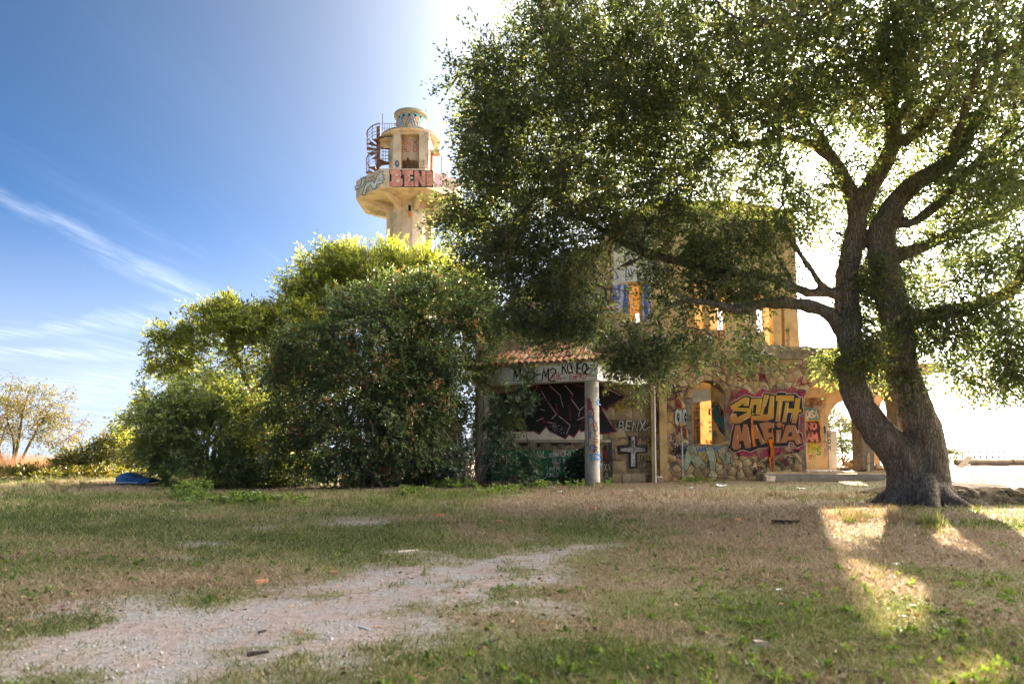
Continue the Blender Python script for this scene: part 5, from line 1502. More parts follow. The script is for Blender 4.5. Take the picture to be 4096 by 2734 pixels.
    # right of the pillar
    w9(1).poly([(690, 460), (1080, 440), (1100, 540), (1060, 590), (830, 600), (700, 580)]).line([(1030, 830), (1040, 880)], 30).line([(640, 640), (700, 690)], 40).done(paint((0.34, 0.25, 0.015), .32), WALL2)
    w9(2).text('stick', 660, 530, 120, 48, 7, gap=.25, slant=.2, jit=4).line([(980, 530), (1040, 500), (1050, 480), (1020, 470)], 6, smooth=True).done(paint((0.03, 0.022, 0.012), .1), WALL2)
    w9(2).poly([(705, 710), (800, 690), (1110, 700), (1105, 800), (1000, 830), (840, 815), (715, 830)]).done(paint(INK, .4), WALL2)
    w9(3).text('BENX', 735, 815, 110, 58, 12, gap=.45, slant=.12, jit=6, seed=5).line([(1060, 810), (1110, 770)], 9).done(paint((0.55, 0.52, 0.46), .15), WALL2)
    cross = [(850, 880), (950, 880), (960, 985), (1085, 985), (1085, 1085), (960, 1095), (965, 1275), (860, 1275), (852, 1095), (722, 1105), (722, 995), (850, 990)]
    w9(2).poly(cross).done(paint(INK, .18), WALL2)
    w9(3).poly([(890, 890), (928, 890), (935, 1020), (1050, 1025), (1050, 1070), (935, 1075), (938, 1250), (885, 1250), (885, 1075), (760, 1065), (760, 1035), (888, 1015)]).done(paint((0.55, 0.54, 0.56), .22), WALL2)
    w9(4).line([(740, 910), (800, 900), (840, 960), (780, 980), (740, 920)], 7, smooth=True).line([(820, 1060), (880, 1000), (930, 1050), (900, 1080), (960, 990)], 7, smooth=True).done(paint((0.16, 0.13, 0.03), .1), WALL2)
    w9(3).text('DED', 1000, 1190, 70, 32, 7, gap=.25, jit=3).text('ZB', 1060, 1260, 70, 30, 7).text('XRO', 965, 960, 70, 42, 7, slant=-.3, jit=5).line([(820, 820), (1090, 840)], 3).done(paint((0.03, 0.02, 0.02), .1), WALL2)
    w9(2).text('JUI', 830, 640, 60, 40, 4).done(paint((0.6, 0.56, 0.5), .25), WALL2)
    # dark panel right of the pillar foot
    w9(1).poly([(545, 930), (655, 920), (665, 1440), (560, 1450)]).done(paint((0.02, 0.03, 0.028), .15), WALL2)
    w9(2).line([(570, 1020), (580, 1180)], 34).line([(600, 1000), (605, 1330)], 14).done(paint(DKRED, .2), WALL2)
    w9(2).text('W', 555, 990, 60, 50, 7).text('XA', 565, 1300, 80, 28, 8).text('A', 570, 1390, 70, 40, 8).done(paint((0.5, 0.5, 0.34), .1), WALL2)
    w9(2).line([(635, 1010), (640, 1290)], 20).done(paint((0.05, 0.08, 0.12), .2), WALL2)

    # counter: ledge, rubble, green tiles
    gx0, gx1 = xz(1965, 1700, YW - .9)[0], xz(2408, 1700, YW - .9)[0]
    zt1 = xz(2200, 1797, YW - .9)[1]
    cnt = MB(); cnt.box((gx0, YW - .9, -.1), (gx1, YW - .02, zt1)); counter = cnt.build('counter', MORTAR, root)
    tw, th = 0.205, 0.205
    tile = None
    mbt = MB(); mbt.add([(-.5, 0, -.5), (.5, 0, -.5), (.5, 0, .5), (-.5, 0, .5), (-.48, -.008, -.48), (.48, -.008, -.48), (.48, -.008, .48), (-.48, -.008, .48)],
                        [(4, 5, 6, 7), (0, 1, 5, 4), (1, 2, 6, 5), (2, 3, 7, 6), (3, 0, 4, 7)])
    for r in range(5):
        for c in range(int((gx1 - gx0) / tw)):
            if (r, c) in ((4, 10), (4, 11), (2, 10), (0, 3)) or zt1 - r * th < .1:
                continue
            loc = (gx0 + (c + .5) * tw, YW - .902, zt1 - (4 - r + .5) * th + .0)
            if loc[2] < 0.02:
                continue
            if tile is None:
                tile = mesh_obj('glazed_tile', np.array(mbt.v) , mbt.f, GREENTILE, counter, recenter=False)
                tile.location = loc; tile.scale = (tw - .006, 1, th - .006)
            else:
                place_copy(tile, loc, (rng.uniform(-.006, .006), 0, rng.uniform(-.006, .006)), (tw - .006, 1, th - .006), counter)
    C = on_plane(YW - .915)
    c10 = Spray(Z10, C, 0)
    c10.text('BAN', 1020, 590, 130, 60, 18, gap=.3, jit=6).text('L', 1190, 580, 100, 90, 16, slant=.4).text('ORR', 1550, 570, 110, 75, 14, gap=.15, jit=5).text('MC', 1600, 690, 90, 65, 14, gap=.2).text('II', 1640, 990, 190, 30, 26, slant=-.2, gap=1.3).line([(1620, 770), (1750, 730)], 12).line([(1600, 820), (1700, 790)], 16).disc(1640, 945, 14, 20)
    c10.done(paint((0.62, 0.62, 0.52), .12), counter)
    Spray(Z10, C, 1).text('KOSMI', 1345, 580, 80, 30, 7, gap=.2).text('OTLS', 1400, 680, 75, 32, 7, gap=.2).text('MILPE', 1340, 830, 70, 36, 7, gap=.2, slant=.1).text('OKZP', 1310, 930, 75, 50, 8, gap=.2, jit=4).line([(1060, 930), (1150, 980), (1260, 950), (1310, 850), (1300, 740)], 9, smooth=True).done(paint((0.66, 0.68, 0.70), .1), counter)
    # rubble course and ledge behind the counter top
    mb = MB()
    x = gx0
    while x < gx1 - .05:
        w = rng.uniform(.1, .34)
        mb.box((x, YW - .78, zt1), (min(x + w, gx1), YW - .3, zt1 + rng.uniform(.08, .26)), .02, rng); x += w * .93
    rb = mb.build('rubble_course', BROWNSTONE, counter); rb['kind'] = 'stuff'
    lz = P(2200, 1757, YW - .25).z; lz2 = P(2200, 1769, YW - .25).z
    mb = MB(); mb.box((wx0 + .1, YW - .28, lz2), (xz(2420, 0, YW)[0], YW - .02, lz)); mb.build('window_ledge', CONCRETE, root)

    # ---------------- corner pilasters and downpipe
    for sx0, sx1, Y, nm in ((2606, 2622, 23.38, 'pilaster'), (2638, 2668, 25.85, 'pilaster')):
        xa, xb = xz(sx0, 1700, Y)[0], xz(sx1, 1700, Y)[0]
        mb = MB(); mb.box((xa, Y, -.1), (xb, Y + .14, 4.2 if Y < 25 else zl - .003)); mb.build(nm, PLASTER, root)
    mb = MB(); mb.tube([(wx1 + .03, YW - .12, -.02), (wx1 + .03, YW - .12, 3.9)], .035, 10)
    mb.build('downpipe', noise_mat('pale_pipe', [(0.3, (0.30, 0.12, 0.08)), (0.5, (0.5, 0.47, 0.46)), (0.8, (0.6, 0.58, 0.56))], scale=2.5, bump=.1, stretch=(1, 1, .6)), root)
    cs = on_plane(25.84)
    Spray(Z3, F, 3).poly([(58, 620), (130, 610), (150, 830), (60, 830)]).done(paint(PURPLE, .35), wall)
    Spray(Z3, F, 4).poly([(88, 625), (100, 625), (128, 780), (75, 790), (72, 770)]).done(paint((0.60, 0.24, 0.03), .1), wall)
    Spray(Z3, F, 5).poly([(93, 690), (103, 735), (88, 740)]).done(paint((0.25, .08, .05), .1), wall)
    Spray(Z3, F, 4).poly([(35, 800), (140, 790), (155, 930), (60, 960), (35, 900)]).done(paint(INK, .3), wall)
    Spray(Z3, F, 5).text('1CRO', 38, 915, 95, 18, 11, gap=.5).text('C', 70, 1050, 60, 30, 9).done(paint((0.62, 0.62, 0.64), .1), wall)
    Spray(Z9, W, 3).poly([(1130, 560), (1165, 550), (1170, 730), (1135, 710)]).done(paint((0.6, 0.6, 0.58), .2), WALL2)

    # ---------------- porch: columns, beams, tiled roof
    cB = P(2376, 1940, 21.5)
    colr = 0.235
    ztopc = P(2372, 1519, 21.5).z
    cA = P(1936, 1700, 23.3)
    zA = P(1930, 1546, 23.3).z
    zb = (ztopc + zA) / 2
    def column(c, r, z1, nm='porch_column'):
        mb = MB()
        prof = [(r * 1.03, -.1)] + [(r * (1.02 - .08 * k / 8), z1 * k / 8) for k in range(9)]
        mb.lathe(prof, (c[0], c[1], 0), 28)
        return mb.build(nm, COLUMN, root, smooth=.6)
    colB = column((2.52, 21.5), colr, zb + .01)
    colA = column((cA.x, 23.3), colr * .93, zb + .01)
    K = on_cylinder(2.52, 21.5, colr * 1.0, .006)
    k9 = lambda lay: Spray(Z9, K, lay)
    k9(0).poly([(352, 440), (385, 420), (410, 470), (415, 540), (440, 600), (440, 760), (470, 900), (455, 1085), (375, 1080), (372, 900), (362, 700), (360, 540)], sub=40).done(paint((0.50, 0.045, 0.03), .12), colB)
    k9(1).text('L', 375, 560, 100, 60, 14, slant=.1).text('A', 370, 690, 100, 60, 14).text('Z', 372, 805, 90, 70, 14).text('I', 375, 905, 80, 40, 14).text('O', 395, 1060, 70, 45, 12).done(paint((0.03, 0.14, 0.40), .08), colB)
    k9(2).line([(390, 1110), (470, 1100), (520, 1130), (510, 1165), (460, 1150), (420, 1130), (400, 1120)], 18, smooth=True).line([(410, 1110), (412, 1190)], 16).line([(390, 1230), (520, 1215)], 16).line([(392, 1262), (522, 1262)], 14).line([(515, 1215), (520, 1262)], 12).line([(500, 440), (480, 470), (490, 500), (515, 505)], 12, smooth=True).done(paint((0.03, 0.24, 0.55), .08), colB)
    k9(1).line([(430, 915), (480, 920), (485, 965), (440, 985), (425, 945)], 14, smooth=True).line([(455, 730), (490, 860)], 26).done(paint((0.66, 0.30, 0.06), .2), colB)
    k9(2).text('VOLFER', 445, 760, 62, 40, 8, vertical=True, gap=.02, slant=-.05).text('ST', 458, 340, 46, 34, 7, vertical=True, gap=.3).done(paint((0.03, 0.025, 0.03), .15), colB)
    # beams
    bh = 0.57
    A, Bp = Vector((cA.x - .3, 23.35, 0)), Vector((2.52 + .06, 21.5 - .02, 0))
    Cp = Vector((wx1 - .35, YW, 0))
    def beam(a, b, hw, z0, z1, nm, mat):
        d = (b - a).normalized(); s = Vector((-d.y, d.x, 0))
        mb = MB(); mb.prism([tuple((a + s * hw)[:2]), tuple((a - s * hw)[:2]), tuple((b - s * hw)[:2]), tuple((b + s * hw)[:2])], z0, z1)
        return mb.build(nm, mat, root)
    d1 = (Bp - A).normalized()
    b1 = beam(A, Bp + d1 * .22, .26, zb, zb + bh, 'porch_beam', WHITEWASH)
    b2 = beam(Bp + Vector((.12, .26, 0)), Cp, .2, zb + .02, zb + bh - .01, 'porch_beam', PALE_PLASTER)
    n1 = Vector((d1.y, -d1.x, 0))
    if n1.y > 0: n1 = -n1
    S1 = on_any_plane(A + n1 * .26, n1, .004)
    Spray(Z2, S1, 0).text('MAD-M2', 490, 415, 120, 60, 13, gap=.14, slant=.12, jit=4, seed=2).line([(500, 300), (535, 425)], 12).text('KONEO', 965, 345, 100, 40, 13, gap=.2, jit=4).line([(1190, 250), (1215, 290), (1180, 330), (1215, 355), (1255, 320), (1235, 290), (1190, 320)], 13, smooth=True).disc(1244, 270, 7).disc(1272, 270, 7).text('AM', 255, 325, 50, 24, 9, slant=.2).done(paint(INK, .05), b1)
    Spray(Z2, S1, 1).text('AZOK', 800, 410, 70, 30, 7, gap=.3, slant=.15, jit=5).line([(930, 400), (1000, 385), (960, 390)], 6).text('cePKO', 1030, 400, 52, 26, 7, gap=.3, slant=.1, jit=4).line([(1180, 375), (1265, 365)], 6).done(paint((0.5, 0.02, 0.02), .08), b1)
    d2 = (Cp - Bp).normalized(); n2 = Vector((d2.y, -d2.x, 0))
    if n2.y > 0: n2 = -n2
    S2 = on_any_plane(Bp + Vector((.12, .26, 0)) + n2 * .2, n2, .004)
    Spray(Z2, S2, 0).text('WFL', 1318, 385, 45, 13, 5, slant=.2).done(paint(RED, .1), b2)
    Spray(Z2, S2, 0).text('PAV', 1328, 265, 28, 12, 4).done(paint(INK, .1), b2)
    # roof: two slopes, eaves along the beams, hip over the corner column
    ze = zb + bh + .05
    E0, E1, E2 = A + n1 * .42 - d1 * .2, Bp + n1 * .44 + d1 * .3, Cp + n2 * .4
    E1 = Vector((2.98, 21.05, 0))
    rise = 0.42
    T0, T1 = Vector((E0.x + .3, YW, 0)), Vector((E1.x - 1.0, YW, 0))
    roof_pts = [Vector((E0.x, E0.y, ze)), Vector((E1.x, E1.y, ze)), Vector((T1.x, YW, ze + rise)), Vector((T0.x, YW, ze + rise * .7)), Vector((E2.x, YW, ze))]
    vs = roof_pts + [p - Vector((0, 0, .09)) for p in roof_pts]
    roof = mesh_obj('porch_roof', vs, [(0, 1, 2, 3), (1, 4, 2), (5, 8, 7, 6), (6, 7, 9), (0, 5, 6, 1), (1, 6, 9, 4)], CONCRETE, root)
    # barrel tile
    mbt = MB()
    n = 7
    vv, ff = [], []
    for e, (yy, r, zz) in enumerate(((0, .105, 0), (.44, .085, .0))):
        for k in range(n + 1):
            a = math.pi * k / n
            vv.append((r * math.cos(a), yy, r * .8 * math.sin(a) + zz))
        for k in range(n + 1):
            a = math.pi * k / n
            vv.append(((r - .016) * math.cos(a), yy, (r - .016) * .8 * math.sin(a) + zz))
    m = n + 1
    for k in range(n):
        ff += [(k, k + 1, 2 * m + k + 1, 2 * m + k), (m + k + 1, m + k, 3 * m + k, 3 * m + k + 1), (k + 1, k, m + k, m + k + 1), (2 * m + k, 2 * m + k + 1, 3 * m + k + 1, 3 * m + k)]
    ff += [(0, 2 * m, 3 * m, m), (n, m + n, 3 * m + n, 2 * m + n)]
    tile0 = mesh_obj('roof_tile', vv, ff, TILE, roof, recenter=False, smooth=.7)
    first = [True]
    def lay(p, xd, yd, sc=1.0, par=roof):
        zd = xd.cross(yd).normalized()
        M = Matrix((xd.normalized(), yd.normalized(), zd)).transposed()
        o = tile0 if first[0] else place_copy(tile0, p, parent=par)
        if first[0]:
            o.location = p; first[0] = False
        o.rotation_euler = M.to_euler()
        o.scale = (sc * rng.uniform(.95, 1.05), rng.uniform(.97, 1.05), rng.uniform(.9, 1.15))
    def slope(e0, e1, t0, t1, up=.0):
        L = (e1 - e0).length
        nc = int(L / .21)
        for c in range(nc):
            u = (c + .5) / nc
            a = e0.lerp(e1, u)
            # run straight up the slope until the hip / wall
            nrm = (e1 - e0).cross(t0 - e0).normalized()
            if nrm.z < 0: nrm = -nrm
            yd = nrm.cross((e1 - e0).normalized()).normalized()
            if yd.z < 0: yd = -yd
            xd = yd.cross(nrm).normalized()
            # limit by the top line and by the hip lines
            q = 0.0
            k = 0
            while k < 8:
                p = a + yd * (q - .06)
                pc = a + yd * (q + .3)
                # inside test in plan
                poly = [e0, e1, t1, t0]
                ins = True
                for i in range(len(poly)):
                    A_, B_ = poly[i], poly[(i + 1) % len(poly)]
                    if (B_ - A_).length < 1e-6: continue
                    if (B_.x - A_.x) * (pc.y - A_.y) - (B_.y - A_.y) * (pc.x - A_.x) < -.02:
                        ins = False
                if not ins and k:
                    break
                jj = Vector((rng.uniform(-.012, .012), rng.uniform(-.015, .015), rng.uniform(0, .012)))
                lay(p + nrm * (.02 + .012 * (k % 2)) + jj, xd + Vector((0, 0, rng.uniform(-.03, .03))), yd)
                # channel tile, turned over, between the rows
                if k == 0:
                    a2 = e0.lerp(e1, min(1, u + .5 / nc))
                    lay(a2 + yd * -.03 + nrm * .035, -xd, yd, .95)
                q += .36; k += 1
    slope(roof_pts[0], roof_pts[1], roof_pts[3], roof_pts[2])
    slope(roof_pts[1], roof_pts[4], roof_pts[2], roof_pts[2])
    hip0, hip1 = roof_pts[1], roof_pts[2]
    hd = (hip1 - hip0).normalized()
    xs = hd.cross(Vector((0, 0, 1))).normalized()
    q = 0
    while q < (hip1 - hip0).length - .2:
        lay(hip0 + hd * q + Vector((0, 0, .08)), xs, hd, 1.1); q += .37

    # ---------------- upper storey
    ux0, ux1 = xz(2452, 1000, YU)[0], xz(3188, 1000, YU)[0]
    uz0, uz1 = zc1 - .05, xz(2800, 802, YU)[1]
    q = lambda sx, sy: xz(sx, sy, YU)
    def rect(a, b, c, d):
        x_0, z_1 = q(a, b); x_1, z_0 = q(c, d)
        return [(x_0, z_0), (x_1, z_0), (x_1, z_1), (x_0, z_1)]
    def arch(a, b, c, d, rise=.35):
        x_0, z_1 = q(a, b); x_1, z_0 = q(c, d)
        return arch_loop(x_0, x_1, z_0, z_1 - rise, z_1)
    top = [(ux0, uz1 - .1)]
    out = [(ux0, uz0), (ux1, uz0), q(3188, 1180), q(3180, 870), q(3150, 838), q(3060, 820), q(2980, 812), (q(2960, 0)[0], uz1), (q(2600, 0)[0], uz1), (ux0, uz1 - .9)]
    holes = [rect(2516, 1130, 2566, 1290), arch(2748, 1115, 2822, 1318), arch(2836, 1120, 2905, 1318), rect(3025, 1180, 3098, 1392), rect(3122, 1210, 3142, 1410)]
    upper = slab_wall('upper_wall', out, holes, YU, YU + .5, PLASTER, root)
    up = on_plane(YU, .003)
    pal = Spray(lambda x, y: (x, y), up, 0)
    pal.poly([(2455, 930), (2560, 905), (2640, 940), (2640, 1140), (2570, 1125), (2512, 1125), (2455, 1140)]).done(PALE_PLASTER, upper, 'pale_plaster_patch')
    Spray(Z7, up, 1).line([(320, 210), (330, 260), (350, 300)], 9).line([(410, 270), (400, 440), (440, 400), (420, 330)], 12, smooth=True).line([(450, 320), (465, 380), (430, 400)], 10).line([(290, 350), (320, 420), (280, 440)], 10).done(paint((0.05, 0.16, 0.42), .15), upper)
    for sx0, sx1, s in ((2454, 2514, -1), (2567, 2604, 1)):
        xa, z1 = xz(sx0, 1138, YU - .12); xb, z0_ = xz(sx1, 1287, YU - .12)
        mb = MB(); mb.box((xa, YU - .12, z0_), (xb, YU - .075, z1)); sh = mb.build('shutter', SHUTTER, root)
        nb = 4
        for k in range(nb):
            w_ = (xb - xa) / nb
            mb = MB(); mb.box((xa + k * w_ + .008, YU - .135, z0_ + .02), (xa + (k + 1) * w_ - .008, YU - .1205, z1 - .02)); mb.build('shutter_board', SHUTTER, sh)
    # interior behind the upper openings, open to the sun at the back
    yr = 33.0
    rear = slab_wall('upper_rear_wall', [(ux0, uz0), (ux1 + 1.5, uz0), (ux1 + 1.5, uz1 - .6), (ux0, uz1 - .6)],
                     [[(ux0 + 1.9, uz0 + .9), (ux0 + 2.8, uz0 + .9), (ux0 + 2.8, uz0 + 3.0), (ux0 + 1.9, uz0 + 3.0)], [(ux0 + 5.9, uz0 + .9), (ux0 + 8.2, uz0 + .9), (ux0 + 8.2, uz0 + 3.3), (ux0 + 5.9, uz0 + 3.3)]], yr, yr + .4, INTERIOR, root)
    mb = MB(); mb.box((ux0, YU + .5, uz0), (ux0 + .4, yr, uz1 - .6)); mb.build('upper_side_wall', PLASTER, root)
    mb = MB(); mb.box((ux0 + 3.2, YU + .5, uz0), (ux0 + 3.45, yr, uz1 - .7)); mb.build('upper_partition', INTERIOR, root)
    mb = MB(); mb.box((ux0 + .45, YU + .5, uz0 - .02), (ux0 + 2.2, yr - .02, uz0 + .1)); mb.build('upper_floor', CONCRETE, root)
    Spray(Z7, up, 0).text('BROKS', 2082, 980, 34, 26, 6, vertical=True, gap=.15).done(paint(INK, .1), upper)
    # tile course on the roof edge over the pale wall
    x = q(2470, 0)[0]
    while x < q(2680, 0)[0]:
        lay(Vector((x, YU - .25, uz1 - .8 + (x - ux0) * .35)), Vector((1, 0, .3)), Vector((0, 1, .25)), 1.0, roof); x += .2

    # left wing, lower roof
    Yl = 26.4
    lx0, lx1 = xz(2040, 1300, Yl)[0], ux0 + .4
    lz0, lz1 = 3.4, xz(2100, 1252, Yl)[1]
    wing = slab_wall('wing_wall', [(lx0, 0), (lx1, 0), (lx1, lz1), (lx0, lz1)], [rect_xz for rect_xz in [[xz(2098, 1330, Yl), xz(2120, 1330, Yl), xz(2120, 1275, Yl), xz(2098, 1275, Yl)]]], Yl, Yl + .4, PLASTER, root)
    Spray(Z11, on_plane(Yl), 0).poly([(590, 620), (740, 620), (742, 880), (595, 880)]).done(noise_mat('bare_render', [(.3, (.2, .18, .14)), (.7, (.36, .33, .27))], scale=5, bump=.5), wing, 'render_patch')
    mb = MB(); mb.box((lx0, Yl + .4, 0), (lx0 + .4, 33, lz1)); mb.build('wing_end_wall', PLASTER, root)
    e0, e1 = Vector((lx0 - .25, Yl - .3, lz1 + .02)), Vector((lx1 - .45, Yl - .3, lz1 + .02))
    t0, t1 = Vector((lx0 + .2, Yl + 2.6, lz1 + 1.15)), Vector((lx1 - .45, Yl + 2.6, lz1 + 1.15))
    wr = mesh_obj('wing_roof', [e0, e1, t1, t0] + [v - Vector((0, 0, .1)) for v in (e0, e1, t1, t0)], [(0, 1, 2, 3), (4, 7, 6, 5), (0, 4, 5, 1), (0, 3, 7, 4)], CONCRETE, root)
    nrm = (e1 - e0).cross(t0 - e0).normalized()
    yd = nrm.cross(Vector((1, 0, 0))).normalized()
    if yd.z < 0: yd = -yd
    for c in range(int((e1.x - e0.x) / .21)):
        for k in range(4 if c < 9 else 2):
            pp = Vector((e0.x + .1 + c * .21, e0.y, e0.z)) + yd * (k * .37) + nrm * .02
            lay(pp, Vector((1, 0, rng.uniform(-.04, .04))), yd, 1.0, wr)
    # gable wall piece and hollow-brick stub above the wing
    st = slab_wall('gable_wall', [xz(2060, 1200, 28.2), xz(2440, 1200, 28.2), xz(2440, 960, 28.2), xz(2300, 1000, 28.2), xz(2180, 1080, 28.2), xz(2085, 1150, 28.2), xz(2042, 1162, 28.2), xz(2042, 1200, 28.2)], [], 28.2, 28.6, PLASTER, root)
    # rubble masonry top above the porch
    for k in range(26):
        p = P(rng.uniform(2410, 2540), rng.uniform(1300, 1400), 23.3)
        s = rng.uniform(.12, .28)
        mb = MB(); mb.box((p.x - s, YW + .05, p.z - s * .6), (p.x + s, YW + .5, p.z + s * .6), .05, rng); mb.build('rubble_stone', BROWNSTONE, WALL2)
    return root

make_house()

# ================================================================== the tower
TOWERC = noise_mat('tower_concrete', [(0.25, (0.36, 0.28, 0.19)), (0.5, (0.56, 0.46, 0.34)), (0.8, (0.66, 0.57, 0.45))], scale=1.2, bump=0.25, bump_scale=16, stain=((0.22, 0.19, 0.15), 0.6), stain_scale=0.9)
MOSSY = noise_mat('weathered_rim', [(0.3, (0.16, 0.15, 0.11)), (0.55, (0.34, 0.30, 0.22)), (0.8, (0.46, 0.40, 0.30))], scale=2.5, bump=0.3, bump_scale=18, stain=((0.10, 0.12, 0.07), .5), stain_scale=2)

def make_tower():
    TX, TY = P(1640, 1000, 48.5).x, 48.5
    root = thing('lookout_tower', 'tall pale concrete lookout tower with round top, spiral stair and pink lettered balcony', 'tower', (TX, TY, gz(TX, TY)))
    zat = lambda zy, Y: P(1640, 400 + zy / 2.8, Y).z
    rpx = lambda w: w / 2.8 / FPX * TY * 1.004
    # shaft
    ztop, zdeck0, zdeck1 = zat(450, TY), zat(985, 45.0), zat(775, 45.0)
    rs = 1.40
    mb = MB(); mb.lathe([(rs, -.5), (rs, zdeck0 + .05)], (TX, TY, 0), 12, math.pi / 12, 2 * math.pi + math.pi / 12)
    sh = mb.build('shaft', TOWERC, root)
    mb = MB(); mb.box((TX - 1.62, TY - .55, -.5), (TX - 1.2, TY + .9, zdeck0)); mb.build('shaft_rib', TOWERC, root)
    mb = MB(); mb.box((TX + 1.2, TY - .55, -.5), (TX + 1.62, TY + .9, zdeck0)); mb.build('shaft_rib', TOWERC, root)
    SP_ = on_plane(TY - rs * math.cos(math.pi / 12), .01)
    Spray(Z1, SP_, 0).poly([(708, 1175), (740, 1175), (740, 1242), (708, 1242)]).done(paint((0.02, 0.018, 0.018), 0), sh, 'slit_window')
    Spray(Z1, SP_, 0).poly([(708, 1243), (740, 1243), (736, 1312), (710, 1312)]).done(paint((0.75, 0.28, 0.02), 0), sh, 'orange_panel')
    Spray(Z1, SP_, 0).line([(755, 1160), (765, 1260), (755, 1300)], 12).line([(800, 1210), (820, 1270)], 24).line([(780, 1210), (775, 1260)], 20).done(paint((0.12, 0.26, 0.10), .3), sh)
    # octagonal balcony
    ap = 3.62
    octo = lambda r: [(TX + r / math.cos(math.pi / 8) * math.sin(math.pi / 8 + k * math.pi / 4), TY - r / math.cos(math.pi / 8) * math.cos(math.pi / 8 + k * math.pi / 4)) for k in range(8)]
    mb = MB(); mb.prism(octo(ap - .02), zdeck0, zdeck0 + .22); deck = mb.build('balcony_floor', TOWERC, root)
    o1, o2 = octo(ap), octo(ap - .16)
    par = None
    for k in range(8):
        a, b = o1[k], o1[(k + 1) % 8]; c, d = o2[(k + 1) % 8], o2[k]
        mb = MB(); mb.prism([a, b, c, d], zdeck0 + .004, zdeck1)
        p = mb.build('parapet_panel', TOWERC, root)
        nx, ny = (a[0] + b[0]) / 2 - TX, (a[1] + b[1]) / 2 - TY
        if k == 7: front = p
        if k == 6: left = p
        if k == 0: right = p
    # brackets under the floor
    for k in range(8):
        a = k * math.pi / 4 + math.pi / 8
        dx, dy = math.sin(a), -math.cos(a)
        p0, p1 = Vector((TX + dx * 1.3, TY + dy * 1.3, 0)), Vector((TX + dx * 3.4, TY + dy * 3.4, 0))
        s = Vector((-dy, dx, 0)) * .12
        z = zdeck0 - .003
        vs = []
        for q in (-1, 1):
            vs += [p0 + s * q + Vector((0, 0, z)), p1 + s * q + Vector((0, 0, z)), p1 + s * q + Vector((0, 0, z - .12)), p0 + s * q + Vector((0, 0, z - .75))]
        mesh_obj('bracket', vs, [(0, 3, 2, 1), (4, 5, 6, 7), (0, 1, 5, 4), (1, 2, 6, 5), (2, 3, 7, 6), (3, 0, 4, 7)], TOWERC, root)
    Fp = on_any_plane((TX, TY - ap, zdeck0), (0, -1, 0), .006)
    Rp = on_any_plane((o1[0][0], o1[0][1], 0), (math.sin(math.pi / 4), -math.cos(math.pi / 4), 0), .006)
    Lp = on_any_plane((o1[7][0], o1[7][1], 0), (-math.sin(math.pi / 4), -math.cos(math.pi / 4), 0), .006)
    Spray(Z1, Fp, 0).poly([(497, 778), (990, 790), (990, 982), (500, 970)]).done(paint((0.03, 0.02, 0.03), .03), front)
    bl = Spray(Z1, Fp, 1)
    bl.poly([(506, 784), (606, 782), (630, 798), (632, 850), (618, 868), (645, 886), (650, 938), (630, 966), (506, 966), (506, 918), (522, 908), (522, 838), (506, 828)])
    bl.poly([(642, 784), (762, 788), (764, 838), (714, 838), (714, 856), (748, 858), (748, 886), (714, 886), (714, 906), (768, 906), (770, 968), (660, 966), (668, 906), (662, 838), (642, 834)])
    bl.poly([(778, 788), (822, 790), (858, 880), (858, 792), (902, 796), (904, 966), (864, 970), (822, 890), (824, 968), (780, 966)])
    bl.poly([(912, 796), (966, 800), (986, 830), (986, 940), (966, 966), (914, 964)])
    bl.done(paint((0.74, 0.33, 0.25), .04), front, 'painted_letter')
    Spray(Z1, Fp, 2).poly([(566, 828), (592, 828), (592, 852), (566, 850)]).poly([(570, 894), (608, 894), (608, 918), (570, 918)]).poly([(706, 838), (724, 838), (724, 856), (706, 856)]).poly([(738, 860), (764, 862), (764, 886), (738, 886)]).poly([(704, 888), (728, 888), (728, 908), (704, 908)]).done(paint((0.7, 0.66, 0.6), 0), front)
    Spray(Z1, Rp, 0).poly([(1010, 800), (1140, 830), (1330, 930), (1330, 990), (1010, 980)]).done(paint((0.45, 0.20, 0.26), .25), right)
    arms = [[(112, 970), (180, 950), (190, 880), (170, 870), (195, 880), (205, 855), (212, 880), (240, 855), (230, 890), (205, 960), (170, 985), (115, 1005)],
            [(190, 1062), (240, 920), (310, 905), (330, 930), (360, 850), (400, 800), (430, 795), (415, 830), (440, 840), (435, 870), (445, 890), (420, 905), (430, 930), (360, 945), (345, 995), (310, 1000), (290, 950), (250, 980), (225, 1060)]]
    w = Spray(Z1, Lp, 1)
    for a in arms: w.poly(a)
    w.done(paint((0.72, 0.72, 0.70), .05), left)
    w = Spray(Z1, Lp, 2)
    for a in arms: w.line(a, 7, closed=True)
    w.done(paint(INK, 0), left)
    Spray(Z1, Lp, 0).poly([(250, 860), (340, 840), (330, 920), (255, 925)]).done(paint((0.12, 0.06, 0.06), .4), left)
    # upper body: two piers and a curved niche between them
    zb0, zb1 = zdeck0 + .22, zat(478, TY)
    rb = rpx(250)
    rn = rb * .92
    mb = MB()
    mb.lathe([(rb, zb0), (rb, zb1)], (TX, TY, 0), 40, math.radians(42), math.radians(318))
    mb.lathe([(rb - .2, zb0), (rb - .2, zb1)], (TX, TY, 0), 40, math.radians(42), math.radians(318))
    body = mb.build('upper_body', TOWERC, root, smooth=.6)
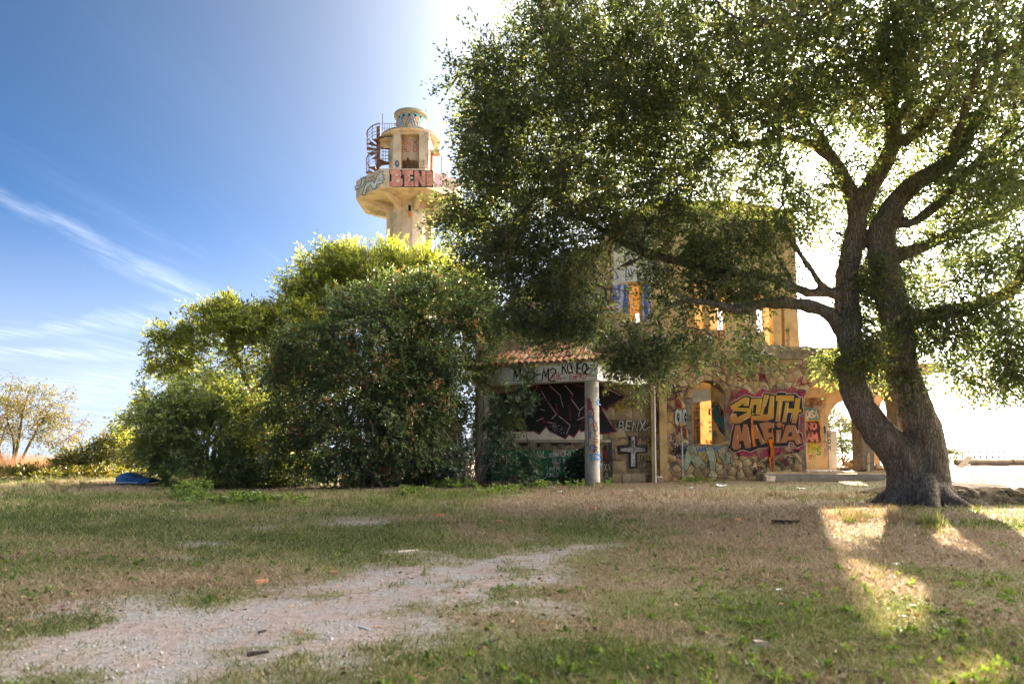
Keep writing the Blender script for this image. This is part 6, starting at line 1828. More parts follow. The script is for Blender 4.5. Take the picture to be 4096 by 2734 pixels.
    for s, za, zb_ in ((-1, 545, 625), (1, 835, 945)):
        xa, xb = P(1380 + za / 2.8, 500, TY - rb).x, P(1380 + zb_ / 2.8, 500, TY - rb).x
        mb = MB(); mb.box((xa, TY - rb - .12, zb0), (xb, TY - rb + .75, zb1)); pr = mb.build('pier', TOWERC, root)
        if s < 0:
            K = on_plane(TY - rb - .12)
            Spray(Z1, K, 0).disc(583, 715, 24, 42).done(paint((0.02, 0.06, 0.12), .08), pr)
            Spray(Z1, K, 1).disc(584, 708, 8, 20).line([(565, 740), (600, 745)], 5).done(paint((0.4, 0.5, 0.5), .1), pr)
        else:
            K = on_plane(TY - rb - .12)
            Spray(Z1, K, 0).text('SAR', 830, 700, 30, 16, 4).text('ALF', 838, 735, 28, 15, 4).text('BAN', 838, 775, 30, 15, 4).done(paint((0.08, 0.03, 0.06), .1), pr)
            Spray(Z1, K, 0).line([(932, 640), (938, 780)], 18).done(paint((0.12, 0.30, 0.15), .4), pr)
            Spray(Z1, K, 1).text('ACRO', 922, 585, 28, 18, 4, vertical=True, gap=.15).done(paint((0.1, 0.12, 0.1), .2), pr)
    # niche back: curved panel above, open below with a post
    zn = zat(632, TY - rb)
    mb = MB(); mb.lathe([(rn - .35, zn), (rn - .35, zb1)], (TX, TY, 0), 20, math.radians(-44), math.radians(44)); mb.lathe([(rn - .55, zn), (rn - .35, zn)], (TX, TY, 0), 20, math.radians(-44), math.radians(44))
    panel = mb.build('niche_panel', TOWERC, root, smooth=.6)
    K = on_cylinder(TX, TY, rn - .35, .01)
    Spray(Z1, K, 0).text('RAEK', 640, 510, 58, 36, 10, gap=.22).text('BEND', 640, 580, 55, 36, 10, gap=.22).line([(628, 490), (634, 490)], 6).line([(628, 572), (634, 572)], 6).done(paint((0.66, 0.24, 0.18), .12), panel)
    mb = MB(); mb.tube([(TX - .05, TY - rb + .5, zb0), (TX - .05, TY - rb + .5, zn + .1)], .09, 10); mb.build('post', RUST, root)
    mb = MB(); mb.lathe([(.02, zn + .2), (rn - .4, zn + .2)], (TX, TY, 0), 30); mb.build('inner_ceiling', TOWERC, root)
    # canopy disc
    rd = rpx(342)
    mb = MB(); mb.lathe([(rs * .6, zb1 + .02), (rd * .97, zb1), (rd, zb1 + .05), (rd, zb1 + .2), (rd * .96, zb1 + .25), (.02, zb1 + .3)], (TX, TY, 0), 48); disc = mb.build('canopy', TOWERC, root, smooth=.5)
    mb = MB(); mb.lathe([(rd + .004, zb1 + .1), (rd + .02, zb1 + .2), (rd * .95, zb1 + .27)], (TX, TY, 0), 48); mb.build('mossy_rim', MOSSY, disc)
    mb = MB(); mb.box((TX - 1.15, TY - rb - .22, zb1 - .16), (TX + 1.2, TY - rb - .02, zb1 - .004)); mb.build('lintel', TOWERC, root)
    # top drum, cap
    r1, r2 = rpx(163), rpx(197)
    zd0, zd1 = zb1 + .28, zat(222, TY)
    ring = noise_mat('sprayed_drum', [(0.30, (0.55, 0.18, 0.06)), (0.40, (0.6, 0.42, 0.2)), (0.47, (0.05, 0.25, 0.40)), (0.53, (0.20, 0.46, 0.44)), (0.60, (0.55, 0.28, 0.34)), (0.72, (0.42, 0.36, 0.5))], scale=1.9, bump=.1, detail=2.5)
    mb = MB(); mb.lathe([(r1, zd0), (r1, zd1 + .1)], (TX, TY, 0), 40); drum = mb.build('top_drum', ring, root, smooth=.6)
    K = on_cylinder(TX, TY, r1, .008)
    Spray(Z1, K, 0).poly([(555, 280), (580, 235), (630, 230), (660, 290), (640, 320), (600, 310)]).done(paint((0.66, 0.36, 0.08), .1), drum)
    Spray(Z1, K, 1).disc(602, 262, 20, 28).done(paint((0.35, 0.4, 0.6), .1), drum)
    for s_, wd, col, lay in (('A', 30, INK, 1), ('A', 18, (0.62, 0.5, 0.46), 2)):
        Spray(Z1, K, lay).line([(690, 275), (720, 195), (745, 195), (765, 275)], wd).line([(705, 250), (755, 250)], wd * .8).line([(775, 205), (800, 280)], wd * .8).line([(770, 220), (830, 225)], wd * .7).line([(830, 215), (822, 290)], wd * .7).line([(870, 240), (835, 270), (862, 305)], wd * .6).done(paint(col, .05), drum)
    for k in range(7):
        a = math.radians(-72 + k * 24)
        d_ = Vector((math.sin(a), -math.cos(a), 0)); s = Vector((math.cos(a), math.sin(a), 0))
        mb = MB(); mb.obox(Vector((TX, TY, zd1 - .14)) + d_ * (r1 - .03), s * .075, d_ * .045, Vector((0, 0, .075))); mb.build('vent_hole', paint((0.01, 0.01, 0.012), 0), drum)
    zc = zd1
    mb = MB(); mb.lathe([(r1 - .01, zc), (r2 * .98, zc + .1), (r2, zc + .14), (r2, zc + .3), (r2 * .94, zc + .34), (.02, zc + .38)], (TX, TY, 0), 44); mb.build('cap', MOSSY, root, smooth=.5)
    for dx, h in ((-.05, .5), (-1.0, .45), (1.05, .5)):
        mb = MB(); mb.tube([(TX + dx, TY, zc + .3), (TX + dx, TY, zc + .3 + h)], .02, 6); mb.build('lightning_rod', RUST, root)
    # spiral stair beside the body
    sx, sy = P(1380 + 372 / 2.8, 600, TY - .6).x, TY - .6
    zs0, zs1 = zb0, zb1 + .9
    mb = MB(); mb.tube([(sx, sy, zs0), (sx, sy, zs1)], .14, 12); stair = mb.build('spiral_stair', noise_mat('rusty_mast', [(.3, (.10, .05, .03)), (.6, (.34, .22, .15)), (.8, (.42, .36, .28))], scale=4, bump=.2), root, smooth=.6)
    n, R_ = 22, 0.82
    rail, a_prev = [], 0
    for k in range(n):
        a = math.radians(-150 + k * 38)
        z = zs0 + .1 + (zs1 - 1.0 - zs0) * k / n
        vs = []
        for zz in (z, z + .05):
            vs.append((sx, sy, zz))
            for j in range(3):
                b = a + math.radians(36) * j / 2
                vs.append((sx + R_ * math.cos(b), sy + R_ * math.sin(b), zz))
        mesh_obj('stair_tread', vs, [(0, 3, 2, 1), (4, 5, 6, 7), (1, 2, 6, 5), (2, 3, 7, 6), (0, 1, 5, 4), (3, 0, 4, 7)], RUST, stair)
        p = Vector((sx + R_ * math.cos(a), sy + R_ * math.sin(a), z))
        mb = MB(); mb.tube([p, p + Vector((0, 0, 1.0))], .022, 5); mb.build('baluster', RUST, stair)
        rail.append(p)
    for dz, r in ((1.0, .04), (.5, .018), (.75, .016), (.25, .016)):
        cur = catmull([tuple(p + Vector((0, 0, dz))) for p in rail], .12)
        mb = MB(); mb.tube([tuple(q) for q in cur], r, 5); mb.build('handrail', RUST, stair)
    mb = MB(); mb.tube([(sx + .28, sy, zs1 - .2), (sx + .28, sy, zs1 + 1.0)], .025, 5); mb.build('mast_rod', RUST, stair)
    # small landing rail on the canopy, landing
    mb = MB()
    for k in range(6):
        x = sx + .35 + k * .17
        mb.tube([(x, TY - 1.0, zb1 + .2), (x, TY - 1.0, zb1 + .95)], .014, 5)
    for dz in (.95, .6):
        mb.tube([(sx + .3, TY - 1.0, zb1 + dz), (sx + 1.3, TY - 1.0, zb1 + dz)], .018, 5)
    mb.build('landing_rail', RUST, root)
    mb = MB(); mb.lathe([(.1, 0), (.9, .05), (.9, .14), (.1, .16)], (sx + .7, TY - .3, zat(520, TY)), 20); mb.build('landing', TOWERC, root)
    # chimney block and rail at the right
    xa = P(1380 + 958 / 2.8, 500, TY - .5).x
    mb = MB(); mb.box((xa, TY - .9, zb0), (xa + .25, TY - .4, zat(655, TY))); mb.build('brick_flue', TILE, root)
    mb = MB(); mb.box((xa - .06, TY - 1.0, zat(655, TY)), (xa + .75, TY - .35, zat(620, TY))); mb.build('flue_cap', MOSSY, root)
    mb = MB(); mb.tube([(xa + .85, TY - .9, zb0), (xa + .85, TY - .9, zat(655, TY)), (xa + .2, TY - .9, zat(655, TY))], .025, 5); mb.build('side_rail', RUST, root)

make_tower()

# ================================================================== grass, leaf litter, stones
def in_view(x, y, margin=0.6):
    return (np.abs(x) < 0.765 * y + margin)

def blades(name, label, mat, n, ys, dens, hgt, wid, seed, tintf, lean=0.7):
    rng = np.random.default_rng(seed)
    y0, y1 = ys
    # more of them per square metre near the camera
    u = rng.random(n)
    y = 1.0 / (1 / y0 + (1 / y1 - 1 / y0) * u)
    x = rng.uniform(-1, 1, n) * (0.79 * y + 2.4)
    p = dens(x, y)
    k = rng.random(n) < p
    x, y, p = x[k], y[k], p[k]
    m = len(x)
    z = ground_z(x, y)
    h = hgt * rng.uniform(0.4, 1.3, m) * (0.7 + 0.6 * fbm(x * 1.7, y * 1.7, 2)) * np.clip(y / 7, .75, 1.9)
    w = wid * rng.uniform(0.7, 1.3, m) * np.clip(y / 5, 1, 3.0)
    a = rng.uniform(0, 2 * math.pi, m)
    l = rng.normal(size=(m, 2)) * (h * lean)[:, None]
    sx, sy = np.cos(a) * w / 2, np.sin(a) * w / 2
    v = np.empty((m, 3, 3))
    v[:, 0] = np.stack([x - sx, y - sy, z - .004], 1)
    v[:, 1] = np.stack([x + sx, y + sy, z - .004], 1)
    v[:, 2] = np.stack([x + l[:, 0], y + l[:, 1], z + h], 1)
    t = np.clip(tintf(x, y) + rng.normal(size=m) * .27, 0, 1)
    o = mesh_obj(name, v.reshape(-1, 3), np.arange(3 * m).reshape(m, 3), mat, None, attrs={'tint': ('FACE', 'FLOAT', t)})
    return tag(o, label, None, None, 'stuff')

GRASS = leaf_mat('short_grass', [(0.0, (0.045, 0.068, 0.022)), (0.4, (0.10, 0.125, 0.042)), (0.75, (0.19, 0.175, 0.08)), (1.0, (0.33, 0.26, 0.145))],
                 [(0.0, (0.10, 0.15, 0.02)), (0.6, (0.26, 0.28, 0.05)), (1.0, (0.42, 0.34, 0.14))], 0.3, rough=.6, spec=.2)
STRAW = leaf_mat('dry_grass', [(0.0, (0.10, 0.064, 0.038)), (0.5, (0.25, 0.175, 0.108)), (1.0, (0.44, 0.34, 0.225))], [(0.0, (0.24, 0.15, 0.07)), (1.0, (0.5, 0.36, 0.19))], 0.25, rough=.6, spec=.2)
DEADLEAF = leaf_mat('dead_leaf', [(0.0, (0.06, 0.035, 0.02)), (0.5, (0.20, 0.115, 0.06)), (1.0, (0.40, 0.27, 0.16))], [(0.0, (0.1, 0.05, 0.02)), (1.0, (0.3, 0.18, 0.08))], 0.15, rough=.7, spec=.2)

def near_house(x, y):
    return ((x > 4.4) & (y > 24.8)) | ((x > -1.6) & (x < 4.9) & (y > 22.5)) | (np.hypot(x - 8.75, y - 14.2) < .75)

def d_green(x, y):
    gr, bare, dry, lush, lit = cover(x, y)
    p = np.clip(0.35 + .9 * lush - .75 * dry, 0.03, 1) * (1 - np.clip(gr * 1.25 + bare * 1.1, 0, .98)) * (1 - .9 * lit)
    return p * ~near_house(x, y)

def d_dry(x, y):
    gr, bare, dry, lush, lit = cover(x, y)
    p = np.clip(.1 + 1.0 * dry - .3 * lush, 0.02, 1) * (1 - np.clip(gr * 1.1 + bare, 0, .97)) * (1 - .8 * lit)
    return p * ~near_house(x, y)

blades('grass', 'short patchy green grass over the open ground', GRASS, 480000, (2.9, 27.0), d_green, 0.045, 0.007, 41, lambda x, y: .38 + .8 * (fbm(x * 1.3, y * 1.3, 3) - .5) - .4 * (cover(x, y)[3] - .45) + .25 * cover(x, y)[2])
blades('dry_grass', 'dry straw-coloured grass under the oak and along the wall', STRAW, 290000, (2.9, 30.0), d_dry, 0.05, 0.006, 42, lambda x, y: .3 + .5 * fbm(x * .9, y * .9, 3), lean=1.1)

def tall_grass():
    """tall straw and green tufts: along the wall foot, by the trunk, by the shrub edge"""
    rng = np.random.default_rng(43)
    spots = []
    for dx0, dx1, dy, n, hh, grn in ((1140, 1420, 1128, 60, .16, .25), (1420, 2020, 1140, 90, .17, .0), (900, 1120, 1136, 90, .16, 1.0), (600, 900, 1150, 50, .13, .9), (1560, 1640, 1106, 14, .14, 1.0), (2040, 2349, 1150, 40, .2, .1), (1900, 2100, 1190, 30, .16, .2),
                                 (150, 220, 1160, 10, .2, .8), (2110, 2170, 1202, 12, .16, .9), (0, 200, 1120, 30, .2, .7), (1340, 1400, 1112, 14, .14, .9)):
        for _ in range(n):
            p = GD(rng.uniform(dx0, dx1), dy + rng.normal() * 5)
            spots.append((p.x, p.y, hh * rng.uniform(.5, 1.4), rng.random() < grn))
    for green, nm, lb, mt in ((True, 'grass_tufts', 'tufts of taller green grass along the shrub edge', GRASS), (False, 'straw_tufts', 'tufts of tall dry straw along the wall foot and trunk', STRAW)):
        V, T = [], []
        for x, y, h, g in spots:
            if g != green: continue
            n = rng.integers(14, 34)
            a = rng.uniform(0, 6.28, n)
            bx, by = x + rng.normal(size=n) * .05, y + rng.normal(size=n) * .05
            hh = h * rng.uniform(.4, 1.1, n)
            w = .008
            z = gz(x, y)
            l = rng.normal(size=(n, 2)) * (hh * .35)[:, None]
            V.append(np.stack([np.stack([bx - np.cos(a) * w, by - np.sin(a) * w, np.full(n, z - .01)], 1), np.stack([bx + np.cos(a) * w, by + np.sin(a) * w, np.full(n, z - .01)], 1), np.stack([bx + l[:, 0], by + l[:, 1], z + hh], 1)], 1))
            T.append(np.clip(.45 + rng.normal(size=n) * .25, 0, 1))
        V = np.concatenate(V).reshape(-1, 3)
        tag(mesh_obj(nm, V, np.arange(len(V)).reshape(-1, 3), mt, None, attrs={'tint': ('FACE', 'FLOAT', np.concatenate(T))}), lb, None, None, 'stuff')
tall_grass()

def scatter_leaves():
    rng = np.random.default_rng(44)
    n = 34000
    u = rng.random(n)
    y = 1.0 / (1 / 3.0 + (1 / 24.0 - 1 / 3.0) * u)
    x = rng.uniform(-1, 1, n) * (.78 * y + 2.0)
    gr, bare, dry, lush, lit = cover(x, y)
    k = rng.random(n) < np.clip(.07 + .2 * dry + .9 * lit - .1 * gr, 0, 1)
    x, y = x[k], y[k]
    m = len(x)
    pos = np.stack([x, y, ground_z(x, y) + .012], 1)
    ld = rnd_dir(rng, (m,)); ld[:, 2] *= .25; ld = unit(ld)
    v, f = leaf_quads(pos, ld, .042, .022, rng)
    tag(mesh_obj('fallen_leaves', v, f, DEADLEAF, None, attrs={'tint': ('FACE', 'FLOAT', rng.random(m))}), 'brown fallen leaves strewn over the grass and under the shrubs', None, None, 'stuff')
scatter_leaves()

def rock_mesh(rng, r, flat=.6):
    bm = bmesh.new()
    bmesh.ops.create_icosphere(bm, subdivisions=1, radius=1.0)
    for v in bm.verts:
        v.co = v.co * rng.uniform(.72, 1.2)
        v.co.z *= flat
        v.co *= r
    vs = [tuple(v.co) for v in bm.verts]; fs = [tuple(q.index for q in f.verts) for f in bm.faces]
    bm.free()
    return vs, fs

def gravel():
    rng = np.random.default_rng(45)
    n = 36000
    u = rng.random(n)
    y = 1.0 / (1 / 2.9 + (1 / 15.0 - 1 / 2.9) * u)
    x = rng.uniform(-1, 1, n) * (.78 * y + 2.0)
    gr, bare, dry, lush, lit = cover(x, y)
    k = rng.random(n) < np.clip(gr * .7 + bare * .4 + .03, 0, 1)
    x, y = x[k], y[k]
    r = .003 + .012 * rng.random(len(x)) ** 4 * np.clip(y / 5, 1, 2)
    z = ground_z(x, y)
    base = np.array([(1, 0, 0), (-.8, .2, 0), (0, 1, .1), (.1, -.9, 0), (0, .1, .8), (0, 0, -.6)])
    tri = np.array([(0, 2, 4), (2, 1, 4), (1, 3, 4), (3, 0, 4), (2, 0, 5), (1, 2, 5), (3, 1, 5), (0, 3, 5)])
    m = len(x)
    a = rng.uniform(0, 6.28, m)
    bb = base[None] * rng.uniform(.6, 1.3, (m, 6, 1)) * r[:, None, None]
    ca, sa = np.cos(a)[:, None], np.sin(a)[:, None]
    v = np.stack([bb[..., 0] * ca - bb[..., 1] * sa + x[:, None], bb[..., 0] * sa + bb[..., 1] * ca + y[:, None], bb[..., 2] + z[:, None] + r[:, None] * .05], -1)
    f = (tri[None] + 6 * np.arange(m)[:, None, None]).reshape(-1, 3)
    GR = noise_mat('gravel_stone', [(0.3, (0.15, 0.135, 0.12)), (0.5, (0.29, 0.265, 0.24)), (0.72, (0.52, 0.49, 0.46))], scale=30, bump=0, detail=2)
    tag(mesh_obj('gravel', v.reshape(-1, 3), f, GR, None), 'pale gravel lying on the worn track', None, None, 'stuff')
gravel()

# ================================================================== small things on the ground
BRICK = noise_mat('broken_brick', [(0.3, (0.36, 0.13, 0.06)), (0.7, (0.58, 0.27, 0.15))], scale=14, bump=.4, bump_scale=60)
PALESTONE = noise_mat('pale_stone', [(0.3, (0.36, 0.28, 0.21)), (0.7, (0.60, 0.50, 0.40))], scale=12, bump=.4, bump_scale=50)
PLASTICW = noise_mat('white_plastic', [(0.3, (0.55, 0.56, 0.58)), (0.7, (0.75, 0.76, 0.78))], scale=15, bump=.1, rough=.35)
DARKWOOD = noise_mat('dark_wood', [(0.3, (0.018, 0.014, 0.012)), (0.7, (0.07, 0.05, 0.04))], scale=20, bump=.4)
PALEWOOD = noise_mat('pale_wood', [(0.3, (0.34, 0.27, 0.18)), (0.7, (0.58, 0.50, 0.38))], scale=20, bump=.3)

def brick_bit(dx, dy, L, label, rz=None, mat=None, name='brick_fragment', cat='brick', group='brick fragments on the grass', h=.35):
    rng = random.Random(int(dx * 7 + dy))
    p = GD(dx, dy)
    rz = rng.uniform(-.6, .6) if rz is None else rz
    w, hh = L * rng.uniform(.4, .6), L * h
    c, s = math.cos(rz), math.sin(rz)
    vs = []
    for z in (0, 1):
        for a, b in ((-1, -1), (-.1, -1.1), (1, -.9), (.9, .8), (0, 1.05), (-.9, .9)):
            k = 1 - .12 * z
            X, Y = a * L / 2 * k + rng.uniform(-.1, .1) * L, b * w / 2 * k
            vs.append((p.x + X * c - Y * s, p.y + X * s + Y * c, gz(p.x, p.y) - .01 + z * hh * rng.uniform(.8, 1.1)))
    fs = [tuple(range(5, -1, -1)), tuple(range(6, 12))] + [(i, (i + 1) % 6, 6 + (i + 1) % 6, 6 + i) for i in range(6)]
    o = mesh_obj(name, vs, fs, mat or BRICK, None)
    return tag(o, label, cat, group)

for dx, dy, L, lab in [
    (1010, 1181, .17, 'orange brick half lying on the green grass before the shrubs'), (1145, 1197, .15, 'flat orange brick sliver beside a dark clod, right of the brick half'), (766, 1321, .085, 'bright orange brick chunk on the near edge of the gravel'),
    (600, 1341, .10, 'flat orange brick slab at the grassy edge of the gravel'), (507, 1374, .05, 'small orange brick crumb left of the flat slab'), (962, 1181, .10, 'thin orange brick chip just left of the brick half'),
    (1690, 1195, .13, 'orange roof tile shard in the dry grass before the large lettering'), (1610, 1101, .25, 'broken terracotta tile at the wall foot under the window'), (1360, 1168, .14, 'pinkish tile piece in the grass before the painted pillar'),
    (865, 1437, .045, 'tiny orange chip beside the white stick on the track')]:
    brick_bit(dx, dy, L, lab)
for dx, dy, L, lab in [(1745, 1479, .085, 'rounded beige stone lying in the near grass'), (1728, 1497, .04, 'small pale stone beside the rounded beige one'), (1765, 1103, .42, 'flat pale slab of rubble below the large lettering'), (1510, 1103, .36, 'pinkish lump of rubble at the foot of the pilaster'), (1180, 1388, .06, 'pale stone on the right edge of the track')]:
    brick_bit(dx, dy, L, lab, mat=PALESTONE, name='loose_stone', cat='stone', group='loose stones', h=.5)

def scrap(dx, dy, L, label, seed, mat=PLASTICW):
    """crumpled sheet"""
    rng = random.Random(seed)
    p = GD(dx, dy)
    n = 4
    vs, fs = [], []
    for i in range(n):
        for j in range(n):
            vs.append((p.x + (i / 3 - .5) * L + rng.uniform(-.1, .1) * L, p.y + (j / 3 - .5) * L * .7 + rng.uniform(-.1, .1) * L, gz(p.x, p.y) + .008 + rng.uniform(0, .22) * L))
    for i in range(n - 1):
        for j in range(n - 1):
            fs.append((i * n + j, (i + 1) * n + j, (i + 1) * n + j + 1, i * n + j + 1))
    o = mesh_obj('litter_scrap', vs, fs, mat, None)
    md = o.modifiers.new('thickness', 'SOLIDIFY'); md.thickness = .002
    return tag(o, label, 'litter', 'scraps of litter')
for i, (dx, dy, L, lab) in enumerate([
    (1655, 1114, .34, 'crumpled clear plastic sheet on the leaf litter under the window'), (1590, 1121, .2, 'white scrap left of the crumpled plastic sheet'), (1700, 1095, .28, 'white board scrap at the wall foot under the large lettering'), (1445, 1128, .16, 'white scrap in the dry grass right of the painted pillar'),
    (590, 1131, .22, 'white crumpled paper at the shrub edge'), (1110, 1165, .08, 'small white scrap on the green grass before the porch'), (1787, 1356, .04, 'small white scrap alone in the brown grass'), (2056, 1296, .07, 'white scrap inside the lit patch below the trunk'), (2070, 1417, .05, 'white scrap in the near green grass at the lower right'),
    (1838, 1122, .2, 'pale glassy scrap before the terrace step'), (1570, 1172, .08, 'yellowish white scrap in the grass before the tall cross'), (2020, 1157, .12, 'white tissue at the foot of the oak trunk'), (545, 1185, .06, 'white scrap on the grass below the dark shrub'), (1285, 1128, .14, 'pale blue scrap before the green tiles')]):
    scrap(dx, dy, L, lab, 60 + i)

def stick(dx0, dy0, dx1, dy1, r, label, mat, bend=.02):
    a, b = GD(dx0, dy0), GD(dx1, dy1)
    pts = []
    rng = random.Random(int(dx0))
    for k in range(6):
        q = a.lerp(b, k / 5)
        pts.append((q.x + rng.uniform(-bend, bend), q.y + rng.uniform(-bend, bend), gz(q.x, q.y) + r * .8))
    mb = MB(); mb.tube(pts, [r * (1 - .08 * k) for k in range(6)], 7)
    tag(mb.build('stick', mat, None, smooth=1.0), label, 'stick', 'sticks on the ground')
stick(568, 1504, 616, 1498, .013, 'short thick dark stick on the gravel track', DARKWOOD, .004)
stick(1080, 1494, 1150, 1468, .010, 'long dark twig at the grass edge of the track', DARKWOOD, .015)
stick(593, 1450, 610, 1447, .010, 'stub of black wood in the middle of the track', DARKWOOD, .002)
stick(822, 1437, 848, 1443, .006, 'thin white stick on the track', PLASTICW, .002)
stick(1208, 1238, 1252, 1243, .012, 'pale peeled stick above the end of the track', PALEWOOD, .01)
stick(1925, 1538, 2000, 1545, .010, 'dark twig in the shaded near grass at the lower right', DARKWOOD, .012)
stick(915, 1272, 960, 1262, .009, 'pale dry stalk on the bare patch', PALEWOOD, .012)

def plank():
    p = GD(1805, 1200)
    mb = MB(); mb.box((p.x - .17, p.y - .1, gz(p.x, p.y) - .01), (p.x + .15, p.y + .12, gz(p.x, p.y) + .05), .025, random.Random(2))
    tag(mb.build('charred_board', DARKWOOD, None), 'charred dark board lying flat in the dry grass', 'board')
plank()

def bottle(dx, dy, L, label, rgb, rz):
    m, t, bs, out = new_mat('bottle_plastic')
    bs.inputs['Base Color'].default_value = rgb + (1,)
    bs.inputs['Roughness'].default_value = .12
    bs.inputs['Transmission Weight'].default_value = .6
    p = GD(dx, dy)
    prof = [(0, 0), (.028, 0), (.032, .01), (.032, .12), (.03, .14), (.032, .16), (.026, .2), (.012, .235), (.012, .25)]
    k = L / .27
    root = thing('bottle', label, 'bottle', (p.x, p.y, gz(p.x, p.y)))
    d = Vector((math.cos(rz), math.sin(rz), 0))
    def spin(prof):
        mb = MB()
        n = 14
        u, w = Vector((0, 0, 1)), d.cross(Vector((0, 0, 1)))
        vs = [Vector((p.x, p.y, gz(p.x, p.y) + .034 * k)) + d * (z - .12) * k + (u * math.cos(6.2832 * q / n) + w * math.sin(6.2832 * q / n)) * r * k for r, z in prof for q in range(n)]
        fs = [(i * n + q, i * n + (q + 1) % n, (i + 1) * n + (q + 1) % n, (i + 1) * n + q) for i in range(len(prof) - 1) for q in range(n)]
        return mb.add(vs, fs)
    spin(prof).build('body', m, root, smooth=.8)
    spin([(0.0, .245), (.015, .245), (.015, .27), (0, .27)]).build('cap', paint((0.03, 0.10, 0.4), 0), root, smooth=.5)
bottle(1265, 1121, .28, 'empty clear bottle with a blue cap in the grass before the porch', (0.75, 0.85, 0.9), .2)
bottle(1192 + 90, 1106, .36, 'turquoise plastic bottle lying below the green tiles', (0.02, 0.55, 0.6), 0.05)

# blue mattress dumped in the grass at the left
def mattress():
    Y = 20.4
    root_p = P(555, 1935, Y)
    m = noise_mat('faded_blue_cloth', [(0.3, (0.015, 0.06, 0.16)), (0.6, (0.04, 0.14, 0.32)), (0.85, (0.16, 0.26, 0.42))], scale=4, bump=.4, bump_scale=14, rough=.8)
    root = thing('mattress', 'blue mattress dumped in the grass at the end of the bushes', 'mattress', (root_p.x, Y, gz(root_p.x, Y)))
    x0, x1 = P(498, 1900, Y).x, P(618, 1900, Y).x
    z0 = gz((x0 + x1) / 2, Y)
    bm = bmesh.new()
    nx, ny = 16, 8
    rng = random.Random(3)
    vs, fs = [], []
    for lay in (0, 1):
        for i in range(nx + 1):
            for j in range(ny + 1):
                u, v = i / nx, j / ny
                e = min(1, 6 * min(u, 1 - u), 5 * min(v, 1 - v))
                hgt = .05 + (.30 - .24 * u + .03 * math.sin(9 * u)) * (.55 + .45 * math.sqrt(max(e, 0)))
                vs.append((x0 + (x1 - x0) * u + .03 * math.sin(7 * v), Y + (v - .5) * .9 + .05 * math.sin(5 * u), z0 + (hgt + rng.uniform(-.008, .008) if lay else .04)))
    N = (nx + 1) * (ny + 1)
    for i in range(nx):
        for j in range(ny):
            a = i * (ny + 1) + j
            fs.append((N + a, N + a + ny + 1, N + a + ny + 2, N + a + 1)); fs.append((a, a + 1, a + ny + 2, a + ny + 1))
    edge = [i * (ny + 1) for i in range(nx + 1)] + [nx * (ny + 1) + j for j in range(1, ny + 1)] + [i * (ny + 1) + ny for i in range(nx - 1, -1, -1)] + [j for j in range(ny - 1, 0, -1)]
    for k in range(len(edge)):
        a, b = edge[k], edge[(k + 1) % len(edge)]
        fs.append((a, b, N + b, N + a))
    mesh_obj('cover', vs, fs, m, root, smooth=.9)
    bm.free()
    mb = MB(); mb.tube([(x0, Y - .46, z0 + .06), ((x0 + x1) / 2, Y - .47, z0 + .05), (x1, Y - .44, z0 + .05)], .03, 6)
    mb.build('piping', noise_mat('grey_piping', [(.3, (.2, .25, .32)), (.7, (.4, .45, .52))], scale=5, bump=.1), root)
mattress()

# low weeds at the shrub foot, reeds and yellow weeds far left
def weeds(name, label, lst, seed, mat, leaf, spray, kind='stuff'):
    rng = np.random.default_rng(seed)
    T = []
    for dx, dy, rx, ry, n, h in lst:
        for _ in range(n):
            p = GD(dx + rng.normal() * rx * .5, dy + rng.normal() * ry * .5)
            T.append((p.x, p.y, gz(p.x, p.y) + rng.uniform(.02, h)))
    T = np.array(T)
    out = np.tile(np.array([0, 0, 1.0]), (len(T), 1))
    p, ld, idx = sprays(T, out, rng, *spray)
    v, f = leaf_quads(p, ld, leaf[0], leaf[1], rng)
    tn = np.clip(.55 + rng.normal(size=len(T))[idx] * .15 + rng.normal(size=len(p)) * .2, 0, 1)
    tag(mesh_obj(name, v, f, mat, None, attrs={'tint': ('FACE', 'FLOAT', tn)}), label, None, None, kind)
WEED = leaf_mat('weed_leaf', [(0.0, (0.04, 0.075, 0.018)), (0.6, (0.09, 0.15, 0.035)), (1.0, (0.16, 0.2, 0.05))], [(0.0, (0.14, 0.24, 0.02)), (1.0, (0.38, 0.46, 0.05))], .35)
weeds('weeds', 'low green weeds along the foot of the bushes', [(435, 1140, 50, 14, 60, .3), (410, 1122, 25, 8, 36, .4), (560, 1155, 120, 8, 60, .1), (945, 1135, 30, 7, 26, .12), (1150, 1128, 60, 6, 30, .1), (1330, 1112, 50, 5, 34, .12), (1250, 1118, 60, 4, 30, .12), (1040, 1118, 60, 5, 30, .2), (1590, 1104, 25, 2, 14, .06)],
      46, WEED, (0.075, 0.04), (5, 5, .12, -.2))
weeds('reddish_weeds', 'reddish brown weeds below the pale mimosa bush', [(440, 1125, 40, 8, 40, .25), (330, 1110, 30, 5, 30, .2), (420, 1105, 30, 5, 20, .4)], 47, DEADLEAF, (0.07, 0.02), (5, 5, .16, -.3))
weeds('yellow_weeds', 'bright yellow-green weeds along the sunlit crest of the field', [(190, 1103, 90, 4, 70, .25), (60, 1106, 80, 4, 60, .3), (270, 1098, 40, 3, 30, .2)], 48, YELLOWLEAF, (0.12, 0.05), (5, 5, .3, -.2))

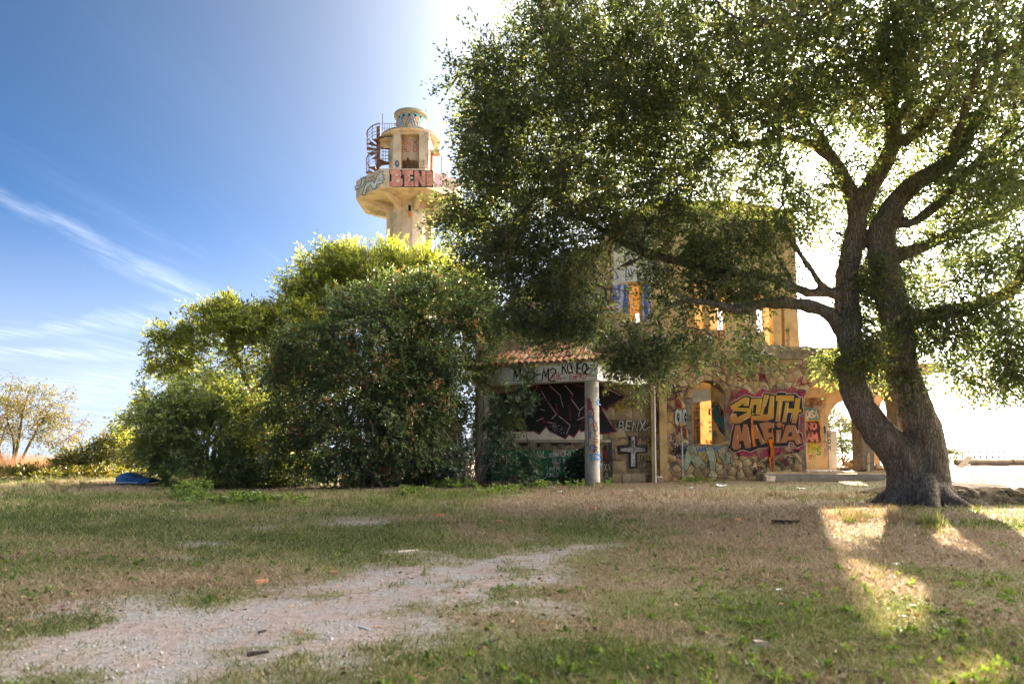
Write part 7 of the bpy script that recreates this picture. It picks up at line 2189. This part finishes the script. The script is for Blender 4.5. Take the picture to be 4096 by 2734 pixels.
def field_weeds():
    rng = np.random.default_rng(58)
    n = 900
    u = rng.random(n)
    y = 1.0 / (1 / 3.2 + (1 / 20.0 - 1 / 3.2) * u)
    x = rng.uniform(-.77, .77, n) * y
    gr, bare, dry, lush, lit = cover(x, y)
    k = (rng.random(n) < np.clip(.5 - 1.6 * gr - .3 * dry + .3 * lush, 0, 1)) & ~near_house(x, y)
    x, y = x[k], y[k]
    T = np.stack([x, y, ground_z(x, y) + .01], 1)
    out = np.tile(np.array([0, 0, .6]), (len(T), 1))
    p, ld, idx = sprays(T, out, rng, 7, 3, .03, -.1)
    v, f = leaf_quads(p, ld, .034, .016, rng)
    tn = np.clip(.45 + rng.normal(size=len(T))[idx] * .25, 0, 1)
    tag(mesh_obj('small_weeds', v, f, WEED, None, attrs={'tint': ('FACE', 'FLOAT', tn)}), 'small leafy weeds scattered through the open turf', None, None, 'stuff')
field_weeds()

def reeds():
    rng = np.random.default_rng(49)
    n = 5200
    x0, x1 = PD(-60, 1060, 40).x, PD(165, 1060, 40).x
    x = rng.uniform(x0, x1, n); y = rng.uniform(38.5, 41.5, n)
    z = ground_z(x, y)
    u = (x - x0) / (x1 - x0)
    h = (1.15 - z - .35 * u) * rng.uniform(.5, 1.08, n)
    a = rng.uniform(0, 6.28, n); w = .02
    l = rng.normal(size=(n, 2)) * (h * .2)[:, None]
    v = np.stack([np.stack([x - np.cos(a) * w, y - np.sin(a) * w, z - .05], 1), np.stack([x + np.cos(a) * w, y + np.sin(a) * w, z - .05], 1), np.stack([x + l[:, 0], y + l[:, 1], z + h], 1)], 1).reshape(-1, 3)
    m = leaf_mat('dry_reed', [(0, (.22, .12, .05)), (1, (.45, .28, .14))], [(0, (.4, .2, .08)), (1, (.6, .36, .16))], .35)
    tag(mesh_obj('dry_reeds', v, np.arange(3 * n).reshape(n, 3), m, None, attrs={'tint': ('FACE', 'FLOAT', rng.random(n))}), 'stand of dry orange reeds below the far yellow tree', None, None, 'stuff')
reeds()

# ================================================================== right edge: stone bank, pipes, railing
def right_side():
    rng = random.Random(9)
    Y = 14.0
    x0, x1 = P(3835, 2000, Y).x, P(4300, 2000, Y).x
    zt = P(4000, 1944, Y).z
    low = thing('stone_bank', 'low rough stone bank in shade right of the oak trunk', 'wall', ((x0 + x1) / 2, Y, 0))
    mb = MB()
    n = 24
    vs, fs = [], []
    for i in range(n + 1):
        x = x0 + (x1 - x0) * i / n
        t = zt * min(1, (i + 1) / 3) + rng.uniform(-.03, .03)
        for yy, zz in ((Y - .12, -.1), (Y - .05, t * .55), (Y + .02, t * .95), (Y + .2, t), (Y + 2.2, t * .9), (Y + 4.5, .0)):
            vs.append((x, yy + rng.uniform(-.03, .03), zz + rng.uniform(-.02, .02)))
    for i in range(n):
        for j in range(5):
            fs.append((i * 6 + j, (i + 1) * 6 + j, (i + 1) * 6 + j + 1, i * 6 + j + 1))
    mesh_obj('earth_core', vs, fs, noise_mat('dry_earth', [(.3, (.16, .11, .065)), (.7, (.36, .27, .16))], scale=9, bump=.6), low, smooth=.8)
    for i in range(46):
        x = rng.uniform(x0, x1); z = rng.uniform(0.0, zt * .8); r = rng.uniform(.06, .13)
        v, f = rock_mesh(rng, r, .7)
        v = [(a + x, b * .6 + Y - .06, c + z) for a, b, c in v]
        mesh_obj('stone', v, f, BROWNSTONE, low)
    # concrete pipes / kerb stones lying on the plateau
    PIPE = noise_mat('concrete_pipe', [(.3, (.30, .22, .14)), (.7, (.5, .40, .28))], scale=3, bump=.3)
    for sx0, sx1, sy, lab in ((3822, 3905, 1848, 'short concrete pipe nearest the trunk on the far rise'), (3905, 4045, 1846, 'long concrete pipe in the middle of the row on the far rise'), (4052, 4180, 1852, 'concrete pipe at the right end of the row on the far rise')):
        Yp = 38.0
        a, b = P(sx0, sy, Yp), P(sx1, sy, Yp)
        mb = MB()
        r = .17
        dirv = (b - a).normalized()
        for rr in (r, r * .78):
            mb.tube([a, b], rr, 18, cap=False)
        nn = 18
        mb.f += [(k, (k + 1) % nn, 2 * nn + (k + 1) % nn, 2 * nn + k) for k in range(nn)] + [(nn + k, nn + (k + 1) % nn, 3 * nn + (k + 1) % nn, 3 * nn + k) for k in range(nn)]
        o = mb.build('concrete_pipe', PIPE, None, smooth=.6)
        o.location.z = gz((a.x + b.x) / 2, Yp) - .02
        tag(o, lab, 'pipe', 'concrete pipes on the far rise')
    # old planks beside them
    for i, (sx, sy, L, rz, lab) in enumerate(((3860, 1880, 1.2, .9, 'weathered plank sticking up beside the pipes'), (3890, 1878, .9, .1, 'short plank lying before the short pipe'), (3960, 1868, 2.0, -.25, 'rusty plank leaning before the long pipe'))):
        p = P(sx, sy, 33.0)
        z = gz(p.x, 33.0)
        mb = MB(); mb.obox((p.x, 33.0, z + .1 + .12 * (i == 0)), Vector((math.cos(rz), .3, math.sin(rz) * (.5 if i == 0 else .12))) * L / 2, Vector((-.1, .08, 0)), Vector((0, .0, .03)))
        tag(mb.build('plank', PALEWOOD if i < 2 else RUST, None), lab, 'plank', 'planks on the far rise')
    # railing along the cliff edge
    Yf = 62.0
    rx0, rx1 = P(3800, 1810, Yf).x, P(4250, 1810, Yf).x
    rail = thing('railing', 'thin iron railing along the cliff edge above the sea', 'railing', ((rx0 + rx1) / 2, Yf, gz((rx0 + rx1) / 2, Yf)))
    IRON = noise_mat('grey_iron', [(.3, (.08, .07, .08)), (.7, (.2, .17, .18))], scale=6, bump=.1)
    zt = P(4000, 1806, Yf).z
    for k in range(int((rx1 - rx0) / .55)):
        x = rx0 + k * .55
        mb = MB(); mb.tube([(x, Yf, gz(x, Yf) - .3), (x, Yf, zt)], .05, 5); mb.build('post', IRON, rail)
    for z in (zt, zt - .45):
        mb = MB(); mb.tube([(rx0, Yf, z), (rx1, Yf, z)], .045, 5); mb.build('rail', IRON, rail)
    # far low shrub by the railing
    bush('coastal_shrub', 'small scrubby plant by the end of the railing beside the oak trunk', 'bush', 2185, 50.0, [(2180, 1030, 50), (2195, 1035, 50)], [(2188, 1038, 50, 16, 7, .6, 26), (2165, 1038, 50, 12, 7, .6, 14)], 51, (BARK2, SHRUBLEAF), (0.12, 0.05), (5, 5, .4, 0), r=.02, tint=(.7, .15, .15))
    # rubble heap in the arch
    heap = thing('rubble_heap', 'heap of rubble and broken masonry inside the open archway', 'rubble', (P(3440, 1860, 27.6).x, 27.6, .3))
    for k in range(34):
        r = rng.uniform(.08, .28)
        sx = rng.gauss(3450, 45); Yq = rng.uniform(26.6, 28.6)
        p = P(sx, 1850, Yq)
        h = max(0, .55 - abs(sx - 3440) / 130) * rng.random()
        v, f = rock_mesh(rng, r, .75)
        mesh_obj('stone', [(a + p.x, b + Yq, c + .3 + h + r * .3) for a, b, c in v], f, STONE if k % 3 else BROWNSTONE, heap)
right_side()
